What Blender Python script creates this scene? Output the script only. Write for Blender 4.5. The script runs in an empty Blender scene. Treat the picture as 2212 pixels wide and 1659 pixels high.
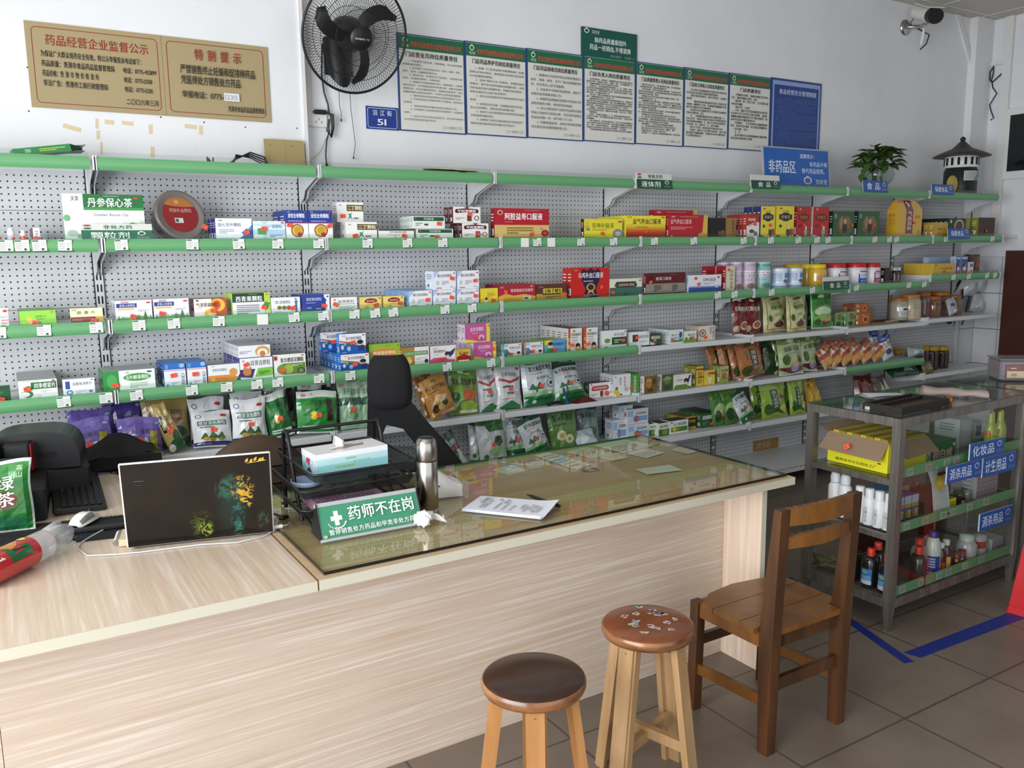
import bpy, math, random
from mathutils import Vector, Matrix
from mathutils.geometry import delaunay_2d_cdt
R = math.radians
random.seed(7)
C = bpy.context.scene.collection
SC = bpy.context.scene

# ------------------------------------------------------------------ camera, sky, daylight, exposure
cam = bpy.data.objects.new('camera', bpy.data.cameras.new('camera')); C.objects.link(cam)
cam.location = (-0.3684,-3.6688,1.549)
def _cam_rot(yaw, pitch, roll):
    f = Vector((math.sin(yaw)*math.cos(pitch), math.cos(yaw)*math.cos(pitch),-math.sin(pitch)))
    r = Vector((math.cos(yaw),-math.sin(yaw),0)); u = r.cross(f)
    r2 = r*math.cos(roll)+u*math.sin(roll); u2 = -r*math.sin(roll)+u*math.cos(roll)
    return Matrix((r2, u2,-f)).transposed()
cam.rotation_euler = _cam_rot(R(31.1519), R(8.971), R(-0.7624)).to_euler()
cam.data.sensor_width = 36; cam.data.lens = 1819.04/2212*36; cam.data.clip_start = .05
SC.camera = cam
w = bpy.data.worlds.new('overcast_sky'); SC.world = w; w.use_nodes = True
w.node_tree.nodes['Background'].inputs[0].default_value = (.82,.91,1,1)
w.node_tree.nodes['Background'].inputs[1].default_value = 1.0
def area(name, loc, rot, sx, sy, power, col=(1,1,1)):
    l = bpy.data.lights.new(name, 'AREA'); l.shape = 'RECTANGLE'; l.size = sx; l.size_y = sy; l.energy = power; l.color = col
    o = bpy.data.objects.new(name, l); C.objects.link(o); o.location = loc; o.rotation_euler = rot; return o
area('daylight_left_shopfront', (-2.55,-3.2,1.5),(0, R(-90),0),2.7,3.5,225,(.95,.98,1))
area('daylight_front_shopfront', (0.3,-5.65,1.45),(R(90),0,0),4.6,2.6,15,(.95,.98,1))
vs = SC.view_settings
vs.view_transform = 'Standard'; vs.look = 'None'; vs.gamma = 1; vs.use_curve_mapping = False; vs.exposure = 0.36

# ------------------------------------------------------------------ helpers
def lin(h):
    if len(h) == 3: h = ''.join(c*2 for c in h)
    o = []
    for i in (0,2,4):
        c = int(h[i:i+2], 16)/255
        o.append(c/12.92 if c <= .04045 else ((c+.055)/1.055)**2.4)
    return (o[0], o[1], o[2], 1)
MATS = {}
def nmat(name):
    m = bpy.data.materials.new(name); m.use_nodes = True; MATS[name] = m
    return m, m.node_tree, m.node_tree.nodes['Principled BSDF']
def simple(name, col, rough=.5, metal=0, **k):
    m, t, b = nmat(name)
    b.inputs['Base Color'].default_value = lin(col); b.inputs['Roughness'].default_value = rough; b.inputs['Metallic'].default_value = metal
    for a, v in k.items(): b.inputs[a.replace('_', ' ')].default_value = v
    return m
def N(t, kind, **k):
    n = t.nodes.new(kind)
    for a, v in k.items(): setattr(n, a, v)
    return n
def math_(t, op, a, b=None, c=None):
    n = N(t, 'ShaderNodeMath', operation=op)
    for i, x in enumerate((a, b, c)):
        if x is None: continue
        if isinstance(x, (int, float)): n.inputs[i].default_value = x
        else: t.links.new(x, n.inputs[i])
    return n.outputs[0]
def mixc(t, fac, a, b):
    n = N(t, 'ShaderNodeMix', data_type='RGBA')
    for s, x in ((0, fac),(6, a),(7, b)):
        if isinstance(x, (int, float)): n.inputs[s].default_value = x
        elif isinstance(x, tuple): n.inputs[s].default_value = x
        else: t.links.new(x, n.inputs[s])
    return n.outputs[2]
def noise(t, vec, scale, detail=4, rough=.55):
    n = N(t, 'ShaderNodeTexNoise'); n.inputs['Scale'].default_value = scale; n.inputs['Detail'].default_value = detail; n.inputs['Roughness'].default_value = rough
    t.links.new(vec, n.inputs['Vector']); return n.outputs[0]
def ramp(t, fac, stops):
    n = N(t, 'ShaderNodeValToRGB'); e = n.color_ramp.elements
    while len(e) < len(stops): e.new(.5)
    for i, (p, c) in enumerate(stops): e[i].position = p; e[i].color = lin(c)
    t.links.new(fac, n.inputs[0]); return n.outputs[0]
def coords(t, kind='Object', scale=None):
    o = N(t, 'ShaderNodeTexCoord').outputs[kind]
    if scale:
        mp = N(t, 'ShaderNodeMapping'); mp.inputs['Scale'].default_value = scale; t.links.new(o, mp.inputs[0]); return mp.outputs[0]
    return o
def bump(t, b, h, strength=.2, dist=.01):
    n = N(t, 'ShaderNodeBump'); n.inputs['Strength'].default_value = strength; n.inputs['Distance'].default_value = dist
    t.links.new(h, n.inputs['Height']); t.links.new(n.outputs[0], b.inputs['Normal'])
def printed(name, rough, spec=.5, coat=0):
    m, t, b = nmat(name); a = N(t, 'ShaderNodeAttribute', attribute_name='ink')
    t.links.new(a.outputs['Color'], b.inputs['Base Color']); b.inputs['Roughness'].default_value = rough
    b.inputs['Specular IOR Level'].default_value = spec; b.inputs['Coat Weight'].default_value = coat; b.inputs['Coat Roughness'].default_value = .12
    return m
def pane_glass(name, tint, ior=1.45, rough=.02):
    m, t, b = nmat(name); t.nodes.remove(b)
    tr = N(t, 'ShaderNodeBsdfTransparent'); tr.inputs[0].default_value = lin(tint)
    gl = N(t, 'ShaderNodeBsdfGlossy'); gl.inputs['Roughness'].default_value = rough
    lw = N(t, 'ShaderNodeLayerWeight'); lw.inputs[0].default_value = .5; r0 = ((ior-1)/(ior+1))**2
    fr = math_(t, 'MULTIPLY_ADD', math_(t, 'POWER', lw.outputs['Facing'], 4.2),.9*(1-r0), r0)
    mx = N(t, 'ShaderNodeMixShader'); t.links.new(fr, mx.inputs[0]); t.links.new(tr.outputs[0], mx.inputs[1]); t.links.new(gl.outputs[0], mx.inputs[2])
    t.links.new(mx.outputs[0], t.nodes['Material Output'].inputs[0]); return m
def wood(name, stops, scale, rough=.35, coat=0, det=5, fine=True, bmp=.05):
    m, t, b = nmat(name); v = coords(t, 'Object', scale)
    n1 = noise(t, v, 1, det, .6)
    c = ramp(t, n1, stops); 
    if fine:
        v2 = coords(t, 'Object', tuple(s*3.7 for s in scale)); n2 = noise(t, v2,1,3,.6)
        c = mixc(t, math_(t, 'MULTIPLY', math_(t, 'SUBTRACT', n2,.35),.5), c, lin(stops[0][1]))
    t.links.new(c, b.inputs['Base Color']); b.inputs['Roughness'].default_value = rough; b.inputs['Coat Weight'].default_value = coat; b.inputs['Coat Roughness'].default_value = .15
    if bmp: bump(t, b, n1, bmp, .002)
    return m

class MB:
    """collects faces; build() links them as ONE mesh object"""
    def __init__(s, mat='carton', col='ccc', M=None):
        s.v = []; s.f = []; s.mi = []; s.c = []; s.sm = []; s.mats = []; s.M = M; s.use(mat, col)
    def use(s, mat=None, col=None, smooth=False):
        if mat:
            if mat not in s.mats: s.mats.append(mat)
            s.cur = s.mats.index(mat)
        if col: s.col = lin(col)
        s.smooth = smooth; return s
    def add(s, vs, fs, smooth=None):
        o = len(s.v); M = s.M
        s.v += [tuple(M @ Vector(p)) for p in vs] if M else [tuple(p) for p in vs]
        for f in fs:
            s.f.append(tuple(i+o for i in f)); s.mi.append(s.cur); s.c.append(s.col); s.sm.append(s.smooth if smooth is None else smooth)
        return s
    def quad(s, a, b, c, d): return s.add((a, b, c, d),((0,1,2,3),))
    def box(s, x0, x1, y0, y1, z0, z1, bev=0):
        if bev:
            e = bev; vs = []; 
            for z, i in ((z0, e),(z0+e, 0),(z1-e, 0),(z1, e)):
                for (x, y) in ((x0+i+e, y0+i),(x1-i-e, y0+i),(x1-i, y0+i+e),(x1-i, y1-i-e),(x1-i-e, y1-i),(x0+i+e, y1-i),(x0+i, y1-i-e),(x0+i, y0+i+e)): vs.append((x, y, z))
            fs = [tuple(range(7,-1,-1)), tuple(range(24,32))]
            for k in range(3):
                for i in range(8): j = (i+1) % 8; fs.append((k*8+i, k*8+j, k*8+8+j, k*8+8+i))
            return s.add(vs, fs)
        v = [(x, y, z) for z in (z0, z1) for y in (y0, y1) for x in (x0, x1)]
        return s.add(v, ((0,2,3,1),(4,5,7,6),(0,1,5,4),(2,6,7,3),(0,4,6,2),(1,3,7,5)))
    def prism(s, pts, d, caps=True):
        """polygon pts (3-D) extruded by vector d"""
        n = len(pts); d = Vector(d); a = [Vector(p) for p in pts]; b = [p+d for p in a]
        fs = [(i, (i+1) % n, n+(i+1) % n, n+i) for i in range(n)]
        if caps: fs += [tuple(range(n-1,-1,-1)), tuple(range(n, 2*n))]
        return s.add(a+b, fs)
    def tube(s, path, r, n=8, closed=False, smooth=True, flat=None):
        P = [Vector(p) for p in path]; k = len(P); vs = []; up = None
        for i in range(k):
            if closed: d = P[(i+1) % k]-P[i-1]
            else: d = P[min(i+1, k-1)]-P[max(i-1,0)]
            d.normalize()
            if up is None: up = Vector((0,0,1)) if abs(d.z) < .9 else Vector((1,0,0))
            a = d.cross(up)
            if a.length < 1e-4: a = d.cross(Vector((0,1,0)))
            a.normalize(); b = a.cross(d); up = b
            rr = r[i] if isinstance(r, (list, tuple)) else r
            for j in range(n):
                t = 2*math.pi*j/n; vs.append(P[i]+(a*math.cos(t)+b*math.sin(t)*(flat or 1))*rr)
        fs = []
        for i in range(k if closed else k-1):
            for j in range(n):
                i2 = (i+1) % k; fs.append((i*n+j, i*n+(j+1) % n, i2*n+(j+1) % n, i2*n+j))
        s.add(vs, fs, smooth)
        if not closed: s.add(vs, (tuple(range(n-1,-1,-1)), tuple(range((k-1)*n, k*n))), False)
        return s
    def lathe(s, prof, x=0, y=0, z=0, n=24, smooth=True, sq=1):
        vs = []; 
        for r, h in prof:
            for j in range(n):
                t = 2*math.pi*j/n; vs.append((x+r*math.cos(t), y+r*math.sin(t)*sq, z+h))
        fs = [(i*n+j, i*n+(j+1) % n, i*n+n+(j+1) % n, i*n+n+j) for i in range(len(prof)-1) for j in range(n)]
        s.add(vs, fs, smooth); k = len(prof)-1
        if prof[0][0] > 1e-5: s.add(vs[:n], (tuple(range(n-1,-1,-1)),), False)
        if prof[-1][0] > 1e-5: s.add(vs[k*n:], (tuple(range(n)),), False)
        return s
    def grid(s, fn, nu, nv, smooth=True):
        vs = [fn(i/nu, j/nv) for j in range(nv+1) for i in range(nu+1)]
        fs = [(j*(nu+1)+i, j*(nu+1)+i+1,(j+1)*(nu+1)+i+1,(j+1)*(nu+1)+i) for j in range(nv) for i in range(nu)]
        return s.add(vs, fs, smooth)
    def mesh(s, name):
        me = bpy.data.meshes.new(name); me.from_pydata(s.v, [], s.f)
        for m in s.mats: me.materials.append(MATS[m])
        me.polygons.foreach_set('material_index', s.mi); me.polygons.foreach_set('use_smooth', s.sm)
        if any('ink' in m or m in INK for m in s.mats):
            at = me.attributes.new('ink', 'FLOAT_COLOR', 'FACE'); at.data.foreach_set('color', [x for c in s.c for x in c])
        me.validate(); me.update(); return me
    def build(s, name, parent=None, loc=None, rz=0):
        o = bpy.data.objects.new(name, s.mesh(name)); C.objects.link(o)
        if parent: o.parent = parent
        if loc: o.location = loc
        if rz: o.rotation_euler.z = rz
        return o
INK = ('carton', 'pouch', 'paper', 'plastic', 'gloss', 'clearwrap')
def tag(o, label, cat, group=None, kind=None):
    o['label'] = label; o['category'] = cat
    if group: o['group'] = group
    if kind: o['kind'] = kind
    return o
def thing(name, label, cat, loc=(0,0,0), rz=0, group=None):
    o = bpy.data.objects.new(name, None); C.objects.link(o); o.location = loc; o.rotation_euler = (0,0, rz) if not isinstance(rz, tuple) else rz
    o.empty_display_size = .05
    return tag(o, label, cat, group)
def struct(o): o['kind'] = 'structure'; return o

# ---- lettering: every glyph is meshed once, then laid out on a surface
GL = {}
def glyph(ch, bold=False):
    if ch not in GL:
        cu = bpy.data.curves.new('glyph', 'FONT'); cu.body = ch; cu.resolution_u = 2; cu.fill_mode = 'NONE'
        ob = bpy.data.objects.new('glyph', cu); me = ob.to_mesh()
        vs = [Vector((v.co.x, v.co.y)) for v in me.vertices]; es = [tuple(e.vertices) for e in me.edges]
        ob.to_mesh_clear(); bpy.data.objects.remove(ob); bpy.data.curves.remove(cu)
        if es:
            nb = {}
            for i, j in es: nb.setdefault(i, []).append(j); nb.setdefault(j, []).append(i)
            seen = set(); seg = []
            for i in sorted(nb):          # outline loops in their drawing direction
                if i in seen: continue
                loop = [i]; seen.add(i); j = i+1 if i+1 in nb[i] else nb[i][0]
                while j not in seen: loop.append(j); seen.add(j); nx = [k for k in nb[j] if k not in seen]; j = nx[0] if nx else i
                seg += [(vs[loop[k-1]], vs[loop[k]]) for k in range(len(loop))]
            r = delaunay_2d_cdt(vs, es, [], 0,1e-5); V = r[0]; fs = []
            for f in r[2]:
                cx = sum(V[k].x for k in f)/3; cy = sum(V[k].y for k in f)/3; wn = 0
                for p, q in seg:
                    if (p.y <= cy) != (q.y <= cy) and p.x+(cy-p.y)*(q.x-p.x)/(q.y-p.y) > cx: wn += 1 if q.y > p.y else -1
                if wn: fs.append(tuple(f))
            vs = [(v.x, v.y) for v in V]
        else: vs, fs = [], []
        GL[ch] = (vs, fs, min((v[0] for v in vs), default=0), max((v[0] for v in vs), default=.3))
    return GL[ch]
def advance(ch, bold):
    if ch == ' ': return .45
    if ord(ch) > 0x2e00: return 1.02
    g = glyph(ch, bold); return max(g[3]-g[2], .12)+.1
def layout(txt, bold=False, vert=False):
    """glyph meshes as a list (verts, faces) in em units, and the overall box"""
    out = []; x = 0; H = 0
    if vert:
        for i, ch in enumerate(txt):
            vs, fs, a, b = glyph(ch, bold); out.append(([(v[0]+(1-a-b)/2, v[1]-i*1.05+.12) for v in vs], fs))
        return out, 1.0,1.05*len(txt),-1.05*(len(txt)-1)
    for ch in txt:
        if ch != ' ':
            vs, fs, a, b = glyph(ch, bold); wide = ord(ch) > 0x2e00
            out.append(([(v[0]+x-(0 if wide else a), v[1]+.12) for v in vs], fs))
        x += advance(ch, bold)
    return out, max(x, .1),1.0,0
class Print:
    """draws flat designs on the surface S(u, v, k) of a mesh collector; u, v in 0..1, k counts layers"""
    def __init__(s, mb, S, curved=0): s.mb = mb; s.S = S; s.k = 0; s.cv = curved
    def poly(s, pts, col):
        s.k += 1; s.mb.use(None, col); s.mb.add([s.S(u, v, s.k) for u, v in pts], (tuple(range(len(pts))),), False)
    def rect(s, a, b, c, d, col):
        s.k += 1; s.mb.use(None, col); n = s.cv or 1; k = s.k
        if n == 1: s.mb.add([s.S(a, b, k), s.S(c, b, k), s.S(c, d, k), s.S(a, d, k)], ((0,1,2,3),), False)
        else:
            nu = max(1, round(n*abs(c-a))); nv = max(1, round(n*abs(d-b)))
            s.mb.grid(lambda u, v: s.S(a+(c-a)*u, b+(d-b)*v, k), nu, nv, True)
    def ell(s, a, b, c, d, col, n=20):
        s.poly([((a+c)/2+(c-a)/2*math.cos(2*math.pi*i/n),(b+d)/2+(d-b)/2*math.sin(2*math.pi*i/n)) for i in range(n)], col)
    def text(s, a, b, c, d, txt, col, bold=False, vert=False):
        s.mb.use(None, col); gl, wd, ht, y0 = layout(txt, bold, vert)
        for sx in ((-.016,.018) if bold else (0,)):     # bold: two slightly shifted strikes
            s.k += 1
            for vs, fs in gl: s.mb.add([s.S(a+(c-a)*(x+sx)/wd, b+(d-b)*(y-y0+sx*.4)/ht, s.k) for x, y in vs], fs, False)
    def lines(s, a, b, c, d, n, col, fill=.55, seed=1):
        s.k += 1; s.mb.use(None, col); rnd = random.Random(seed*31+n); h = (d-b)/n
        for i in range(n):
            y = d-(i+.5)*h; x = a; e = c if i < n-1 else a+(c-a)*rnd.uniform(.4,.9)
            while x < e:
                wl = rnd.uniform(.03,.12)*(c-a); x2 = min(e, x+wl); y1 = y-h*fill/2; y2 = y+h*fill/2
                s.mb.add([s.S(x, y1, s.k), s.S(x2, y1, s.k), s.S(x2, y2, s.k), s.S(x, y2, s.k)], ((0,1,2,3),), False); x = x2+.018*(c-a)
    def chars(s, a, b, c, d, n, col, seed=1):
        """rows of close-set small characters, too small to read"""
        s.k += 1; s.mb.use(None, col); rnd = random.Random(seed*17+n); h = (d-b)/n; cw = h*.62*(c-a)/(d-b)*1.1
        i = 0
        while i < n:
            m = rnd.choice((1,2,2,3,4)); 
            for j in range(m):
                if i >= n: break
                y = d-(i+.5)*h; x = a+(2.4*cw if j == 0 else 0); e = c if j < m-1 else a+(c-a)*rnd.uniform(.15,.95)
                while x+cw*.8 < e:
                    q = rnd.uniform(.6,.95)*cw; g = rnd.uniform(.30,.40)*h
                    if rnd.random() > .07:
                        for (x1, y1, x2, y2) in ((0,-1,.28,1),(.40,-1,.62,1),(.74,-.9,1,.9)) if rnd.random() < .5 else ((0,.55,1,1),(0,-.2,1,.22),(.1,-1,.9,-.55)):
                            s.mb.add([s.S(x+q*x1, y+g*y1, s.k), s.S(x+q*x2, y+g*y1, s.k), s.S(x+q*x2, y+g*y2, s.k), s.S(x+q*x1, y+g*y2, s.k)], ((0,1,2,3),), False)
                    x += cw*1.08
                i += 1
    def row(s, u, v, h, txt, col, asp, umax=1, bold=False):
        """one left-aligned line of text; asp = sign height / sign width"""
        gl, wd, ht, y0 = layout(txt, bold); w_ = min(wd*h*asp, umax-u); s.text(u, v, u+w_, v+h, txt, col, bold)
    def logo(s, u, v, w_, h, c1, c2, c3):
        """ring with a knot and a dark core"""
        s.ell(u, v, u+w_, v+h, c1); s.ell(u+.17*w_, v+.16*h, u+.83*w_, v+.8*h, c3); s.ell(u+.3*w_, v+.3*h, u+.62*w_, v+.66*h, c2)
        s.poly([(u+.36*w_, v-.12*h),(u+.62*w_, v-.02*h),(u+.9*w_, v+.3*h),(u+.7*w_, v+.18*h)], c1); s.ell(u+.36*w_, v+.82*h, u+.64*w_, v+1.1*h, c1)
    def run(s, design):
        for seed, it in enumerate(design.split(';')):
            if not it: continue
            t = it.split(' '); k = t[0]
            if k == 'p': q = list(map(float, t[2:])); s.poly(list(zip(q[::2], q[1::2])), t[1]); continue
            q = list(map(float, t[1:5]))
            if k == 'r': s.rect(*q, t[5])
            elif k == 'e': s.ell(*q, t[5])
            elif k == 'l': s.lines(*q, int(t[5]), t[6], seed=seed+1)
            elif k == 'c': s.chars(*q, int(t[5]), t[6], seed=seed+1)
            elif k in 'tTvV': s.text(*q, t[5].replace('_', ' '), t[6], k in 'TV', k in 'vV')

# ------------------------------------------------------------------ materials
printed('carton', .42); printed('pouch', .22,.6,.3); printed('paper', .8,.2); printed('plastic', .35); printed('gloss', .15,.6,.5)
def _wall(name, base, dirt, amt):
    m, t, b = nmat(name); v = coords(t)
    n = noise(t, v, 1.3,6,.6); n2 = noise(t, v, 22,4,.7)
    f = math_(t, 'MULTIPLY', math_(t, 'GREATER_THAN', n2,.70), amt)
    c = mixc(t, f, ramp(t, n, ((.3, base),(.75, dirt))), lin('8b8378'))
    t.links.new(c, b.inputs['Base Color']); b.inputs['Roughness'].default_value = .75; bump(t, b, n2,.05,.004)
_wall('wall_paint', 'e9eaec', 'dcdde0', .12)
_wall('street_wall', 'a8a49e', '98948e', .1)
_wall('ceiling_panel', 'c9c3ba', 'bfb8ae', .05)
_wall('trunking', 'e6e4e4', 'd9d5d3', .05)
simple('rail_green', '68a572', .32); simple('shelf_white', 'd6d8da', .4); simple('shelf_edge', 'd9dcde', .35)
simple('slot_black', '101010', .8); simple('black_plastic', '17171a', .42); simple('black_soft', '141416', .9); simple('white_plastic', 'e4e4e2', .4)
simple('steel', 'b9b6b2', .28,1); simple('dark_metal', '1b1b1d', .38,.3)
def _peg():
    m, t, b = nmat('pegboard'); s = N(t, 'ShaderNodeSeparateXYZ'); t.links.new(coords(t), s.inputs[0])
    fx = math_(t, 'ABSOLUTE', math_(t, 'SUBTRACT', math_(t, 'FRACT', math_(t, 'MULTIPLY', math_(t, 'ADD', s.outputs[0], .0105),40)),.5))
    fz = math_(t, 'ABSOLUTE', math_(t, 'SUBTRACT', math_(t, 'FRACT', math_(t, 'MULTIPLY', math_(t, 'ADD', s.outputs[2], .0115),40)),.5))
    d = math_(t, 'ADD', math_(t, 'MULTIPLY', fx, fx), math_(t, 'MULTIPLY', fz, fz))
    hole = math_(t, 'LESS_THAN', d, .019)
    seam = math_(t, 'LESS_THAN', math_(t, 'ABSOLUTE', math_(t, 'SUBTRACT', math_(t, 'FRACT', math_(t, 'MULTIPLY', math_(t, 'ADD', s.outputs[2], .063),2.5)),.5)),.0045)
    n = noise(t, coords(t),3,5)
    c = mixc(t, math_(t, 'MAXIMUM', hole, math_(t, 'MULTIPLY', seam, .6)), ramp(t, n, ((.3, 'd2d3d5'),(.8, 'c6c7ca'))), lin('0c0c0d'))
    t.links.new(c, b.inputs['Base Color']); b.inputs['Roughness'].default_value = .45
_peg()
def _floor():
    m, t, b = nmat('floor_tile'); s = N(t, 'ShaderNodeSeparateXYZ'); v = coords(t); t.links.new(v, s.inputs[0])
    n0 = noise(t, v, 9,5,.7)
    def g(o, off):
        x = math_(t, 'ADD', math_(t, 'MULTIPLY', math_(t, 'ADD', o, off),2), math_(t, 'MULTIPLY', math_(t, 'SUBTRACT', n0,.5),.012))
        return math_(t, 'ABSOLUTE', math_(t, 'SUBTRACT', math_(t, 'FRACT', x),.5))
    gx = math_(t, 'MAXIMUM', g(s.outputs[0], FLX), g(s.outputs[1], FLY))
    grout = math_(t, 'GREATER_THAN', gx, .4925)
    stain = math_(t, 'MULTIPLY', math_(t, 'GREATER_THAN', math_(t, 'ADD', gx, math_(t, 'MULTIPLY', noise(t, v, 6,5,.7),.03)),.506),.35)
    c = ramp(t, noise(t, v, 2.2,6,.62),((.3, '6b5f55'),(.55, '796d62'),(.8, '887b70')))
    c = mixc(t, math_(t, 'MULTIPLY', math_(t, 'GREATER_THAN', noise(t, v, 14,6,.75),.62),.22), c, lin('6b6158'))
    c = mixc(t, stain, c, lin('5c544d')); c = mixc(t, grout, c, lin('4d473f'))
    t.links.new(c, b.inputs['Base Color']); b.inputs['Roughness'].default_value = .38
    bump(t, b, math_(t, 'SUBTRACT', 1, grout),.3,.002)
FLX, FLY = 0.5-.071+.5,0.5+.124+1.0-.0
_floor()
def _tiles():
    m, t, b = nmat('wall_tile'); s = N(t, 'ShaderNodeSeparateXYZ'); v = coords(t); t.links.new(v, s.inputs[0])
    def g(o, k, off): return math_(t, 'ABSOLUTE', math_(t, 'SUBTRACT', math_(t, 'FRACT', math_(t, 'MULTIPLY', math_(t, 'ADD', o, off), k)),.5))
    gg = math_(t, 'MAXIMUM', g(math_(t, 'ADD', s.outputs[0], s.outputs[1]),5,.04), g(s.outputs[2], 3.4,.02))
    c = mixc(t, math_(t, 'GREATER_THAN', gg, .492), ramp(t, noise(t, v, 4,4),((.3, 'dfe0e3'),(.8, 'cfd0d4'))), lin('4a4a4c'))
    t.links.new(c, b.inputs['Base Color']); b.inputs['Roughness'].default_value = .25
_tiles()

# ------------------------------------------------------------------ room shell
YP, YW, XR, ZC = .36,.42,6.60,3.31       # pillar face, back wall, right wall, ceiling
struct(MB('floor_tile').box(-2.6, XR, -5.7, YW, -.08,0).build('floor'))
b = MB('ceiling_panel').box(-2.6, XR, -5.7, YW+.1, ZC, ZC+.08)
struct(b.build('ceiling'))
b = MB('trunking')
for i in range(16): b.box(-2.6+i*.6,-2.595+i*.6,-5.7, YW, ZC-.003, ZC)
for i in range(11): b.box(-2.6, XR, -5.7+i*.6,-5.695+i*.6, ZC-.003, ZC)
struct(b.build('trim_1'))
struct(MB('wall_paint').box(.95, XR, YW, YW+.1,0, ZC).build('wall_back'))
struct(MB('wall_paint').box(-2.6,.95, YP, YW+.1,0, ZC).build('wall_back_pillar'))
b = MB('wall_paint').box(XR, XR+.1,-5.7, YW+.1,1.45, ZC); b.use('wall_tile').box(XR, XR+.1,-5.7, YW+.1,0,1.45)
struct(b.build('wall_right'))
b = MB('street_wall').box(-2.7,-2.6,-5.7,-5.0,0, ZC); b.box(-2.7,-2.6,-1.4, YW, 0, ZC); b.box(-2.7,-2.6,-5.0,-1.4,2.95, ZC)
struct(b.build('wall_left'))
b = MB('street_wall').box(-2.7,-2.1,-5.8,-5.7,0, ZC); b.box(2.7, XR+.1,-5.8,-5.7,0, ZC); b.box(-2.1,2.7,-5.8,-5.7,2.85, ZC)
struct(b.build('wall_front'))

# ------------------------------------------------------------------ shelving bays against the back wall
DY, YB = .048,.3235
RAILH = .05
def bracket(x, z, y0, parent):
    b = MB('shelf_white')
    pts = [(x-.011, y0+.005, z+.022),(x-.011, YB, z+.022),(x-.011, YB, z-.125),(x-.011, YB-.05, z-.105),(x-.011, YB-.075, z-.07),(x-.011, y0+.06, z-.03),(x-.011, y0+.005, z-.02)]
    b.prism(pts, (.003,0,0)); b.prism([(p[0]+.019, p[1], p[2]) for p in pts], (.003,0,0))
    b.use('slot_black' if abs(x) < .1 else 'shelf_white').box(x-.009, x+.009, y0+.008, y0+.02, z-.024, z+.024)
    b.use('shelf_white').box(x-.011, x-.005, y0-.002, y0+.006, z-.027, z+.029); b.box(x+.0, x+.004, y0-.002, y0+.006, z-.027, z+.029)
    return b.build('bracket', parent)
def shelf(bay, x0, x1, z, y0, rail, parent, back=YB):
    x1 -= .0215; x0 += .005; g = 0
    b = MB('shelf_white'); zt = z+.018 if rail else z+.008
    b.box(x0+g, x1-g, y0+.012, back, zt-.004, zt); b.box(x0+g, x1-g, y0+.008, y0+.012, z-.02, zt)
    b.box(x0+g, x1-g, back-.01, back, zt-.03, zt)
    if not rail: b.use('shelf_edge').box(x0+g, x1-g, y0, y0+.012, z-.018, z+.012,.003)
    s = b.build('shelf', parent)
    if rail:
        r = MB('rail_green'); n = 6; h = RAILH/2
        prof = [(y0-.004+.010*abs((i/n)*2-1)**2*(1), z-h+RAILH*i/n) for i in range(n+1)]
        for i in range(n): r.add([(x0+g, prof[i][0], prof[i][1]),(x1-g, prof[i][0], prof[i][1]),(x1-g, prof[i+1][0], prof[i+1][1]),(x0+g, prof[i+1][0], prof[i+1][1])], ((0,1,2,3),), True)
        r.box(x0+g, x1-g, y0+.005, y0+.010, z-h, z+h)
        r.build('price_rail', s)
        MB('clear_lip').box(x0+g+.004, x1-g-.004, y0+.003, y0+.005, z+h, z+h+.018).build('clear_lip', s)
    bracket(x0-.005, z, y0, s)
    return s
pane_glass('clear_lip', 'f4f7f6', 1.3,.08)
LV = {1: 1.908,2: 1.591,3: 1.272,4: .991,5: .714,6: .440}
SH = {}
def bay_label(i): return ('white perforated shelving bay at the far left end of the row', 'white perforated shelving bay below the pair of gold plaques',
    'white perforated shelving bay below the black wall fan', 'white perforated shelving bay below the second and third notice boards', 'white perforated shelving bay behind the right end of the desk',
    'white perforated shelving bay above the ochre return sign', 'white perforated shelving bay below the potted vine bowl', 'white perforated shelving bay at the far right by the tiled corner')[i+1]
def price_tag(par, x, z, y0, blank, tilt):
    M = Matrix.Translation((x, y0-.0045, z)) @ Matrix.Rotation(R(tilt),4, 'Y')
    b = MB('paper', 'e9ebe6', M).box(-.0235,.0235,-.0015,0,-.0215,.0235)
    if not blank:
        p = Print(b, lambda u, v, k: (-.0235+.047*u, -.0016-.0002*k, -.0215+.045*v))
        p.rect(0,0,1,.1, '3f6b52'); p.rect(.02,.86,.45,.97, '3f6b52'); p.lines(.06,.2,.5,.8,4, '9a9c98', .3); p.lines(.55,.4,.95,.8,3, 'b4b6b2', .3); p.rect(.62,.14,.8,.32, '555854')
    return b.build('price_tag', par)
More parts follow.
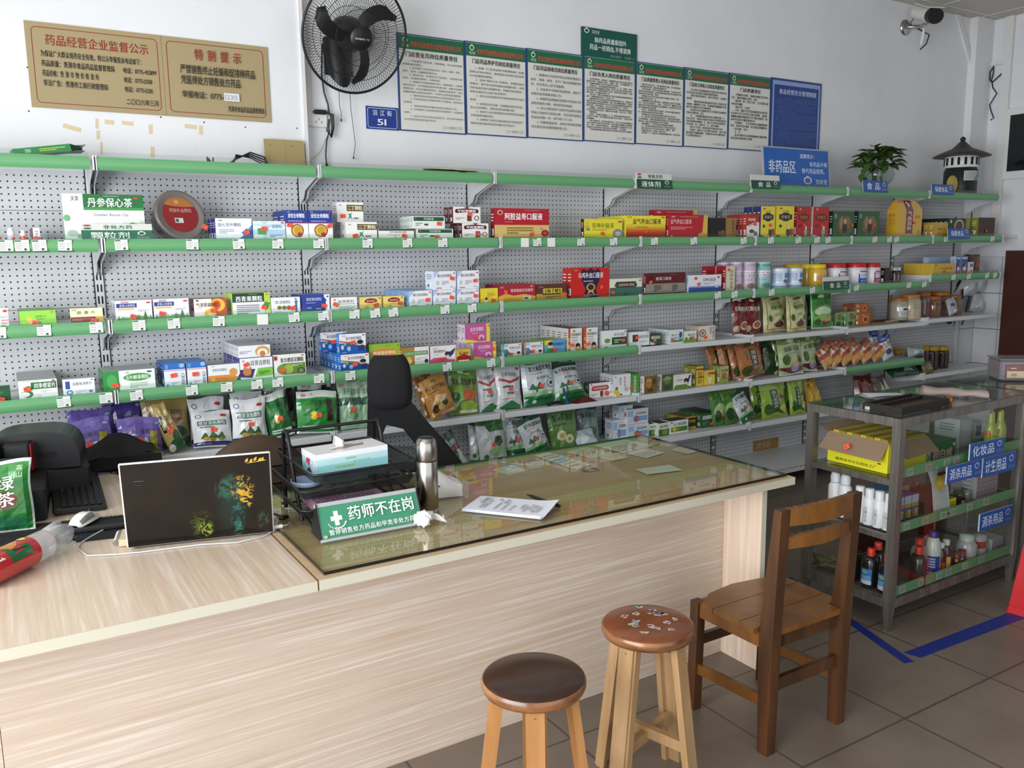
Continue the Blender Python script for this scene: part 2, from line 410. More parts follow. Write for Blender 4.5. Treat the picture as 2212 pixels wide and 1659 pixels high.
for i in range(-1,7):
    x0, x1 = i*.9, i*.9+.9
    bay = thing('shelving_bay', bay_label(i), 'shelf rack', (0,0,0),0, 'perforated shelving bays along the back wall')
    b = MB('pegboard').box(x0+.019, x1-.021, YB, YB+.012,.1,1.935); b.use('shelf_white').box(x0+.019, x1-.021, YB, YB+.012,1.935,1.94)
    b.build('back_panel', bay)
    u = MB('shelf_white').box(x0-.018, x0+.018, YB-.004, YB+.03,0,1.94)
    u.use('slot_black')
    for k in range(36): 
        z = .15+k*.05; u.box(x0-.010, x0-.004, YB-.005, YB-.0035, z, z+.032); u.box(x0+.004, x0+.010, YB-.005, YB-.0035, z, z+.032)
    u.box(x0+.0175, x0+.0205, YB-.006, YB+.004,.1,1.935); u.box(x0-.0205, x0-.0175, YB-.006, YB+.004,.1,1.935)
    u.build('upright', bay)
    if i == 6:
        MB('shelf_white').box(x1-.018, x1+.018, YB-.004, YB+.03,0,1.94).build('upright', bay)
    for lv, z in LV.items():
        y0 = DY if lv == 1 else 0; rail = lv <= 3 or (lv == 4 and i <= 2) or (lv == 5 and i == 5)
        if i == 6: z = {3: 1.314,4: 1.006,5: .595}.get(lv, z)
        if i == 6 and lv == 6: continue
        s = shelf(i, x0, x1, z, y0, rail, bay); SH[i, lv] = s
        if i == 6 and lv < 4: bracket(x1, z, y0, s)
    d = MB('shelf_white').box(x0-.018, x1-.021,-.02, YB, .135,.15); d.box(x0-.018, x1-.021,-.02,-.005,.09,.1345)
    for k in range(30): d.use('slot_black').box(x0+.02+k*.029, x0+.035+k*.029,-.0205,-.0195,.118,.122)
    d.build('base_deck', bay)

# ------------------------------------------------------------------ goods on the shelves: x0, x1, y, z0, z1, depth, how many one behind the other
BOXES = [
('pill_box',(-0.24,-0.214,0.022,1.609,1.66,0.243,1),'small maroon and white carton beside white pill bottles','f0f0f0;r 0 0 .1 1 6b1f2f;l .35 .3 .85 .8 3 999;r .15 0 .95 .35 e8533a','','6b1f2f','','',0),
('tea_carton',(-0.129,0.162,0.05,1.609,1.791,0.016,1),'large white and green tea carton standing on the second shelf','f1f2f1;r .25 .66 1 1 1f6b34;r .25 .66 1 .72 3f8f4a;T .3 .72 .86 .93 丹参保心茶 ffffff;t .1 .84 .2 .96 天草 222;t .37 .52 .8 .62 Danshen_Baoxin_Cha 7c8c84;e .87 .9 .94 .95 c23a34;l .5 .95 .85 .97 1 bcd;r 0 0 1 .16 cfe0d0;e .03 .1 .15 .24 9fb8a4;e .14 .06 .21 .16 8ca892;e .7 .2 .98 .48 dfe9dd;e .78 .2 .9 .4 5f9a4a;e .84 .26 .95 .38 b5574f;e .93 .3 1 .44 bcd9c0;p 9fc6a0 .22 .16 .24 .4 .26 .16;p 9fc6a0 .44 .16 .46 .36 .48 .16;e 0 .42 .07 .56 6cae7c','','5fae77','','',0),
('granule_carton',(0.429,0.58,0.022,1.609,1.701,0.048,3),'white and blue granule carton, front of the first row on the second shelf','f3f5f8;p 2f5fae .62 0 1 .5 1 .0;p 4f86cf .55 0 .62 0 1 .72 1 .5;p 2f5fae .7 .35 .85 .55 .98 .35 .85 .12;p 5f8fc0 .74 .35 .85 .48 .94 .35 .85 .2;t .06 .62 .7 .8 田七花叶颗粒 4c5d7a;t .06 .86 .18 .95 云植 333;l .08 .3 .5 .52 3 9fb4cf;r .0 0 .5 .12 c5d8ea','.84 .36','1c2f7a','','',0),
('granule_carton',(0.583,0.723,0.022,1.609,1.691,0.045,1),'pale blue checked granule carton with a green square','dfeaf2;r 0 .3 1 .55 a8d0e6;r .3 0 .42 1 b6d8ea;r 0 .75 1 .85 c3deec;t .45 .62 .9 .82 一清颗粒 55728c;r .14 .3 .4 .62 4f9a44;l .5 .15 .9 .3 2 6f9fc0;e .86 .88 .96 .95 b33','.33 .6','b4cfdf','','',0),
('bone_granule_carton',(0.725,0.825,0.022,1.609,1.738,0.095,2),'blue and white tall granule carton with a gold medallion, left of pair','f4f4f2;r 0 .58 1 1 1d3f96;r 0 .56 1 .59 b5323c;T .1 .74 .86 .9 龙牡壮骨颗粒 ffffff;l .1 .61 .86 .67 1 8fb4e6;e .22 .1 .78 .54 8a1f24;e .26 .13 .74 .51 d9b54a;e .36 .2 .66 .46 c89a2c;e .5 .1 .7 .26 a3282c;t .08 .92 .22 .97 健民 d8c27a;e .82 .92 .92 .96 d33','.15 .5','1d3f96','','blue and white medallion cartons',0),
('bone_granule_carton',(0.826,0.937,0.022,1.609,1.738,0.045,2),'blue and white tall granule carton with a gold medallion, right of pair','f4f4f2;r 0 .58 1 1 1d3f96;r 0 .56 1 .59 b5323c;T .1 .74 .86 .9 龙牡壮骨颗粒 ffffff;l .1 .61 .86 .67 1 8fb4e6;e .22 .1 .78 .54 8a1f24;e .26 .13 .74 .51 d9b54a;e .36 .2 .66 .46 c89a2c;e .5 .1 .7 .26 a3282c;t .08 .92 .22 .97 健民 d8c27a;e .82 .92 .92 .96 d33','.85 .48','1d3f96','','blue and white medallion cartons',0),
('two_herb_carton',(0.996,1.148,0.022,1.609,1.69,0.05,3),'white granule carton with olive title bar, front of a stack','f1f0ec;r .37 .55 1 .88 6b5a2c;T .4 .6 .97 .84 二丁颗粒 f3ecd0;e .08 .82 .18 .88 999;p 2f8f74 .38 .1 .46 .3 .42 .45 .5 .4 .56 .5 .52 .32 .58 .1 .49 .24;l .62 .14 .9 .26 1 555','.28 .22','d9d6ce','','',0),
('two_herb_carton',(0.98,1.108,0.082,1.69,1.78,0.061,1),'white granule carton with olive title bar, on top of its stack','f1f0ec;r .37 .55 1 .88 6b5a2c;T .4 .6 .97 .84 二丁颗粒 f3ecd0;e .08 .82 .18 .88 999;p 2f8f74 .38 .1 .46 .3 .42 .45 .5 .4 .56 .5 .52 .32 .58 .1 .49 .24;l .62 .14 .9 .26 1 555','.2 .3','d5d7dc','','',0),
('capsule_carton',(1.155,1.334,0.022,1.609,1.658,0.045,1),'flat white capsule carton with dark green top strip','eeeeea;r 0 .84 1 1 3b4f40;t .3 .62 .8 .8 阿咖酚散 333;l .25 .42 .75 .5 1 888;e .42 .2 .5 .4 ccc;e .88 .88 .96 .96 c43','.7 .35','ccc','','',0),
('powder_carton',(1.348,1.541,0.022,1.609,1.659,0.1,1),'flat white powder carton with a green title band, lower of two','eceeec;r .03 .62 .97 .95 1d5a3a;t .34 .68 .66 .9 阿咖酚散 d8e8dc;e .06 .74 .12 .86 c43;l .08 .2 .3 .5 2 999;r .35 .25 .47 .4 444','.53 .22','d6e2da','','',0),
('powder_carton',(1.328,1.498,0.022,1.66,1.718,0.025,6),'flat white powder carton with a green title band, front of the upper row','eceeec;r .03 .62 .97 .95 1d5a3a;t .34 .68 .66 .9 阿咖酚散 d8e8dc;e .06 .74 .12 .86 c43;l .08 .2 .3 .5 2 999;r .35 .25 .47 .4 444','.8 .4','cfe0d6','','',0),
('noon_tea_carton',(1.59,1.739,0.022,1.609,1.687,0.042,3),'white tea granule carton with maroon title cloud, lower front','f0ecea;p 5c1c26 .1 .62 .06 .74 .1 .86 .5 .92 .9 .86 .94 .74 .9 .62 .5 .66;T .16 .66 .84 .84 午时茶颗粒 ffffff;p b02430 .4 1 .6 1 .5 .88;e .76 .16 .94 .46 6b2a34;e .79 .2 .91 .42 efe6e4;r .5 .12 .66 .5 6b3a34;l .08 .2 .4 .36 2 a99','.58 .3','5c1c26','','',0),
('noon_tea_carton',(1.545,1.697,0.026,1.687,1.765,0.049,2),'white tea granule carton with maroon title cloud, upper front','f0ecea;p 5c1c26 .1 .62 .06 .74 .1 .86 .5 .92 .9 .86 .94 .74 .9 .62 .5 .66;T .16 .66 .84 .84 午时茶颗粒 ffffff;p b02430 .4 1 .6 1 .5 .88;e .76 .16 .94 .46 6b2a34;e .79 .2 .91 .42 efe6e4;r .5 .12 .66 .5 6b3a34;l .08 .2 .4 .36 2 a99','.58 .55','5c1c26','','',0),
('gift_carton',(1.773,2.1,0.022,1.609,1.762,0.037,1),'large red and gold oral liquid gift carton with white title','b3202e;r 0 .06 1 .46 d9bb74;T .18 .62 .88 .86 阿胶益寿口服液 ffffff;e .05 .78 .15 .94 d8c0a0;e .07 .8 .13 .91 9c1b27;l .18 .54 .4 .57 1 e0a0a0;l .22 .16 .7 .4 3 8a7434;e .85 .08 .99 .3 8f1d2a;e .88 .13 .96 .25 c24450;e .82 .3 .88 .38 c88;l .55 .92 .88 .95 1 d99','.66 .16','8f1420','','',0),
('brain_tonic_carton',(2.323,2.582,0.022,1.609,1.713,0.03,1),'yellow brain tonic carton with a pile of pills printed on it','e9dc3a;t .2 .52 .78 .82 安神补脑液 2a2a20;e .03 .72 .12 .9 c9cf4a;l .22 .42 .76 .48 1 7a7420;t .02 .56 .13 .7 白云 c33;r .05 .42 .14 .54 4f8fae;e .74 .02 1 .5 8f8a84;e .8 .1 .96 .36 b9c4c4;r .02 .02 .35 .1 b9b03a;e .88 .82 .97 .92 c33','.46 .26','4a1618','','',0),
('blood_tonic_carton',(2.607,2.892,0.022,1.609,1.734,0.086,3),'yellow to red oral liquid carton with black title','e8c932;r 0 0 1 .2 a8281c;r 0 .2 1 .3 b8431e;r 0 .3 1 .4 cc6a24;r 0 .4 1 .5 dc9a2c;r 0 .62 1 1 f0e040;T .16 .62 .88 .88 益气养血口服液 3a1a10;l .24 .48 .78 .52 1 7a3a14;e .88 .9 .98 .96 c33;t .03 .88 .13 .97 万通 c33','.48 .32','e6d83c','','',0),
('red_tonic_carton',(2.916,3.216,0.022,1.609,1.742,0.028,1),'red oral liquid carton with a gold right edge, front one','b51f2a;p d8b64a .85 0 .9 1 1 1 1 0;t .04 .6 .58 .82 益气养血口服液 f4d9d4;l .05 .36 .6 .5 2 d99;l .28 .9 .82 .94 1 d99;e .05 .88 .16 .95 d88;r .04 .04 .1 .14 8a6;e .74 0 1 .24 d3a23c','','c02a34','','',0),
('red_tonic_carton',(2.873,3.209,0.1,1.609,1.772,0.045,1),'red oral liquid carton with a gold right edge, standing behind','b51f2a;p d8b64a .85 0 .9 1 1 1 1 0;t .04 .6 .58 .82 益气养血口服液 f4d9d4;l .05 .36 .6 .5 2 d99;l .28 .9 .82 .94 1 d99;e .05 .88 .16 .95 d88;r .04 .04 .1 .14 8a6;e .74 0 1 .24 d3a23c','','9c1a24','','',0),
('deer_carton',(3.219,3.351,0.022,1.609,1.728,0.045,1),'black upright gift carton with two brown tags','1b1412;r 0 .94 1 1 2c2320;e .84 .22 .98 .4 8a6b44;r .86 .1 1 .3 7a5c38;r .62 .12 .84 .34 6b4e30','','181210','','',0),
('deer_carton',(3.355,3.446,0.022,1.609,1.728,0.045,1),'narrow brown carton with vertical black writing','9a7440;v .62 .1 .9 .9 参茸强肾片 2a1a10;r 0 0 .12 1 6b4a26','','2a1c14','','',0),
('berry_carton',(3.536,3.645,0.022,1.609,1.752,0.032,5),'white and red herb carton with a red top, front of a row','ece6e2;r 0 .66 1 1 b02c24;p b02c24 0 .66 0 .5 .6 .66;T .1 .7 .7 .84 肾源春 f0dcd4;e .2 .2 .6 .36 54504c;e .55 .06 .85 .28 7a746c;l .1 .5 .6 .6 2 b77','.6 .58','b03a2c','','',0),
('herb_carton',(3.656,3.782,0.022,1.609,1.8,0.035,4),'tall yellow carton with a dark blue seal, left of pair','e8d33a;e .2 .52 .82 .8 1c2350;r .14 .58 .88 .74 1c2350;t .24 .6 .78 .72 老蜂农 d8c23a;t .3 .8 .7 .87 大号 333;e .14 .32 .3 .42 2c3a34;p 1f2c5a 0 0 0 .1 .5 .0;e .55 .04 .78 .32 3c4a40;e .76 .06 .96 .3 b04234;e .6 .26 .74 .38 e3cfc0;e .14 .9 .3 .95 b34','.62 .4','2a3570','1f2a66','',0),
('herb_carton',(3.796,3.954,0.022,1.609,1.804,0.05,1),'tall yellow carton with a dark blue seal, right of pair','e8d33a;e .2 .52 .82 .8 1c2350;r .14 .58 .88 .74 1c2350;t .24 .6 .78 .72 老蜂农 d8c23a;t .3 .8 .7 .87 大号 333;e .14 .32 .3 .42 2c3a34;p 1f2c5a 0 0 0 .1 .5 .0;e .55 .04 .78 .32 3c4a40;e .76 .06 .96 .3 b04234;e .6 .26 .74 .38 e3cfc0;e .14 .9 .3 .95 b34','','d8c43a','','',0),
('herb_carton',(3.976,4.109,0.022,1.609,1.803,0.023,1),'tall red carton with a dark seal, left of pair','b52a26;e .2 .52 .82 .8 7c1c1c;r .14 .58 .88 .74 7c1c1c;t .24 .6 .78 .72 老蜂农 c99a3a;e .14 .32 .3 .42 2c3a34;e .55 .04 .78 .32 a9a49c;e .76 .06 .96 .3 b04234;e .6 .26 .74 .38 e3cfc0;p e8e0d8 0 0 0 .1 .5 0;e .16 .88 .3 .95 d99','.5 .4','8f1c1c','','',0),
('herb_carton',(4.13,4.286,0.022,1.609,1.804,0.021,1),'tall red carton with a dark seal, right of pair','b52a26;e .2 .52 .82 .8 7c1c1c;r .14 .58 .88 .74 7c1c1c;t .24 .6 .78 .72 老蜂农 c99a3a;e .14 .32 .3 .42 2c3a34;e .55 .04 .78 .32 a9a49c;e .76 .06 .96 .3 b04234;e .6 .26 .74 .38 e3cfc0;p e8e0d8 0 0 0 .1 .5 0;e .16 .88 .3 .95 d99','.5 .4','c9b8b0','','',0),
('mushroom_carton',(4.326,4.541,0.022,1.609,1.779,0.034,1),'dark green carton with a brown pelt picture, left of pair','2c5c34;r 0 0 1 .1 24502c;e .18 .1 .92 .84 6b5a3c;e .3 .3 .5 .8 9a7c54;e .56 .34 .8 .82 8a6a44;e .44 .16 .66 .6 3a2c1e;e .5 .5 .62 .72 b8ac94;t .06 .72 .16 .9 岩灵 dfe8df','.86 .48','16281a','','',0),
('mushroom_carton',(4.578,4.802,0.022,1.609,1.782,0.045,1),'dark green carton with a brown pelt picture, right of pair','2c5c34;r 0 0 1 .1 24502c;e .18 .1 .92 .84 6b5a3c;e .3 .3 .5 .8 9a7c54;e .56 .34 .8 .82 8a6a44;e .44 .16 .66 .6 3a2c1e;e .5 .5 .62 .72 b8ac94;t .06 .72 .16 .9 岩灵 dfe8df','.74 .48','16281a','','',0),
('dried_fruit_carton',(5.431,5.6,0.022,1.609,1.713,0.043,2),'small gold carton with thin writing, front of a pair','c9a23c;r .3 .5 .42 .6 7a4a20;t .45 .5 .9 .66 红牛 7a5a20;l .5 .1 .9 .16 1 8a6a2c','.35 .22','b8902c','','',0),
('dark_pack',(5.643,5.928,0.05,1.609,1.747,0.035,6),'dark green carton with an arched window picture','1c3a28;e .28 .2 .72 .94 c9a98a;e .34 .3 .66 .84 5a3c2c;r .36 .1 .64 .5 2a2420;r .78 0 1 1 8a8c2c;r .1 .74 .16 .9 e8e8e0','','17301f','','',0),
('cordyceps_carton',(5.982,6.207,0.022,1.609,1.753,0.064,1),'square dark brown carton at the right shelf end','3c1c14;r 0 0 .04 1 7a3a1c;r 0 .96 1 1 2a120c;r 0 0 1 .2 4a2418','.48 .3','8a8c2a','','',0),
('tablet_carton',(-0.395,-0.345,0.022,1.29,1.364,0.045,1),'white tablet carton with red logo, cut off at left edge','f0f0f2;t .45 .46 1 .62 消炎片 333;e .66 .78 .96 .92 c8323a;r .5 .36 1 .4 c33;l .5 .05 .9 .3 2 d9b09a','','d8d8dc','','',0),
('tablet_carton',(-0.31,-0.187,0.022,1.29,1.349,0.225,1),'lime green tablet carton lying near the left shelf end','8fd048;t .42 .54 .74 .7 法莫替丁片 2f5a1c;l .45 .4 .7 .5 2 5f8f30;e .18 .28 .34 .62 f2c832;e .24 .06 .5 .46 f6b48c;r 0 .2 .5 .24 e8e04a;e .84 .84 .93 .92 e0603a;r 0 .03 1 .06 d8ecb0','.42 .18','6fb034','7fae50','',0),
('tablet_carton',(-0.139,-0.023,0.022,1.29,1.351,0.014,1),'cream tablet carton with a dark red lower half','f2e6c0;r 0 0 1 .44 8f2a34;r .76 .04 1 .44 d8a83c;t .2 .6 .78 .84 肠_康_片 3a2a20;l .05 .2 .6 .34 2 c98;t .03 .84 .2 .95 玉金 333','.7 .18','e0d0a0','','',0),
('cough_carton',(0.024,0.159,0.022,1.29,1.374,0.049,3),'white cough granule carton with printed pines, left of pair','f1f2f4;r .02 .66 .58 .86 2a2f7c;t .1 .69 .54 .83 感冒止咳颗粒 dfe3f4;r .04 .55 .5 .62 e8b84a;p 6fa05a 0 0 0 .14 .2 .2 .4 .16 .6 .26 1 .16 1 0;p 3f7a3c .72 0 .8 .5 .88 0;p 4a8446 .56 0 .62 .34 .68 0;p 5f9450 .12 0 .16 .26 .2 0;p 3f7a3c .02 0 .06 .3 .1 0;p 4f8a48 .9 0 .94 .3 .98 0;p 7fb05a .3 .02 .38 .24 .46 .02;l .6 .44 .92 .54 2 aab;e .84 .84 .96 .92 c33;r .14 .88 .34 .96 b9a;','.46 .22','dfe6f0','','white cough granule cartons',0),
('cough_carton',(0.165,0.301,0.022,1.29,1.375,0.02,3),'white cough granule carton with printed pines, right of pair','f1f2f4;r .02 .66 .58 .86 2a2f7c;t .1 .69 .54 .83 感冒止咳颗粒 dfe3f4;r .04 .55 .5 .62 e8b84a;p 6fa05a 0 0 0 .14 .2 .2 .4 .16 .6 .26 1 .16 1 0;p 3f7a3c .72 0 .8 .5 .88 0;p 4a8446 .56 0 .62 .34 .68 0;p 5f9450 .12 0 .16 .26 .2 0;p 3f7a3c .02 0 .06 .3 .1 0;p 4f8a48 .9 0 .94 .3 .98 0;p 7fb05a .3 .02 .38 .24 .46 .02;l .6 .44 .92 .54 2 aab;e .84 .84 .96 .92 c33;r .14 .88 .34 .96 b9a;','.22 .3','dfe6f0','','white cough granule cartons',0),
('stomach_carton',(0.321,0.453,0.022,1.29,1.369,0.032,3),'white and orange stomach granule carton with glowing stomach','f2ede6;r .54 0 1 1 c8502a;e .5 .3 .96 1.0 f0b83c;e .58 .44 .82 .9 c8502a;e .3 0 .68 .46 f0b83c;e .42 .0 .6 .3 f4d88c;r 0 0 .3 .2 f2ede6;t .06 .56 .74 .8 气滞胃痛颗粒 4a2c24;l .06 .48 .4 .52 1 d99;r .06 .88 .14 .95 333','.58 .36','7a1c1c','','',0),
('throat_carton',(0.478,0.639,0.022,1.29,1.386,0.047,3),'white granule carton with wide dark green title band','eef0ee;r 0 .6 .84 1 16402a;r .84 0 1 1 b8d84a;p 3f9a4c .74 .3 .86 .6 1 .54 .92 .26;T .08 .62 .8 .88 西青果颗粒 ffffff;l .1 .06 .7 .5 5 889;l .45 .93 .8 .96 1 aca;e .88 .9 .95 .95 c55;p d8ec9a .8 0 .9 .3 1 .2 1 0','.82 .34','c8e04a','','',0),
('cold_carton',(0.641,0.771,0.022,1.29,1.362,0.045,1),'white cold granule carton with a row of printed capsules','f0f1f3;t .14 .6 .68 .82 维C银翘颗粒 3a4a5a;e .2 .26 .36 .5 4f9a3c;e .24 .3 .33 .46 c83a2c;e .36 .24 .52 .5 4f9a3c;e .4 .28 .5 .46 c83a2c;e .52 .22 .68 .5 4f9a3c;e .55 .26 .66 .46 c83a2c;r .82 .05 .88 .7 2f6fc0;p 2f6fc0 .79 .66 .85 .86 .91 .66;e .8 .86 .88 .93 c33;l .1 .1 .6 .16 1 8ab','.74 .34','dfe2e8','','',0),
('cold_carton',(0.777,0.906,0.022,1.29,1.369,0.153,1),'blue cold granule carton with a white up arrow','2a3f98;t .16 .64 .72 .84 感冒清热颗粒 dfe4f6;l .16 .5 .68 .57 1 aab8e0;l .18 .2 .42 .3 1 c8d0f0;l .5 .14 .72 .24 1 c8d0f0;r .8 0 1 1 eceef4;r .77 .1 .86 .7 2a3f98;p 2a3f98 .73 .62 .815 .84 .9 .62;e .88 .84 .97 .91 333','.78 .34','24388c','4a6ac8','',0),
('honeysuckle_carton',(0.912,1.037,0.022,1.29,1.352,0.045,1),'white granule carton with a thin green stripe under its title','f1f1ef;t .26 .56 .9 .8 银黄颗粒 2f3a30;r .24 .48 .94 .52 7fae4a;l .3 .1 .9 .34 3 aab;e .1 .78 .18 .88 c33','.15 .5','dcdcda','','',0),
('agastache_carton',(1.05,1.157,0.022,1.29,1.348,0.023,1),'yellow granule carton with dark red title cloud, left of pair','ecd67a;p 8f1c24 .24 .56 .2 .68 .3 .84 .5 .9 .72 .84 .82 .68 .74 .56 .5 .5;t .3 .6 .72 .76 藿香颗粒 f0d8b0;l .2 .2 .5 .3 1 a98a3c;e .86 .84 .95 .92 333;l .3 .38 .8 .44 1 a98a3c;r .26 .1 .34 .2 9a7','.72 .34','d8c03a','','yellow cloud cartons',0),
('agastache_carton',(1.166,1.271,0.022,1.29,1.348,0.021,1),'yellow granule carton with dark red title cloud, right of pair','ecd67a;p 8f1c24 .24 .56 .2 .68 .3 .84 .5 .9 .72 .84 .82 .68 .74 .56 .5 .5;t .3 .6 .72 .76 藿香颗粒 f0d8b0;l .2 .2 .5 .3 1 a98a3c;e .86 .84 .95 .92 333;l .3 .38 .8 .44 1 a98a3c;r .26 .1 .34 .2 9a7','.78 .4','d8c03a','','yellow cloud cartons',0),
('tangerine_carton',(1.297,1.419,0.022,1.29,1.368,0.074,4),'white cough carton with lilac corners, lower left of five','eceef2;p b8c4e4 0 .6 0 1 .26 1;p b8c4e4 .84 0 1 0 1 .2;t .16 .66 .82 .84 橘红痰咳颗粒 3a4050;e .1 .24 .24 .5 c8ccd4;l .36 .24 .66 .48 3 aab;r .1 .06 .34 .12 c77;e .86 .84 .95 .91 c33;l .74 .1 .94 .16 1 667','.78 .42','8ab4e8','','',0),
('tangerine_carton',(1.423,1.547,0.022,1.29,1.368,0.05,2),'white cough carton with lilac corners, lower middle of five','eceef2;p b8c4e4 0 .6 0 1 .26 1;p b8c4e4 .84 0 1 0 1 .2;t .16 .66 .82 .84 橘红痰咳颗粒 3a4050;e .1 .24 .24 .5 c8ccd4;l .36 .24 .66 .48 3 aab;r .1 .06 .34 .12 c77;e .86 .84 .95 .91 c33;l .74 .1 .94 .16 1 667','.8 .5','8ab4e8','','',0),
('tangerine_carton2',(1.553,1.678,0.022,1.29,1.367,0.05,2),'white cough carton with lilac corners, lower right of five','eceef2;p b8c4e4 0 .6 0 1 .26 1;p b8c4e4 .84 0 1 0 1 .2;t .16 .66 .82 .84 橘红痰咳颗粒 3a4050;e .1 .24 .24 .5 c8ccd4;l .36 .24 .66 .48 3 aab;r .1 .06 .34 .12 c77;e .86 .84 .95 .91 c33;l .74 .1 .94 .16 1 667','.82 .54','8ab4e8','','',0),
('tangerine_carton',(1.431,1.553,0.026,1.368,1.458,0.095,1),'white cough carton with lilac corners, upper left of five','eceef2;p b8c4e4 0 .6 0 1 .26 1;p b8c4e4 .84 0 1 0 1 .2;t .16 .66 .82 .84 橘红痰咳颗粒 3a4050;e .1 .24 .24 .5 c8ccd4;l .36 .24 .66 .48 3 aab;r .1 .06 .34 .12 c77;e .86 .84 .95 .91 c33;l .74 .1 .94 .16 1 667','.8 .6','dfeaf8','','',0),
('tangerine_carton',(1.558,1.682,0.026,1.367,1.458,0.08,1),'white cough carton with lilac corners, upper right of five','eceef2;p b8c4e4 0 .6 0 1 .26 1;p b8c4e4 .84 0 1 0 1 .2;t .16 .66 .82 .84 橘红痰咳颗粒 3a4050;e .1 .24 .24 .5 c8ccd4;l .36 .24 .66 .48 3 aab;r .1 .06 .34 .12 c77;e .86 .84 .95 .91 c33;l .74 .1 .94 .16 1 667','.8 .44','8ab4e8','','',0),
('small_yellow_carton',(1.686,1.787,0.022,1.29,1.367,0.045,1),'small yellow carton with a child corner picture','e8cf38;t .38 .5 .84 .64 四磨汤 5a4a10;t .36 .66 .8 .76 小儿 5a4a10;e .18 .0 .42 .32 e8e0d8;e .24 .24 .4 .4 3a2a20;l .3 .4 .8 .46 1 8a7a2c','.7 .18','c8b02c','','',0),
('iron_syrup_carton',(1.789,2.014,0.022,1.29,1.381,0.067,2),'red and gold syrup carton with wavy lines','a82832;p d8ac48 0 0 0 .34 .2 .5 .4 .38 .7 .44 1 .3 1 0;p c89a38 0 0 0 .16 .3 .26 .6 .12 1 .2 1 0;t .32 .56 .94 .76 葡萄糖酸亚铁糖浆 f0dcd8;t .05 .8 .14 .9 哈药 e8c8c8;r .66 .12 .86 .3 e8e8ec;r .68 .15 .8 .27 55606c;e .84 .84 .93 .92 d99','.18 .6','8f1c28','','',0),
('syrup_carton',(2.017,2.212,0.022,1.29,1.376,0.045,1),'brown and gold syrup carton with yellow title tiles','5c3424;r .0 0 1 .42 b8984a;r .2 .36 .8 .44 3a2418;T .24 .44 .82 .72 五味子糖浆 2a1c14;r .22 .44 .38 .74 e0c84a;r .39 .44 .53 .74 e0c84a;r .54 .44 .68 .74 e0c84a;r .69 .44 .83 .74 e0c84a;T .24 .46 .82 .72 五味子糖浆 2a1c14;t .08 .78 .2 .9 珍诚 c9a;l .3 .12 .8 .3 2 8a6c2c;e .84 .84 .93 .92 557','.9 .36','4a2818','','',0),
('chicken_tonic_carton',(2.244,2.492,0.022,1.29,1.455,0.044,2),'large red oral liquid carton with a purple figure shape','c8241f;p 2a1c44 .28 0 .36 .3 .26 .6 .22 .84 .3 .98 .4 .9 .5 1 .6 .9 .7 .98 .78 .84 .74 .6 .64 .3 .72 0;T .16 .66 .84 .86 乌鸡补血口服液 e8e4e8;e .38 .24 .62 .5 c9a23c;e .42 .28 .58 .46 2a1c44;l .3 .54 .7 .6 1 c9b8d0;l .3 .06 .7 .14 2 d8a89c;t .05 .9 .16 .96 百灵 d8c03a;p c9a23c .44 .26 .4 .12 .5 .22 .6 .12 .56 .26','.78 .36','c42a22','','',0),
('nerve_tonic_carton',(2.497,2.724,0.022,1.29,1.391,0.045,1),'cream and teal oral liquid carton with a maroon plaque','e4e0cc;r 0 0 1 .52 3f6a5c;p 2f5a4c .14 .62 .2 .84 .8 .84 .86 .62 .8 .5 .2 .5;p 4a1c24 .22 .66 .26 .78 .74 .78 .8 .66 .74 .54 .26 .54;t .26 .58 .76 .74 益智安神口服液 e8dcc8;r .46 .08 .52 .24 1f3a6c;e .9 .84 .97 .92 c33','.08 .26','c8c4b0','','',0),
('antler_carton',(2.753,3.051,0.022,1.29,1.416,0.022,1),'dark red oral liquid carton with a silver lower panel','5a161c;r 0 .1 1 .52 8f8a80;t .24 .66 .64 .82 鹿茸口服液 e8e0d8;l .2 .16 .38 .46 4 3a3430;l .66 .16 .8 .46 4 3a3430;p b8923c .46 .3 .42 .46 .48 .38 .54 .46 .51 .22;e .1 .68 .16 .86 3a1014;l .58 .9 .94 .94 1 a66','.1 .6','7a1c22','','',0),
('brain_nerve_carton',(3.076,3.338,0.022,1.29,1.396,0.025,1),'white and blue brain tonic carton','e6e8ec;r 0 0 1 .34 2c4a9c;r 0 .3 1 .38 7f94c8;t .42 .62 .82 .84 安神补脑液 3a4454;l .44 .46 .78 .56 2 99a;e .16 .74 .26 .9 c55;e .86 .8 .95 .9 c33;e .8 .26 .9 .46 c8d0e0','.28 .5','c8d4ee','','',0),
('ejiao_carton',(3.371,3.449,0.022,1.29,1.444,0.027,1),'narrow cream paste carton with vertical black writing','dcd4b8;v .46 .12 .86 .86 阿胶补血膏 3a3224;r .2 .8 .5 .9 e8503a;l .1 .94 .6 .97 1 a98;r .0 0 .06 1 b8b098','','a01c24','','',0),
('ejiao_carton',(3.304,3.457,0.11,1.29,1.443,0.045,1),'red carton standing behind the white and blue tonic carton','a81f2a;r .46 0 .5 1 d8d0b8;t .1 .72 .4 .82 阿胶 8a1822;t .58 .72 .9 .82 阿胶 8a1822','','','','',0),
('dark_carton',(4.896,4.958,0.022,1.29,1.399,0.045,1),'narrow black brown carton beside the dark bottles','1f1510;r .1 .1 .9 .9 2a1d16','','17100c','','',0),
('balm_carton',(5.457,5.717,0.022,1.332,1.419,0.02,12),'gold ointment carton, front of a long row','d8ae3c;t .24 .44 .9 .68 一代良草药膏 4a3410;e .06 .78 .16 .92 c55;l .6 .14 .9 .2 1 8a6c20','.5 .3','d8b442','','',0),
('blue_carton',(5.574,5.643,0.14,1.332,1.463,0.045,1),'pale blue carton, first of five in a row behind','9cb8d8;r 0 .5 1 .6 4f78b0','','','','pale blue cartons in a row',0),
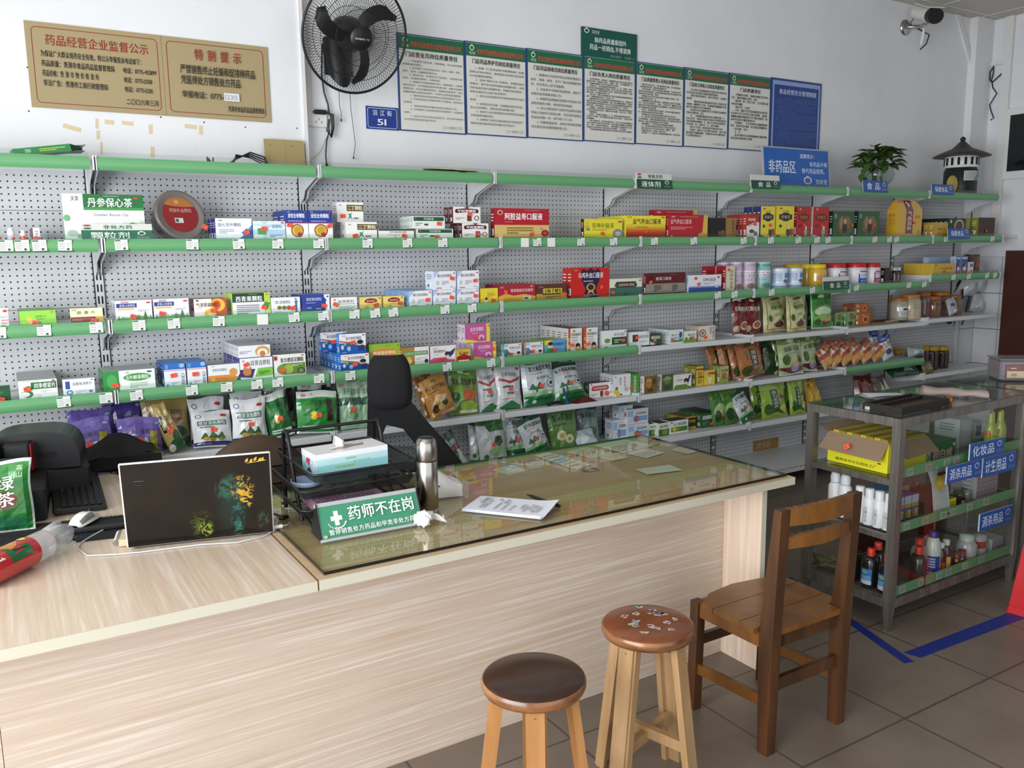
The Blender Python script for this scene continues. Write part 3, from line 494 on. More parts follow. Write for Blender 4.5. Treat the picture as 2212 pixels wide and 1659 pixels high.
('blue_carton',(5.646,5.713,0.14,1.332,1.462,0.045,1),'pale blue carton, second of five in a row behind','9cb8d8;r 0 .5 1 .6 4f78b0','','','','pale blue cartons in a row',0),
('blue_carton',(5.716,5.784,0.14,1.332,1.461,0.045,1),'pale blue carton, third of five in a row behind','9cb8d8;r 0 .5 1 .6 4f78b0','','','','pale blue cartons in a row',0),
('blue_carton',(5.786,5.855,0.14,1.332,1.46,0.045,1),'pale blue carton, fourth of five in a row behind','9cb8d8;r 0 .5 1 .6 4f78b0','','','','pale blue cartons in a row',0),
('blue_carton',(5.852,5.922,0.14,1.332,1.459,0.045,1),'pale blue carton, fifth of five in a row behind','9cb8d8;r 0 .5 1 .6 4f78b0','','','','pale blue cartons in a row',0),
('toothpaste_carton',(5.732,5.792,0.022,1.332,1.467,0.045,1),'tall blue and red carton, left of pair','3a5a98;r 0 0 1 .24 a83a44;e .3 .2 .8 .44 d8dce4;r .1 .84 .9 .96 b8ccec','.6 .55','b8c8e0','','tall blue and red cartons',0),
('toothpaste_carton',(5.797,5.884,0.022,1.332,1.467,0.045,1),'tall blue and red carton, right of pair','3a5a98;r 0 0 1 .24 a83a44;e .3 .2 .8 .44 d8dce4;r .1 .84 .9 .96 b8ccec','.6 .5','b8c8e0','','tall blue and red cartons',0),
('white_carton',(5.895,5.962,0.022,1.332,1.423,0.045,1),'small white carton with a blue head and yellow foot','d8d8dc;r .3 .6 .9 .84 5a78b0;r 0 0 1 .2 d8b84a','.5 .24','','','',0),
('dark_green_carton',(-0.418,-0.364,0.022,1.009,1.068,0.045,1),'dark green carton cut off by the left picture edge','14502c;r 0 .92 1 1 0f3f22;l .1 .5 .6 .7 2 3f8a58','.4 .2','','','',0),
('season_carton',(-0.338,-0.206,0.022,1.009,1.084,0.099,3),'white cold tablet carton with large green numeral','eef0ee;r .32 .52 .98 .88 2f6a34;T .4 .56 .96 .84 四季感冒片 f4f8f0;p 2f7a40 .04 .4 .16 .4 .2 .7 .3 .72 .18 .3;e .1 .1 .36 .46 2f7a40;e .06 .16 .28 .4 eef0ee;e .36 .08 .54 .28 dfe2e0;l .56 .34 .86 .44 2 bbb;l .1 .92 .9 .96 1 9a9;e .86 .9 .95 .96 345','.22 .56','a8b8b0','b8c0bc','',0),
('tablet_carton',(-0.188,-0.075,0.022,1.009,1.076,0.04,1),'white tablet carton with a blue bar and round seal','eef0f6;r .08 .42 .22 .88 2f4f9c;t .3 .6 .92 .8 盐酸氨溴索片 4a5470;e .1 .06 .3 .36 4f9ad8;e .15 .14 .25 .28 eef0f6;e .8 .14 .92 .28 5a7ac0;l .4 .1 .7 .3 2 ccd;e .88 .88 .96 .94 c33','','c8ccd8','','',0),
('leaf_carton',(-0.044,0.15,0.022,1.009,1.094,0.18,1),'white and green detox granule carton with a leaf','eef2ee;r 0 0 .3 1 2f8f44;e .06 .2 .26 .84 4fa858;e .38 .46 .92 .84 4f9a4c;T .42 .54 .88 .76 玉叶解毒颗粒 e8f4e4;l .5 .12 .84 .4 4 aca;t .4 .86 .5 .94 三金 333;e .84 .84 .94 .92 345','.22 .32','2f8f44','b8c4bc','',0),
('stomach_box',(0.184,0.27,0.022,1.009,1.108,0.09,2),'blue topped stomach granule carton, left of pair','e8ecf2;r 0 .74 1 1 2f6fc0;r 0 .68 1 .71 d88;r .06 .78 .2 .96 5f9ae0;e .7 .8 .96 .98 8fc0f0;v .76 .06 .96 .6 九胃泰颗 6a7484;e .06 .04 .2 .14 5fa0d8;l .3 .06 .6 .2 2 bbc','.42 .5','2a64b4','3f86d4','',0),
('stomach_box',(0.275,0.353,0.022,1.009,1.108,0.08,2),'blue topped stomach granule carton, right of pair','e8ecf2;r 0 .74 1 1 2f6fc0;r 0 .68 1 .71 d88;r .06 .78 .2 .96 5f9ae0;e .7 .8 .96 .98 8fc0f0;v .76 .06 .96 .6 九胃泰颗 6a7484;e .06 .04 .2 .14 5fa0d8;l .3 .06 .6 .2 2 bbc','.4 .48','','3f86d4','',0),
('throat_clear_carton',(0.359,0.491,0.022,1.009,1.088,0.045,1),'white and orange throat granule carton with a profile','eef0f2;r 0 0 .8 .42 e0903c;t .12 .62 .6 .8 清喉利咽颗粒 7a8494;e .66 .34 .92 .76 e09a4c;p e09a4c .6 0 .62 .3 .8 .4 .94 .24 .96 0;e .06 .1 .22 .3 f0c03c;p 2a4a44 .88 .1 .98 .4 1 .4 1 0;l .1 .9 .3 .94 1 555','','c8ccd4','8a8c90','',0),
('twin_coptis_carton',(0.492,0.634,0.022,1.009,1.106,0.042,7),'white granule carton with purple and green slanted panels','f0f1f3;p 3a2f6c 0 .16 0 .5 .46 .5 .36 .1;p 7fc84a .44 .12 .54 .52 1 .54 1 .16;t .32 .64 .94 .9 双黄连颗粒 4a4a5a;e .08 .2 .34 .56 c8804a;e .1 .5 .16 .6 c8804a;e .28 .5 .34 .6 c8804a;l .56 .22 .9 .4 3 3f7a24;e .06 .84 .14 .92 b9b','.18 .72','4a3f94','','',0),
('twin_coptis_carton',(0.492,0.63,0.034,1.107,1.159,0.039,7),'white granule carton with an orange half ring, upper front of a row','eeeef2;e .52 0 .98 .92 d8a04c;e .58 0 .92 .7 f0e8e0;e .66 0 .84 .5 c8804a;l .1 .3 .4 .6 2 bbb;e .02 .3 .12 .56 c9b8c8','','e4e4ea','','',0),
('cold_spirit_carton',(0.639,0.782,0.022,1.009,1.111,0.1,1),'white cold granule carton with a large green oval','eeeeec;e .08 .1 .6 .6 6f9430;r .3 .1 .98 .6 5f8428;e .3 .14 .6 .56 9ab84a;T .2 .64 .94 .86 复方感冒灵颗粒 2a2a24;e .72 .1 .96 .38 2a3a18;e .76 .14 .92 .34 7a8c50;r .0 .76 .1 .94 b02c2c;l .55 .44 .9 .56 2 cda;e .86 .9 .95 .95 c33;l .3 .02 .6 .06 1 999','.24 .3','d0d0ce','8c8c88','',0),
('zinc_carton',(0.946,1.084,0.022,1.009,1.089,0.049,6),'blue and white zinc granule carton, lower front of a stack','eeeef2;p 1f5aac 0 .0 0 .52 .3 .5 .7 .4 1 .3 1 0;p 4f8f4a 0 .52 0 .56 .4 .54 .8 .36 1 .34 1 .3 .7 .4 .3 .5;p b83a4c 0 .62 0 .68 .5 .56 1 .36 1 .32 .5 .5;t .24 .68 .84 .86 复方锌铁钙颗粒 3a3a44;e .06 .22 .16 .46 e8d0dc;e .28 .14 .42 .38 9cc4e8;e .16 .4 .26 .56 7fb45a;l .08 .04 .4 .1 1 9cc0ec;l .1 .88 .36 .93 1 c55;e .86 .88 .95 .94 c33;e .66 .4 .86 .5 e8c8ac;e .66 .46 .88 .68 222;r .7 .14 .9 .4 23357c','.48 .4','2f7cd4','','',0),
('zinc_carton',(0.944,1.074,0.028,1.09,1.183,0.038,1),'blue and white zinc granule carton, upper front of a stack','eeeef2;p 1f5aac 0 .0 0 .52 .3 .5 .7 .4 1 .3 1 0;p 4f8f4a 0 .52 0 .56 .4 .54 .8 .36 1 .34 1 .3 .7 .4 .3 .5;p b83a4c 0 .62 0 .68 .5 .56 1 .36 1 .32 .5 .5;t .24 .68 .84 .86 复方锌铁钙颗粒 3a3a44;e .06 .22 .16 .46 e8d0dc;e .28 .14 .42 .38 9cc4e8;e .16 .4 .26 .56 7fb45a;l .08 .04 .4 .1 1 9cc0ec;l .1 .88 .36 .93 1 c55;e .86 .88 .95 .94 c33;e .66 .4 .86 .5 e8c8ac;e .66 .46 .88 .68 222;r .7 .14 .9 .4 23357c','.48 .56','2f8ae4','','',0),
('zinc_carton',(0.902,1.031,0.165,1.09,1.183,0.029,1),'blue and white zinc granule carton, upper one standing behind','eeeef2;p 1f5aac 0 .0 0 .52 .3 .5 .7 .4 1 .3 1 0;p 4f8f4a 0 .52 0 .56 .4 .54 .8 .36 1 .34 1 .3 .7 .4 .3 .5;p b83a4c 0 .62 0 .68 .5 .56 1 .36 1 .32 .5 .5;t .24 .68 .84 .86 复方锌铁钙颗粒 3a3a44;e .06 .22 .16 .46 e8d0dc;e .28 .14 .42 .38 9cc4e8;e .16 .4 .26 .56 7fb45a;l .08 .04 .4 .1 1 9cc0ec;l .1 .88 .36 .93 1 c55;e .86 .88 .95 .94 c33;e .66 .4 .86 .5 e8c8ac;e .66 .46 .88 .68 222;r .7 .14 .9 .4 23357c','.48 .5','2f7cd4','','',0),
('lysine_carton',(1.096,1.256,0.05,1.009,1.124,0.045,1),'large lime green granule carton with an orange speech bubble','8fbe3a;e .04 .44 .94 .8 d88a3c;p d88a3c .18 .5 .2 .38 .3 .5;T .12 .54 .86 .7 赖氨葡锌颗粒 f4ead0;l .2 .22 .7 .34 2 5a8420;e .76 .0 .96 .28 f0d89c;e .78 .14 .92 .34 e8b84a;l .5 .9 .86 .93 1 5f8a2c;e .88 .88 .95 .93 d55','.76 .36','6f9c2c','','',0),
('amino_carton',(1.251,1.394,0.022,1.009,1.099,0.045,1),'gold and white granule carton with a green title strip','eeeeec;r 0 0 .46 1 a8843c;r .04 .56 .96 .78 5f9a5c;t .08 .6 .92 .74 口服五维葡萄糖 dfe8d4;e .14 .1 .36 .4 e8d8a0;e .16 .28 .34 .5 e0b84a;e .82 .1 .96 .32 2a2f6c;l .5 .3 .9 .42 2 bbb','','96702c','','',0),
('pink_zinc_carton',(1.4,1.541,0.022,1.009,1.096,0.012,1),'white and pink zinc granule carton with a flying figure','eeeef0;p e85a8c 0 0 0 .2 .12 .34 .6 .34 .7 .2 1 .16 1 0;t .12 .6 .6 .78 葡萄糖酸锌 4a3a44;e .56 .36 .78 .66 3a2c44;p 2f3a6c .74 .3 .9 .5 .98 .86 .84 .7 .72 .6;e .6 .34 .74 .46 e8c8b0;l .1 .84 .4 .9 1 c55;l .12 .48 .5 .54 1 bbb','.4 .24','e8688c','','',0),
('cough_small_carton',(1.535,1.613,0.004,1.009,1.074,0.03,1),'small yellow and red carton before the pink cartons','d8c04a;p a8242c 0 0 0 .4 .5 .64 1 .4 1 0;T .16 .58 .84 .78 强力枇杷 7a1c20;l .1 .84 .6 .9 1 a33;r .1 .06 .9 .16 e8d8a0','','b89c3c','','',0),
('motherwort_carton',(1.649,1.782,0.04,1.009,1.095,0.056,4),'pink and yellow granule carton, lower front of a stack','c85a9c;r .86 0 1 1 e8d84a;p e8d84a 0 .0 0 .2 .3 .14 .6 0;r 0 0 .86 .05 e8d84a;T .2 .6 .76 .84 益母草颗粒 f0dcec;l .28 .46 .68 .54 1 e8b8d4;e .5 .14 .78 .42 e8b4d4;e .6 .1 .7 .3 a83a80;e .9 .84 .98 .9 c33','.82 .58','e8d8e8','','',0),
('motherwort_carton',(1.605,1.749,0.044,1.096,1.189,0.041,2),'pink and yellow granule carton, upper front of a stack','c85a9c;r .86 0 1 1 e8d84a;p e8d84a 0 .0 0 .2 .3 .14 .6 0;r 0 0 .86 .05 e8d84a;T .2 .6 .76 .84 益母草颗粒 f0dcec;l .28 .46 .68 .54 1 e8b8d4;e .5 .14 .78 .42 e8b4d4;e .6 .1 .7 .3 a83a80;e .9 .84 .98 .9 c33','.42 .34','e8d8e8','','',0),
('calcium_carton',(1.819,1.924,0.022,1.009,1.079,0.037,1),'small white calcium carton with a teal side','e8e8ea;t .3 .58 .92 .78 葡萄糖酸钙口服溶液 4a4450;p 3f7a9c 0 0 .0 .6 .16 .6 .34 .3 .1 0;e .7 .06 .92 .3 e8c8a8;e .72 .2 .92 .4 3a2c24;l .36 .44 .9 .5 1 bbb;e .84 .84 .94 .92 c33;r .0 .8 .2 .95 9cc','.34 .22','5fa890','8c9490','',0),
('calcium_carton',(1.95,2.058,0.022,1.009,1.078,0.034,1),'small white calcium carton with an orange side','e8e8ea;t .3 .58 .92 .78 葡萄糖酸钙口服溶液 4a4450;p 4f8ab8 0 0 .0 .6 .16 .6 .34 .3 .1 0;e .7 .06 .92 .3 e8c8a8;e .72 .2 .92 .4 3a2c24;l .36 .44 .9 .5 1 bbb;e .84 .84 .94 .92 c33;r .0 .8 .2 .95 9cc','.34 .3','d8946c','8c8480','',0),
('calcium_box',(2.067,2.199,0.022,1.009,1.081,0.14,1),'small blue calcium carton with a green and yellow flap','5fa0d0;p e8d040 0 .6 0 1 .4 1;e .14 .3 .4 .8 e8c8a8;r .14 .1 .4 .42 4f8a4c;t .36 .56 .94 .8 葡萄糖酸锌 23406c;l .5 .1 .9 .16 1 cde;e .16 .6 .38 .86 3a2c24','.46 .26','6fae4c','8fb05c','',0),
('vitamin_carton',(2.219,2.309,0.022,1.009,1.135,0.055,5),'tall white calcium carton with red edges, left of pair','e8e6e4;r 0 0 .16 1 c8502c;r 0 .1 .14 .3 d8c04a;r 0 .44 .14 .6 d8a04a;t .22 .66 .96 .8 葡萄糖酸钙 4a2c2c;l .24 .58 .9 .64 1 a66;l .26 .34 .7 .54 4 bbb;e .48 .02 .94 .22 d8984a;e .52 .14 .86 .36 2a2420;e .58 .1 .82 .22 e8c8a8;e .3 .84 .5 .93 8a9a3c','.26 .28','dcd8d4','7a1c20','',0),
('vitamin_carton',(2.324,2.416,0.022,1.009,1.133,0.017,1),'tall white calcium carton with red edges, right of pair','e8e6e4;r 0 0 .16 1 c8502c;r 0 .1 .14 .3 d8c04a;r 0 .44 .14 .6 d8a04a;t .22 .66 .96 .8 葡萄糖酸钙 4a2c2c;l .24 .58 .9 .64 1 a66;l .26 .34 .7 .54 4 bbb;e .48 .02 .94 .22 d8984a;e .52 .14 .86 .36 2a2420;e .58 .1 .82 .22 e8c8a8;e .3 .84 .5 .93 8a9a3c','.26 .28','c8502c','7a1c20','',0),
('fever_carton',(2.444,2.618,0.022,1.009,1.109,0.013,2),'white oral liquid carton with a dark green panel','e8e8e8;r .4 .18 1 .6 2f5238;t .48 .66 .92 .84 清开灵口服液 4a4a4a;e .1 .3 .34 .56 5f9a44;l .5 .26 .8 .5 2 b8d0b4;l .1 .04 .3 .12 1 555;e .9 .86 .97 .92 445','.84 .4','d0d0d0','','',0),
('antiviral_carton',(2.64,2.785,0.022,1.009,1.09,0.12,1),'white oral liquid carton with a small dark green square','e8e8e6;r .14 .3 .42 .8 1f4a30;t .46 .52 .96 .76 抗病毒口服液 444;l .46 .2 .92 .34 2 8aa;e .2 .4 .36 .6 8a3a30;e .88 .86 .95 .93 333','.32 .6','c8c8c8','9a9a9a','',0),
('green_small_carton',(2.789,2.873,0.022,1.001,1.072,0.045,1),'small dark green carton with pale writing','27523a;r .1 .56 .9 .8 c8d4c4;t .16 .58 .86 .78 小柴胡 2a3a2c;p c8d0c0 0 .0 0 .4 .5 .14;r 0 0 1 .1 1c3c2a','.36 .44','1c3c2a','','',0),
('patch_carton',(2.933,3.04,0.022,1.001,1.085,0.023,8),'white carton with a green hill picture, front of a row','e4e6e8;r .1 .3 .84 .5 9cc0dc;p 5f8a3c .06 .12 .3 .3 .6 .24 .96 .4 .96 .12;e .7 .4 .94 .84 2f5a94;t .14 .56 .66 .7 藿香正气 3a4450;l .5 .86 .9 .9 1 888','.2 .28','d4d8dc','b8bcc0','',0),
('green_carton',(3.048,3.146,0.022,1.001,1.071,0.012,1),'small white and green carton beside the hill picture carton','dfe4d8;r 0 0 1 .3 6f9c3c;e .06 .1 .3 .5 5f8f3c;t .3 .56 .9 .76 藿香清胃 445;e .4 .2 .7 .5 4f8a3c','.64 .4','b8c4a8','','',0),
('pulse_carton',(3.188,3.328,0.053,1.001,1.09,0.037,3),'cream carton with a brown coiled ring print','dcd2c4;e .06 .26 .46 .78 8a6a54;e .12 .34 .4 .7 dcd2c4;e .18 .42 .34 .62 8a6a54;v .84 .1 .96 .94 生脉饮 3a2c24;v .66 .4 .8 .9 党参方 4a3c30;l .06 .06 .24 .1 1 666','.4 .22','b8aca0','','',0),
('green_food_carton',(4.56,4.69,0.153,1.001,1.099,0.06,1),'pale green food carton with dark print, left of pair','7fa86c;r .2 .7 .5 .86 b0502c;T .2 .44 .8 .7 苦荞 2c3a24;e .1 .04 .5 .34 3c4a2c;p 2c3a24 .6 .05 .7 .4 .8 .1 .9 .3 .94 .05','','6a9458','','pale green food cartons',0),
('green_food_carton',(4.659,4.789,0.13,1.001,1.103,0.06,1),'pale green food carton with dark print, right of pair','7fa86c;r .2 .7 .5 .86 b0502c;T .2 .44 .8 .7 苦荞 2c3a24;e .1 .04 .5 .34 3c4a2c;p 2c3a24 .6 .05 .7 .4 .8 .1 .9 .3 .94 .05','','6a9458','','pale green food cartons',0),
('orange_food_carton',(4.751,4.868,0.1,1.001,1.086,0.045,1),'small orange food carton beside the green cartons','b0602c;e .3 .2 .8 .8 d8a05c;e .4 .3 .7 .7 7a3c1c;t .1 .8 .5 .95 枣 e8c88c','.7 .5','','','orange food cartons',0),
('orange_food_carton',(4.762,4.846,0.104,1.087,1.157,0.045,1),'small orange food carton on top of the stack, right','b0602c;e .3 .2 .8 .8 d8a05c;e .4 .3 .7 .7 7a3c1c','.6 .5','','','orange food cartons',0),
('orange_food_carton2',(4.754,4.874,0.2,1.002,1.149,0.045,1),'small orange food carton behind the green cartons','a4582a;e .3 .2 .8 .8 c8905c;e .4 .3 .7 .7 7a3c1c','','','','orange food cartons',0),
('liver_carton',(2.408,2.562,0.09,0.724,0.81,0.051,1),'white granule carton with a red title plaque','e8e4e2;p b02c34 .1 .62 .16 .8 .84 .8 .92 .62 .84 .48 .16 .48;t .18 .54 .84 .74 四味脾胃舒颗粒 f4e0dc;r .5 .06 .64 .44 6a3c2c;e .7 .06 .94 .4 c8644c;l .1 .14 .4 .3 2 a99;e .06 .88 .14 .96 c33','.78 .32','4a5a4c','5a2428','',0),
('yellow_flower_carton',(2.557,2.681,0.06,0.724,0.85,0.032,4),'tall white carton with yellow flowers','e6e6e6;e .0 .1 .3 .34 e0c83a;e .14 .0 .4 .2 d8c02c;e .1 .3 .26 .44 4f7a3c;t .08 .84 .16 .96 S 333;v .34 .5 .44 .86 颗粒剂 a44;v .6 .4 .7 .9 夏桑菊 a66;e .62 .2 .86 .4 b8b8c0;r .38 .04 .5 .1 334','','d0d4da','','',0),
('green_side_carton',(2.683,2.743,0.061,0.724,0.846,0.1,1),'narrow green carton with vertical white writing','4f9a3c;v .3 .1 .7 .9 杏菊感冒颗 e8f0e0;r 0 .96 1 1 3f842c','.0 .34','3f842c','','',0),
('gold_photo_carton',(2.762,2.857,0.037,0.724,0.826,0.04,1),'brown and gold photo carton with a white left strip','7a5c2c;e .1 .3 .6 .9 a8843c;r .24 .08 .7 .28 4a4038;l .2 .7 .8 .8 1 dcc080;e .6 .5 .95 .85 5a4420','','dcd8d4','','',0),
('green_photo_carton',(2.909,3.001,0.054,0.724,0.821,0.04,1),'dark green photo carton with a white left strip','4a5a2c;e .1 .4 .8 .9 6a7a3c;r .24 .08 .7 .28 3a4038;p 8a9a6c 0 .7 .5 .9 .9 .75 .5 .6','','dcd8d8','','',0),
('white_green_carton',(2.998,3.137,0.047,0.724,0.812,0.045,1),'white and green children granule carton','e4e6e2;p 5f8a34 0 0 0 .14 .1 .3 .7 .3 .8 .2 1 .1 1 0;e .56 .36 .82 .72 2a2430;p 2f2c3c .8 .3 .96 .9 .86 .9 .76 .5;t .1 .56 .5 .7 小儿清热颗粒 445;l .12 .84 .4 .9 1 99a;e .6 .3 .76 .5 e8d0bc','','c8c8c4','','',0),
('yellow_stack_carton',(3.192,3.251,0.065,0.724,0.845,0.058,2),'yellow double carton with red bands','d8c03c;r 0 .8 1 .9 a84a2c;t .2 .5 .8 .74 麦芽 3a2c10;r 0 .4 1 .5 a84a2c;t .2 .1 .8 .36 麦芽 3a2c10;e .02 .42 .2 .54 e8e0d0','','8a8424','','',0),
('yellow_child_carton',(3.259,3.353,0.071,0.724,0.814,0.045,1),'yellow carton with a child picture','e0cc3a;r .3 .68 1 .86 b0502c;e .36 .2 .74 .66 e8d8c0;e .4 .5 .7 .74 e0b040;r .44 .1 .66 .4 d8d8d8;e .2 .7 .4 .9 c8b4d0','','b8a42c','','',0),
('cream_green_carton',(3.389,3.462,0.064,0.724,0.831,0.032,4),'cream carton with a green ring, front of a row','b8b47c;r 0 .0 1 .3 8fa04c;e .2 .24 .8 .6 4f7a3c;e .3 .32 .7 .54 c87a3c;t .1 .66 .9 .82 清火胶囊 3a3a24','.5 .42','8a9450','7a7450','',0),
('white_blue_carton',(2.699,2.857,0.104,0.45,0.536,0.07,2),'white and blue square carton, lower front of a stack','dfe2e8;r .02 .5 .3 .9 9cc0dc;r .32 .18 .96 .5 7fa8d0;e .3 .12 .56 .56 4f84c0;e .36 .2 .5 .46 d87a4c;t .4 .6 .92 .78 清宣散颗粒 445;l .36 .84 .92 .88 1 99a;r .04 .1 .26 .44 cfd6e0','.52 .36','d0d6de','','',0),
('white_blue_carton',(2.694,2.853,0.106,0.537,0.627,0.08,1),'white and blue square carton, upper front of a stack','dfe2e8;r .02 .5 .3 .9 9cc0dc;r .32 .18 .96 .5 7fa8d0;e .3 .12 .56 .56 4f84c0;e .36 .2 .5 .46 d87a4c;t .4 .6 .92 .78 清宣散颗粒 445;l .36 .84 .92 .88 1 99a;r .04 .1 .26 .44 cfd6e0','.44 .3','d4dae2','8a8c92','',0),
('white_blue_carton2',(2.604,2.704,0.12,0.45,0.573,0.08,1),'white and blue square carton, lower left of the stack','dfe2e8;r .02 .5 .3 .9 9cc0dc;r .32 .18 .96 .5 7fa8d0;e .3 .12 .56 .56 4f84c0;e .36 .2 .5 .46 d87a4c;t .4 .6 .92 .78 清宣散颗粒 445;l .36 .84 .92 .88 1 99a;r .04 .1 .26 .44 cfd6e0','','d0d6de','','',0),
('white_blue_carton',(2.658,2.747,0.12,0.574,0.652,0.08,1),'white and blue square carton, upper left of the stack','dfe2e8;r .02 .5 .3 .9 9cc0dc;r .32 .18 .96 .5 7fa8d0;e .3 .12 .56 .56 4f84c0;e .36 .2 .5 .46 d87a4c;t .4 .6 .92 .78 清宣散颗粒 445;l .36 .84 .92 .88 1 99a;r .04 .1 .26 .44 cfd6e0','.4 .3','d0d6de','','',0),
('green_low_carton',(2.861,2.932,0.107,0.45,0.523,0.09,1),'white and green carton, left of three on the lowest shelf','e0e4dc;r .0 0 1 .5 3f6a2c;e .3 .05 .9 .5 6f9a34;t .1 .6 .9 .84 感冒灵颗粒 2a3a24','','','2f4a30','',0),
('green_low_carton',(2.907,2.988,0.072,0.45,0.527,0.09,1),'white and green carton, middle of three on the lowest shelf','e0e4dc;r .0 0 1 .5 3f6a2c;e .3 .05 .9 .5 6f9a34;t .1 .6 .9 .84 感冒灵颗粒 2a3a24','','','2f4a30','',0),
('green_low_carton',(2.991,3.14,0.07,0.45,0.53,0.085,1),'wide white carton with a green band on the lowest shelf','e6e8e2;r .08 .14 .96 .5 4f7a2c;e .14 .16 .34 .56 c8c04a;t .2 .58 .92 .84 小儿感冒颗粒 333;l .3 .2 .6 .4 2 b8d090;e .06 .8 .14 .92 345','','','2f4a34','',0),
('yellow_low_carton',(3.147,3.242,0.111,0.45,0.531,0.16,1),'yellow and black carton between green cartons','c8a434;r .3 .2 1 .9 2a2c20;T .36 .5 .94 .76 咳喘 d8b43c;l .1 .06 .9 .14 1 4a3c14','','','7a6c2c','',0),
('cough_low_carton',(3.271,3.404,0.097,0.45,0.541,0.05,4),'dark green cough carton with a white title strip, front of a row','2c5c34;r .1 .58 .92 .82 dfe4dc;t .14 .61 .9 .8 感咳止咳颗粒 2a3c2c;e .7 .1 .9 .36 6f9a4c;l .1 .2 .5 .4 2 6f9a74','.6 .22','356a3c','24482c','',0),
]
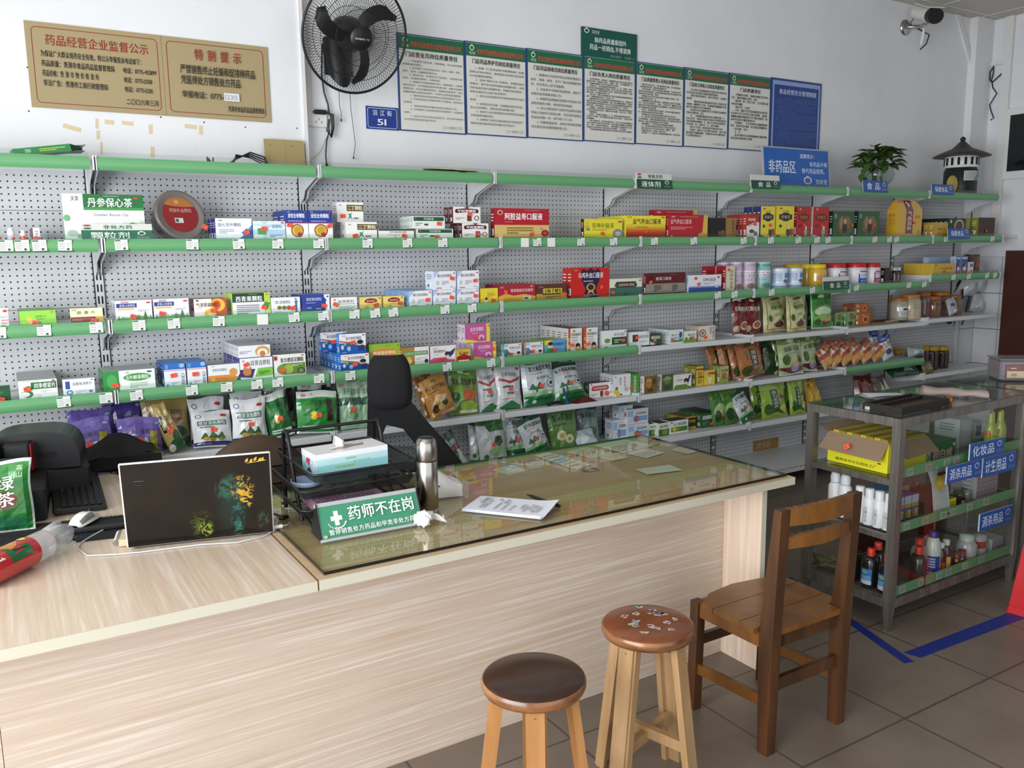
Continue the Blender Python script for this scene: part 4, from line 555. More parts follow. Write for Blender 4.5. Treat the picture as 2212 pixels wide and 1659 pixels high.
# soft bags: x, y, z, width, height, thickness
BAGS = [
('hawthorn_bag',(-0.11,0.02,0.724,0.181,0.175,0.07),'purple hawthorn granule bag with a printed cup, front left of four','6a5aa8;r 0 0 1 .1 d8cf9a;r 0 .1 1 .3 3a2f80;t .26 .56 .84 .7 大山楂颗粒 2a2440;e .26 .22 .74 .3 dfe6f0;p c8dcf0 .32 .26 .34 .46 .66 .46 .7 .26;p 9a9428 .72 .1 .9 .1 .86 .5 .92 .64 .74 .66 .7 .4;e .84 .82 .96 .88 8ab;l .3 .04 .9 .07 1 444',-4,10,1,'purple hawthorn bags','medicine bag'),
('hawthorn_bag',(0.07,0.03,0.724,0.175,0.162,0.07),'purple hawthorn granule bag with a printed cake, front right of four','6a5aa8;r 0 0 1 .1 d8cf9a;r 0 .1 1 .3 3a2f80;t .26 .56 .84 .7 大山楂颗粒 2a2440;e .26 .22 .74 .3 dfe6f0;p c8dcf0 .32 .26 .34 .46 .66 .46 .7 .26;p 9a9428 .72 .1 .9 .1 .86 .5 .92 .64 .74 .66 .7 .4;e .84 .82 .96 .88 8ab;l .3 .04 .9 .07 1 444',3,10,2,'purple hawthorn bags','medicine bag'),
('hawthorn_bag',(-0.085,0.14,0.724,0.173,0.196,0.07),'purple hawthorn granule bag, back left of four','6a5aa8;r 0 0 1 .1 d8cf9a;r 0 .1 1 .3 3a2f80;t .26 .56 .84 .7 大山楂颗粒 2a2440;e .26 .22 .74 .3 dfe6f0;p c8dcf0 .32 .26 .34 .46 .66 .46 .7 .26;p 9a9428 .72 .1 .9 .1 .86 .5 .92 .64 .74 .66 .7 .4;e .84 .82 .96 .88 8ab;l .3 .04 .9 .07 1 444',-3,10,3,'purple hawthorn bags','medicine bag'),
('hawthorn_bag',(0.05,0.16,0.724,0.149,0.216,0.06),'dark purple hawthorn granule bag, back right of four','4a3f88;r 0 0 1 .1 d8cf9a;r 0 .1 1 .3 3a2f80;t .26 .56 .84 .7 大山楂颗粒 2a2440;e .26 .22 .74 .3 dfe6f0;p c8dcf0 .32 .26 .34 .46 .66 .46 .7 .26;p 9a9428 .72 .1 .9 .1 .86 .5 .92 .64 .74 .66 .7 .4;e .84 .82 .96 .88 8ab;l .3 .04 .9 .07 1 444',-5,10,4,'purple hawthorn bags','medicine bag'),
('mouth_ulcer_bag',(0.223,0.04,0.724,0.118,0.216,0.05),'khaki granule bag with a black title block, tilted in front','b09a5c;t .3 .62 .9 .74 口炎颗粒 3a3020;r .14 .4 .42 .74 16180f;T .18 .44 .38 .7 清凉 c8c0a0;p 2f5a3c 0 .0 0 .14 .5 .24 1 .2 1 0;e .5 .16 .96 .42 3a5a3c;e 0 .0 .4 .16 d8d4cc;l .5 .46 .9 .58 2 b55',-20,10,5,'khaki granule bags','medicine bag'),
('mouth_ulcer_bag',(0.193,0.15,0.724,0.192,0.223,0.05),'wide khaki granule bag standing behind the tilted one','b09a5c;t .3 .62 .9 .74 口炎颗粒 3a3020;r .14 .4 .42 .74 16180f;T .18 .44 .38 .7 清凉 c8c0a0;p 2f5a3c 0 .0 0 .14 .5 .24 1 .2 1 0;e .5 .16 .96 .42 3a5a3c;e 0 .0 .4 .16 d8d4cc;l .5 .46 .9 .58 2 b55',2,10,6,'khaki granule bags','medicine bag'),
('cold_relief_bag',(0.364,0.04,0.724,0.167,0.147,0.08),'white cold granule bag with printed herbs, slumped front left','e2e4e6;e .08 .78 .24 .9 6a7a9a;e .11 .8 .21 .88 e2e4e6;e .72 .8 .9 .88 b83a40;r .12 .56 .86 .7 3a6a54;T .14 .57 .84 .69 感冒清热颗粒 e2ece6;l .16 .48 .8 .53 1 556;p 3f6a3c .16 .2 .26 .36 .36 .22 .46 .38 .6 .24 .7 .36 .8 .2;e .22 .14 .38 .24 c89a3c;e .4 .12 .54 .22 b8862c;e .6 .14 .78 .22 8a7a3c;r 0 .03 1 .12 26306c;l .08 .05 .94 .1 1 c8cce0;r 0 0 1 .02 e8e8e8',3,24,7,'white cold granule bags','medicine bag'),
('cold_relief_bag',(0.525,0.05,0.724,0.153,0.191,0.07),'white cold granule bag with printed herbs, front right','e2e4e6;e .08 .78 .24 .9 6a7a9a;e .11 .8 .21 .88 e2e4e6;e .72 .8 .9 .88 b83a40;r .12 .56 .86 .7 3a6a54;T .14 .57 .84 .69 感冒清热颗粒 e2ece6;l .16 .48 .8 .53 1 556;p 3f6a3c .16 .2 .26 .36 .36 .22 .46 .38 .6 .24 .7 .36 .8 .2;e .22 .14 .38 .24 c89a3c;e .4 .12 .54 .22 b8862c;e .6 .14 .78 .22 8a7a3c;r 0 .03 1 .12 26306c;l .08 .05 .94 .1 1 c8cce0;r 0 0 1 .02 e8e8e8',1,10,8,'white cold granule bags','medicine bag'),
('cold_relief_bag',(0.369,0.14,0.724,0.153,0.201,0.05),'white cold granule bag with printed herbs, back left','e2e4e6;e .08 .78 .24 .9 6a7a9a;e .11 .8 .21 .88 e2e4e6;e .72 .8 .9 .88 b83a40;r .12 .56 .86 .7 3a6a54;T .14 .57 .84 .69 感冒清热颗粒 e2ece6;l .16 .48 .8 .53 1 556;p 3f6a3c .16 .2 .26 .36 .36 .22 .46 .38 .6 .24 .7 .36 .8 .2;e .22 .14 .38 .24 c89a3c;e .4 .12 .54 .22 b8862c;e .6 .14 .78 .22 8a7a3c;r 0 .03 1 .12 26306c;l .08 .05 .94 .1 1 c8cce0;r 0 0 1 .02 e8e8e8',0,10,9,'white cold granule bags','medicine bag'),
('cold_relief_bag',(0.55,0.16,0.724,0.143,0.207,0.05),'white cold granule bag with printed herbs, back right','e2e4e6;e .08 .78 .24 .9 6a7a9a;e .11 .8 .21 .88 e2e4e6;e .72 .8 .9 .88 b83a40;r .12 .56 .86 .7 3a6a54;T .14 .57 .84 .69 感冒清热颗粒 e2ece6;l .16 .48 .8 .53 1 556;p 3f6a3c .16 .2 .26 .36 .36 .22 .46 .38 .6 .24 .7 .36 .8 .2;e .22 .14 .38 .24 c89a3c;e .4 .12 .54 .22 b8862c;e .6 .14 .78 .22 8a7a3c;r 0 .03 1 .12 26306c;l .08 .05 .94 .1 1 c8cce0;r 0 0 1 .02 e8e8e8',0,10,10,'white cold granule bags','medicine bag'),
('chrysanthemum_bag',(0.829,0.05,0.724,0.195,0.192,0.07),'bright green granule bag with yellow flowers, front one','2f8a3c;r 0 .84 1 1 d4dcd4;e .1 .88 .24 .96 c88;t .26 .88 .4 .96 九寨 a88;e .2 .52 .6 .8 256a34;t .52 .66 .8 .78 菊花茶 16402a;e .3 .32 .46 .44 e0c030;e .44 .36 .58 .48 d8b82c;e .3 .42 .44 .52 e8c838;p 2f7a34 .1 .6 .3 .8 .5 .6 .3 .5;r .1 .1 .9 .18 dfe8df;l .12 .11 .88 .17 1 2f6a3c;r 0 0 1 .04 dde4dd;r .7 .28 .84 .8 3a2a20',4,10,11,'green flower bags','medicine bag'),
('chrysanthemum_bag',(0.673,0.07,0.724,0.141,0.216,0.07),'dark green granule bag with yellow flowers, left of the bright one','2a6a38;r 0 .84 1 1 d4dcd4;e .1 .88 .24 .96 c88;t .26 .88 .4 .96 九寨 a88;e .2 .52 .6 .8 256a34;t .52 .66 .8 .78 菊花茶 16402a;e .3 .32 .46 .44 e0c030;e .44 .36 .58 .48 d8b82c;e .3 .42 .44 .52 e8c838;p 2f7a34 .1 .6 .3 .8 .5 .6 .3 .5;r .1 .1 .9 .18 dfe8df;l .12 .11 .88 .17 1 2f6a3c;r 0 0 1 .04 dde4dd',-9,10,12,'green flower bags','medicine bag'),
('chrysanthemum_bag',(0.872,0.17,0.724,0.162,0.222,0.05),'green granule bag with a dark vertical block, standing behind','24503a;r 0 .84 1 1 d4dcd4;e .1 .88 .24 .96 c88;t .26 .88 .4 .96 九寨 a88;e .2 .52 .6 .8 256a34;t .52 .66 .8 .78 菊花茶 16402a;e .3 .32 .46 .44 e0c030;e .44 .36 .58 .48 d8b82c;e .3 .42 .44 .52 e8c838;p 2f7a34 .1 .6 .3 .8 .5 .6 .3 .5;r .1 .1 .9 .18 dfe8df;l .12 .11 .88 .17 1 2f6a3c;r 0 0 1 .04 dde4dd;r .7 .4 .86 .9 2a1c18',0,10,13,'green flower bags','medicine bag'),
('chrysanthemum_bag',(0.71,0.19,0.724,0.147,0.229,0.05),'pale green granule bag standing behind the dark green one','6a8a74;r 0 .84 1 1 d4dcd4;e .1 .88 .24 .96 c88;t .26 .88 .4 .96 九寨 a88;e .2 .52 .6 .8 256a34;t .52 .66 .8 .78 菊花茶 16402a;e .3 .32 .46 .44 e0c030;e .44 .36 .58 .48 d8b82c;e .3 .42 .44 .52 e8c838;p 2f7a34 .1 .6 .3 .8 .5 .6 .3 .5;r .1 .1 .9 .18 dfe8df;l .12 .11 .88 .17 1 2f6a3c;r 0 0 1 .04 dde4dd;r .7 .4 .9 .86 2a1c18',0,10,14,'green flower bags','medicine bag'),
('clear_heat_bag',(1.009,0.07,0.724,0.12,0.222,0.05),'glossy pale green pouch with a dark green band, left of pair','8fb494;r 0 .66 1 1 a4c0a4;r 0 .5 1 .66 2f5a44;t .2 .72 .92 .86 清开灵颗粒 2a4a34;e .36 .28 .62 .46 5f8a4c;e .3 .2 .74 .34 7a9a6a;l .4 .1 .9 .14 1 345;e .06 .88 .3 .95 b88;p dfe8e0 .2 .1 .36 .4 .4 .4',0,10,15,'pale green pouches','medicine bag'),
('clear_heat_bag',(1.104,0.07,0.724,0.121,0.216,0.05),'glossy pale green pouch with a dark green band, half hidden by headrest','8fb494;r 0 .66 1 1 a4c0a4;r 0 .5 1 .66 2f5a44;t .2 .72 .92 .86 清开灵颗粒 2a4a34;e .36 .28 .62 .46 5f8a4c;e .3 .2 .74 .34 7a9a6a;l .4 .1 .9 .14 1 345;e .06 .88 .3 .95 b88;p dfe8e0 .2 .1 .36 .4 .4 .4',0,10,16,'pale green pouches','medicine bag'),
('monk_fruit_bag',(1.473,0.03,0.724,0.201,0.234,0.05),'orange brown pouch with printed monk fruit, tilted front one','b8803a;T .12 .68 .9 .8 罗汉果五竹颗粒 2a2014;l .14 .62 .86 .66 1 5a3c1c;e .1 .14 .36 .34 4a3020;e .34 .14 .6 .32 c8a870;e .5 .24 .74 .4 3f4a24;p d8b888 .16 .36 .4 .56 .8 .48 .6 .36;r .36 .04 .9 .1 d8c8c0;l .38 .05 .88 .09 1 a33;e .4 .86 .6 .92 5a6a3c;p ece4d8 .04 .08 .06 .2 .12 .08',-16,10,17,'orange brown pouches','medicine bag'),
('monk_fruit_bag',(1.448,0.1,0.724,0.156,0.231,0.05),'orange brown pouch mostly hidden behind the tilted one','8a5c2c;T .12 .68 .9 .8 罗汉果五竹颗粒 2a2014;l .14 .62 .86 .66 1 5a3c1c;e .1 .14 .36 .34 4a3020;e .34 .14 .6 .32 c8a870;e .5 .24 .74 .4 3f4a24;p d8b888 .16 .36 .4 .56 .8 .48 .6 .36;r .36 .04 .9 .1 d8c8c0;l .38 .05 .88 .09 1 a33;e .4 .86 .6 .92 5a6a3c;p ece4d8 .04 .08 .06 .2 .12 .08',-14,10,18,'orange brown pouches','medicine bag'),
('peel_bag',(1.609,0.07,0.724,0.168,0.239,0.05),'green pouch with printed orange fruit beside the tilted brown one','5f7f34;r 0 .78 1 1 6a8f44;T .08 .62 .9 .76 清皮清热颗粒 24301c;e .1 .3 .6 .6 6a9a34;e .4 .28 .9 .56 b8602c;e .04 .3 .3 .48 2f5a24;e .3 .06 .9 .3 8fb444;r .3 .04 .9 .1 d8d8c8;l .5 .84 .9 .9 1 dfe8d0;e .3 .86 .5 .94 e0e8c8',2,10,19,'green fruit pouches','medicine bag'),
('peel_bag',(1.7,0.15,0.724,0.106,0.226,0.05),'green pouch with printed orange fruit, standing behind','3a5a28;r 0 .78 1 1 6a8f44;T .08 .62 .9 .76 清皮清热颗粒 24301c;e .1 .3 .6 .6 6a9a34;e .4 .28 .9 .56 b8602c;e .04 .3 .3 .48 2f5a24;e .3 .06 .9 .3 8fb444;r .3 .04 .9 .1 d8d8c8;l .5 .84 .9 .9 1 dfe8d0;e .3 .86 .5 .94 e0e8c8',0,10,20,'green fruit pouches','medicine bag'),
('stone_bag',(1.876,0.07,0.724,0.156,0.236,0.05),'grey white granule bag with a red ribbon title, right of pair','cfd2d4;p b03a40 .06 .7 .5 .6 .96 .72 .96 .66 .5 .54 .06 .64;t .2 .7 .84 .8 石淋通颗粒 3a3a40;l .2 .44 .8 .52 1 444;r .34 .3 .8 .38 b4b4b8;l .36 .31 .78 .37 1 333;l .1 .2 .9 .23 1 c66;p 2f7a44 .1 .04 .5 .18 .9 .06 .9 .0 .1 0;e .8 .86 .94 .92 a44',2,10,21,'red ribbon bags','medicine bag'),
('stone_bag',(1.761,0.08,0.724,0.124,0.232,0.05),'grey white granule bag with a red ribbon title, left of pair','cfd2d4;p b03a40 .06 .7 .5 .6 .96 .72 .96 .66 .5 .54 .06 .64;t .2 .7 .84 .8 石淋通颗粒 3a3a40;l .2 .44 .8 .52 1 444;r .34 .3 .8 .38 b4b4b8;l .36 .31 .78 .37 1 333;l .1 .2 .9 .23 1 c66;p 2f7a44 .1 .04 .5 .18 .9 .06 .9 .0 .1 0;e .8 .86 .94 .92 a44',-2,10,22,'red ribbon bags','medicine bag'),
('isatis_bag',(2.067,0.07,0.724,0.208,0.247,0.07),'large white and green root granule bag, tall left one on the middle shelf','c8d0d2;r 0 .9 1 1 2a5a3c;T .2 .74 .96 .86 复方板蓝根颗粒 1c1e20;l .22 .68 .8 .71 1 b77;t .36 .56 .8 .63 清热解毒 555;e .68 .36 .96 .56 5a7ab4;e .71 .38 .93 .54 c8d0d2;e .76 .42 .88 .5 3a3a34;p 3a6a44 .12 .36 .24 .5 .34 .4 .44 .52 .54 .42 .62 .48 .56 .36;p 2f5a3c .3 .28 .34 .42 .38 .28;p 8fb884 0 .28 .5 .32 1 .28 1 .2 0 .2;r 0 0 1 .22 1f6a3c;e .2 .06 .32 .14 cfe0d4;e .7 .22 .84 .28 cfe0c8;l .3 .12 .9 .17 1 164a2c',0,10,23,'white and green root granule bags','medicine bag'),
('isatis_bag',(2.264,0.06,0.724,0.212,0.196,0.09),'large white and green root granule bag, slumped right one on the middle shelf','c8d0d2;r 0 .9 1 1 2a5a3c;T .2 .74 .96 .86 复方板蓝根颗粒 1c1e20;l .22 .68 .8 .71 1 b77;t .36 .56 .8 .63 清热解毒 555;e .68 .36 .96 .56 5a7ab4;e .71 .38 .93 .54 c8d0d2;e .76 .42 .88 .5 3a3a34;p 3a6a44 .12 .36 .24 .5 .34 .4 .44 .52 .54 .42 .62 .48 .56 .36;p 2f5a3c .3 .28 .34 .42 .38 .28;p 8fb884 0 .28 .5 .32 1 .28 1 .2 0 .2;r 0 0 1 .22 1f6a3c;e .2 .06 .32 .14 cfe0d4;e .7 .22 .84 .28 cfe0c8;l .3 .12 .9 .17 1 164a2c',-6,22,24,'white and green root granule bags','medicine bag'),
('isatis_bag',(2.327,0.2,0.724,0.129,0.222,0.05),'large white and green root granule bag standing behind the slumped one','c8d0d2;r 0 .9 1 1 2a5a3c;T .2 .74 .96 .86 复方板蓝根颗粒 1c1e20;l .22 .68 .8 .71 1 b77;t .36 .56 .8 .63 清热解毒 555;e .68 .36 .96 .56 5a7ab4;e .71 .38 .93 .54 c8d0d2;e .76 .42 .88 .5 3a3a34;p 3a6a44 .12 .36 .24 .5 .34 .4 .44 .52 .54 .42 .62 .48 .56 .36;p 2f5a3c .3 .28 .34 .42 .38 .28;p 8fb884 0 .28 .5 .32 1 .28 1 .2 0 .2;r 0 0 1 .22 1f6a3c;e .2 .06 .32 .14 cfe0d4;e .7 .22 .84 .28 cfe0c8;l .3 .12 .9 .17 1 164a2c',0,10,25,'white and green root granule bags','medicine bag'),
('isatis_bag',(2.035,0.03,0.45,0.202,0.237,0.05),'white and green root granule bag, tilted one on the lowest shelf','c8d0d2;r 0 .9 1 1 2a5a3c;T .2 .74 .96 .86 复方板蓝根颗粒 1c1e20;l .22 .68 .8 .71 1 b77;t .36 .56 .8 .63 清热解毒 555;e .68 .36 .96 .56 5a7ab4;e .71 .38 .93 .54 c8d0d2;e .76 .42 .88 .5 3a3a34;p 3a6a44 .12 .36 .24 .5 .34 .4 .44 .52 .54 .42 .62 .48 .56 .36;p 2f5a3c .3 .28 .34 .42 .38 .28;p 8fb884 0 .28 .5 .32 1 .28 1 .2 0 .2;r 0 0 1 .22 1f6a3c;e .2 .06 .32 .14 cfe0d4;e .7 .22 .84 .28 cfe0c8;l .3 .12 .9 .17 1 164a2c',-16,10,26,'white and green root granule bags','medicine bag'),
('isatis_bag',(1.918,0.07,0.45,0.135,0.239,0.05),'white and green root granule bag, left of the tilted one on the lowest shelf','c8d0d2;r 0 .9 1 1 2a5a3c;T .2 .74 .96 .86 复方板蓝根颗粒 1c1e20;l .22 .68 .8 .71 1 b77;t .36 .56 .8 .63 清热解毒 555;e .68 .36 .96 .56 5a7ab4;e .71 .38 .93 .54 c8d0d2;e .76 .42 .88 .5 3a3a34;p 3a6a44 .12 .36 .24 .5 .34 .4 .44 .52 .54 .42 .62 .48 .56 .36;p 2f5a3c .3 .28 .34 .42 .38 .28;p 8fb884 0 .28 .5 .32 1 .28 1 .2 0 .2;r 0 0 1 .22 1f6a3c;e .2 .06 .32 .14 cfe0d4;e .7 .22 .84 .28 cfe0c8;l .3 .12 .9 .17 1 164a2c',-2,10,27,'white and green root granule bags','medicine bag'),
('isatis_bag',(2.049,0.14,0.45,0.106,0.216,0.05),'white and green root granule bag behind the tilted one on the lowest shelf','c8d0d2;r 0 .9 1 1 2a5a3c;T .2 .74 .96 .86 复方板蓝根颗粒 1c1e20;l .22 .68 .8 .71 1 b77;t .36 .56 .8 .63 清热解毒 555;e .68 .36 .96 .56 5a7ab4;e .71 .38 .93 .54 c8d0d2;e .76 .42 .88 .5 3a3a34;p 3a6a44 .12 .36 .24 .5 .34 .4 .44 .52 .54 .42 .62 .48 .56 .36;p 2f5a3c .3 .28 .34 .42 .38 .28;p 8fb884 0 .28 .5 .32 1 .28 1 .2 0 .2;r 0 0 1 .22 1f6a3c;e .2 .06 .32 .14 cfe0d4;e .7 .22 .84 .28 cfe0c8;l .3 .12 .9 .17 1 164a2c',-4,10,28,'white and green root granule bags','medicine bag'),
('leaf_bag',(1.757,0.03,0.45,0.169,0.247,0.05),'white and green leaf granule bag, front one on the lowest shelf','c4c8cc;r 0 .84 1 1 3f7a34;p 2f6a34 .3 .84 1 .84 1 .66 .4 .7;e .56 .36 .8 .58 2a3a2c;p 3a5a3c .5 .4 .6 .6 .66 .4 .8 .58 .84 .4;e .3 .18 .96 .36 8fb87c;e .1 .14 .26 .24 3f7a3c;r 0 0 1 .1 3f7a3c;l .2 .03 .9 .07 1 a8c8a8',-3,10,29,'white and green leaf bags','medicine bag'),
('leaf_bag',(1.699,0.09,0.45,0.109,0.237,0.05),'white and green leaf granule bag, back one on the lowest shelf','c4c8cc;r 0 .84 1 1 3f7a34;p 2f6a34 .3 .84 1 .84 1 .66 .4 .7;e .56 .36 .8 .58 2a3a2c;p 3a5a3c .5 .4 .6 .6 .66 .4 .8 .58 .84 .4;e .3 .18 .96 .36 8fb87c;e .1 .14 .26 .24 3f7a3c;r 0 0 1 .1 3f7a3c;l .2 .03 .9 .07 1 a8c8a8',2,10,30,'white and green leaf bags','medicine bag'),
('cool_tea_bag',(1.561,0.05,0.45,0.161,0.211,0.05),'dark green and white pouch leaning beside the office chair','4a5a50;r 0 0 1 .4 2f7a44;p d8dcd8 .7 .0 .6 .46 .9 .46 1 0;T .1 .62 .9 .78 凉茶颗粒 c8d0cc;p b03a40 .1 .52 .9 .52 .9 .58 .1 .58;p 1c2c24 .2 .4 .3 .5 .4 .4;p 1c2c24 .5 .4 .6 .5 .7 .4',-22,10,31,'','medicine bag'),
('chrysanthemum_tea_bag',(2.233,0.07,0.45,0.192,0.248,0.05),'green granule pouch with printed white chrysanthemums','5a8440;T .14 .66 .88 .82 夏桑菊颗粒 1c2c18;l .16 .56 .84 .62 1 2c4a24;e .2 .24 .5 .46 c8cc9c;e .46 .16 .78 .36 d8d8b0;e .28 .3 .42 .4 b89a3c;e .56 .22 .68 .3 b8902c;r 0 .9 1 1 6f9a50;e .3 .88 .5 .96 4a6a34',-2,10,32,'chrysanthemum granule pouches','medicine bag'),
('chrysanthemum_tea_bag',(2.464,0.16,0.45,0.148,0.212,0.05),'grey green granule pouch behind the white packet','7a8f8c;T .14 .66 .88 .82 桑菊颗粒 2a3430;e .2 .14 .5 .36 4a5a40;e .4 .2 .8 .44 5f6a4c;r 0 .9 1 1 3a4a44',0,10,33,'chrysanthemum granule pouches','medicine bag'),
('tissue_packet',(2.363,0.02,0.45,0.143,0.109,0.06),'crumpled white plastic packet lying before the grey green pouch','b8ccd4;p d8e4e8 .1 .1 .3 .9 .6 .5;r 0 0 1 .06 5a8a8c',0,40,34,'','packet'),
('red_tea_bag',(3.758,0.156,1.001,0.17,0.23,0.05),'dark red ginger tea pouch with a printed cup, front of pair','6e1c1a;r 0 .86 1 1 54120f;e .36 .88 .62 .96 d8c8b8;T .14 .62 .92 .76 红糖姜茶 e8dccc;e .4 .12 .92 .36 d8c8b8;e .46 .16 .86 .33 a85430;e .02 .06 .36 .24 b89a78;l .3 .02 .9 .05 1 cba;e .06 .9 .16 .96 d8c8c8',0,6,35,'dark red tea pouches','medicine bag'),
('red_tea_bag',(3.642,0.15,1.001,0.137,0.235,0.05),'dark red ginger tea pouch with a printed cup, left behind','6e1c1a;r 0 .86 1 1 54120f;e .36 .88 .62 .96 d8c8b8;T .14 .62 .92 .76 红糖姜茶 e8dccc;e .4 .12 .92 .36 d8c8b8;e .46 .16 .86 .33 a85430;e .02 .06 .36 .24 b89a78;l .3 .02 .9 .05 1 cba;e .06 .9 .16 .96 d8c8c8',0,6,36,'dark red tea pouches','medicine bag'),
('cream_tea_bag',(3.952,0.14,1.001,0.217,0.23,0.05),'cream tea pouch with a printed teapot, left of pair','c9c48f;r .1 .08 .13 .86 8a6a3c;r .87 .08 .9 .86 8a6a3c;r .1 .08 .9 .1 8a6a3c;e .32 .88 .72 .97 6a5a3c;e .28 .6 .76 .86 8fa45c;T .26 .64 .8 .74 鱼腥草茶 2c3a2a;e .38 .12 .76 .3 4a1c14;p 4a1c14 .3 .26 .4 .16 .44 .2;r .54 .3 .62 .34 4a1c14;e .14 .3 .28 .5 3f5a2c;e .7 .3 .86 .46 4f6a34;l .3 .03 .8 .06 1 955;e .4 .44 .66 .52 8fa45c',0,6,37,'cream teapot pouches','medicine bag'),
('cream_tea_bag',(4.096,0.085,1.001,0.192,0.233,0.05),'cream tea pouch with a printed teapot, right of pair','c9c48f;r .1 .08 .13 .86 8a6a3c;r .87 .08 .9 .86 8a6a3c;r .1 .08 .9 .1 8a6a3c;e .32 .88 .72 .97 6a5a3c;e .28 .6 .76 .86 8fa45c;T .26 .64 .8 .74 鱼腥草茶 2c3a2a;e .38 .12 .76 .3 4a1c14;p 4a1c14 .3 .26 .4 .16 .44 .2;r .54 .3 .62 .34 4a1c14;e .14 .3 .28 .5 3f5a2c;e .7 .3 .86 .46 4f6a34;l .3 .03 .8 .06 1 955;e .4 .44 .66 .52 8fa45c',0,6,38,'cream teapot pouches','medicine bag'),
('green_tea_bag',(4.375,0.114,1.001,0.219,0.236,0.05),'bright green tea pouch with a printed tea cup, front one','3f8a34;r 0 .86 1 1 2a6a2c;e .32 .86 .66 .96 d8e4c8;T .16 .64 .92 .76 决明子茶 24401c;e .1 .36 .9 .62 c8dcb0;e .06 .14 .94 .42 7fb04a;e .42 .1 .8 .26 6a3018;e .4 .2 .82 .3 c89a6c;e .1 .1 .36 .28 2f5a24;r 0 0 1 .04 d8e4d4;r 0 0 .03 1 d8e4d4;r .97 0 1 1 d8e4d4',0,5,39,'green tea cup pouches','medicine bag'),
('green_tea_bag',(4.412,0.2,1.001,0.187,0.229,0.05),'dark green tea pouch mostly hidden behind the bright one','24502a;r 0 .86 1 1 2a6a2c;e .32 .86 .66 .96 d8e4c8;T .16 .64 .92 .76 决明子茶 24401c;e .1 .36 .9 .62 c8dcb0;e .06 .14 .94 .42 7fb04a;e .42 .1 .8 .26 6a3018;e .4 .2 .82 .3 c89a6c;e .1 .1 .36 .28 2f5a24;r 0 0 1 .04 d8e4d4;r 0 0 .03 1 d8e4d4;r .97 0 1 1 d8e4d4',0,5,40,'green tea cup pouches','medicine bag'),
('bowel_tea_bag',(3.675,0.06,0.724,0.221,0.223,0.05),'brown orange tea pouch with a black title block, front one of five','a86a3c;r 0 .84 1 1 9a5a30;e .3 .86 .66 .96 4a5a34;r .44 .3 .74 .76 1e1512;v .5 .33 .7 .74 润便茶 e8dccc;e .04 .08 .5 .36 3a4a24;e .3 .04 .9 .2 8a5c34;r .3 .5 .36 .8 5a6a3c;r .1 .02 .5 .06 d8d0c0;p 6a8a4c .6 .1 .8 .3 .9 .1',-8,10,41,'brown orange tea pouches','medicine bag'),
('bowel_tea_bag',(3.604,0.1,0.724,0.13,0.228,0.05),'brown orange tea pouch with a black title block, second from the front','a86a3c;r 0 .84 1 1 9a5a30;e .3 .86 .66 .96 4a5a34;r .44 .3 .74 .76 1e1512;v .5 .33 .7 .74 润便茶 e8dccc;e .04 .08 .5 .36 3a4a24;e .3 .04 .9 .2 8a5c34;r .3 .5 .36 .8 5a6a3c;r .1 .02 .5 .06 d8d0c0;p 6a8a4c .6 .1 .8 .3 .9 .1',-8,10,42,'brown orange tea pouches','medicine bag'),
('bowel_tea_bag',(3.54,0.13,0.724,0.134,0.237,0.05),'brown orange tea pouch with a black title block, third from the front','a86a3c;r 0 .84 1 1 9a5a30;e .3 .86 .66 .96 4a5a34;r .44 .3 .74 .76 1e1512;v .5 .33 .7 .74 润便茶 e8dccc;e .04 .08 .5 .36 3a4a24;e .3 .04 .9 .2 8a5c34;r .3 .5 .36 .8 5a6a3c;r .1 .02 .5 .06 d8d0c0;p 6a8a4c .6 .1 .8 .3 .9 .1',-6,10,43,'brown orange tea pouches','medicine bag'),
('bowel_tea_bag',(3.483,0.17,0.724,0.122,0.233,0.05),'brown orange tea pouch with a black title block, leftmost of five','a86a3c;r 0 .84 1 1 9a5a30;e .3 .86 .66 .96 4a5a34;r .44 .3 .74 .76 1e1512;v .5 .33 .7 .74 润便茶 e8dccc;e .04 .08 .5 .36 3a4a24;e .3 .04 .9 .2 8a5c34;r .3 .5 .36 .8 5a6a3c;r .1 .02 .5 .06 d8d0c0;p 6a8a4c .6 .1 .8 .3 .9 .1',-8,10,44,'brown orange tea pouches','medicine bag'),
('bowel_tea_bag',(3.881,0.17,0.724,0.165,0.192,0.05),'brown orange tea pouch with a black title block, rightmost of five, half hidden','a86a3c;r 0 .84 1 1 9a5a30;e .3 .86 .66 .96 4a5a34;r .44 .3 .74 .76 1e1512;v .5 .33 .7 .74 润便茶 e8dccc;e .04 .08 .5 .36 3a4a24;e .3 .04 .9 .2 8a5c34;r .3 .5 .36 .8 5a6a3c;r .1 .02 .5 .06 d8d0c0;p 6a8a4c .6 .1 .8 .3 .9 .1',-10,10,45,'brown orange tea pouches','medicine bag'),
('honeysuckle_tea_bag',(4.017,0.05,0.724,0.224,0.247,0.05),'pale green honeysuckle tea pouch with a bowl, front one of four','a8b884;r 0 .8 1 1 6a8a3c;e .4 .82 .7 .94 c8d4a8;T .18 .6 .94 .74 金银花茶 2c3a2c;l .2 .54 .8 .57 1 678;e .1 .26 .4 .54 3f5a24;e .76 .28 1 .46 3f5a24;p 5a1c1c 0 .14 .5 .02 1 .1 1 .2 0 .2;e .4 .06 .8 .3 9a8aac;e .44 .2 .76 .32 c8a878;r 0 0 1 .03 dfe4d8',0,10,46,'pale green honeysuckle tea pouches','medicine bag'),
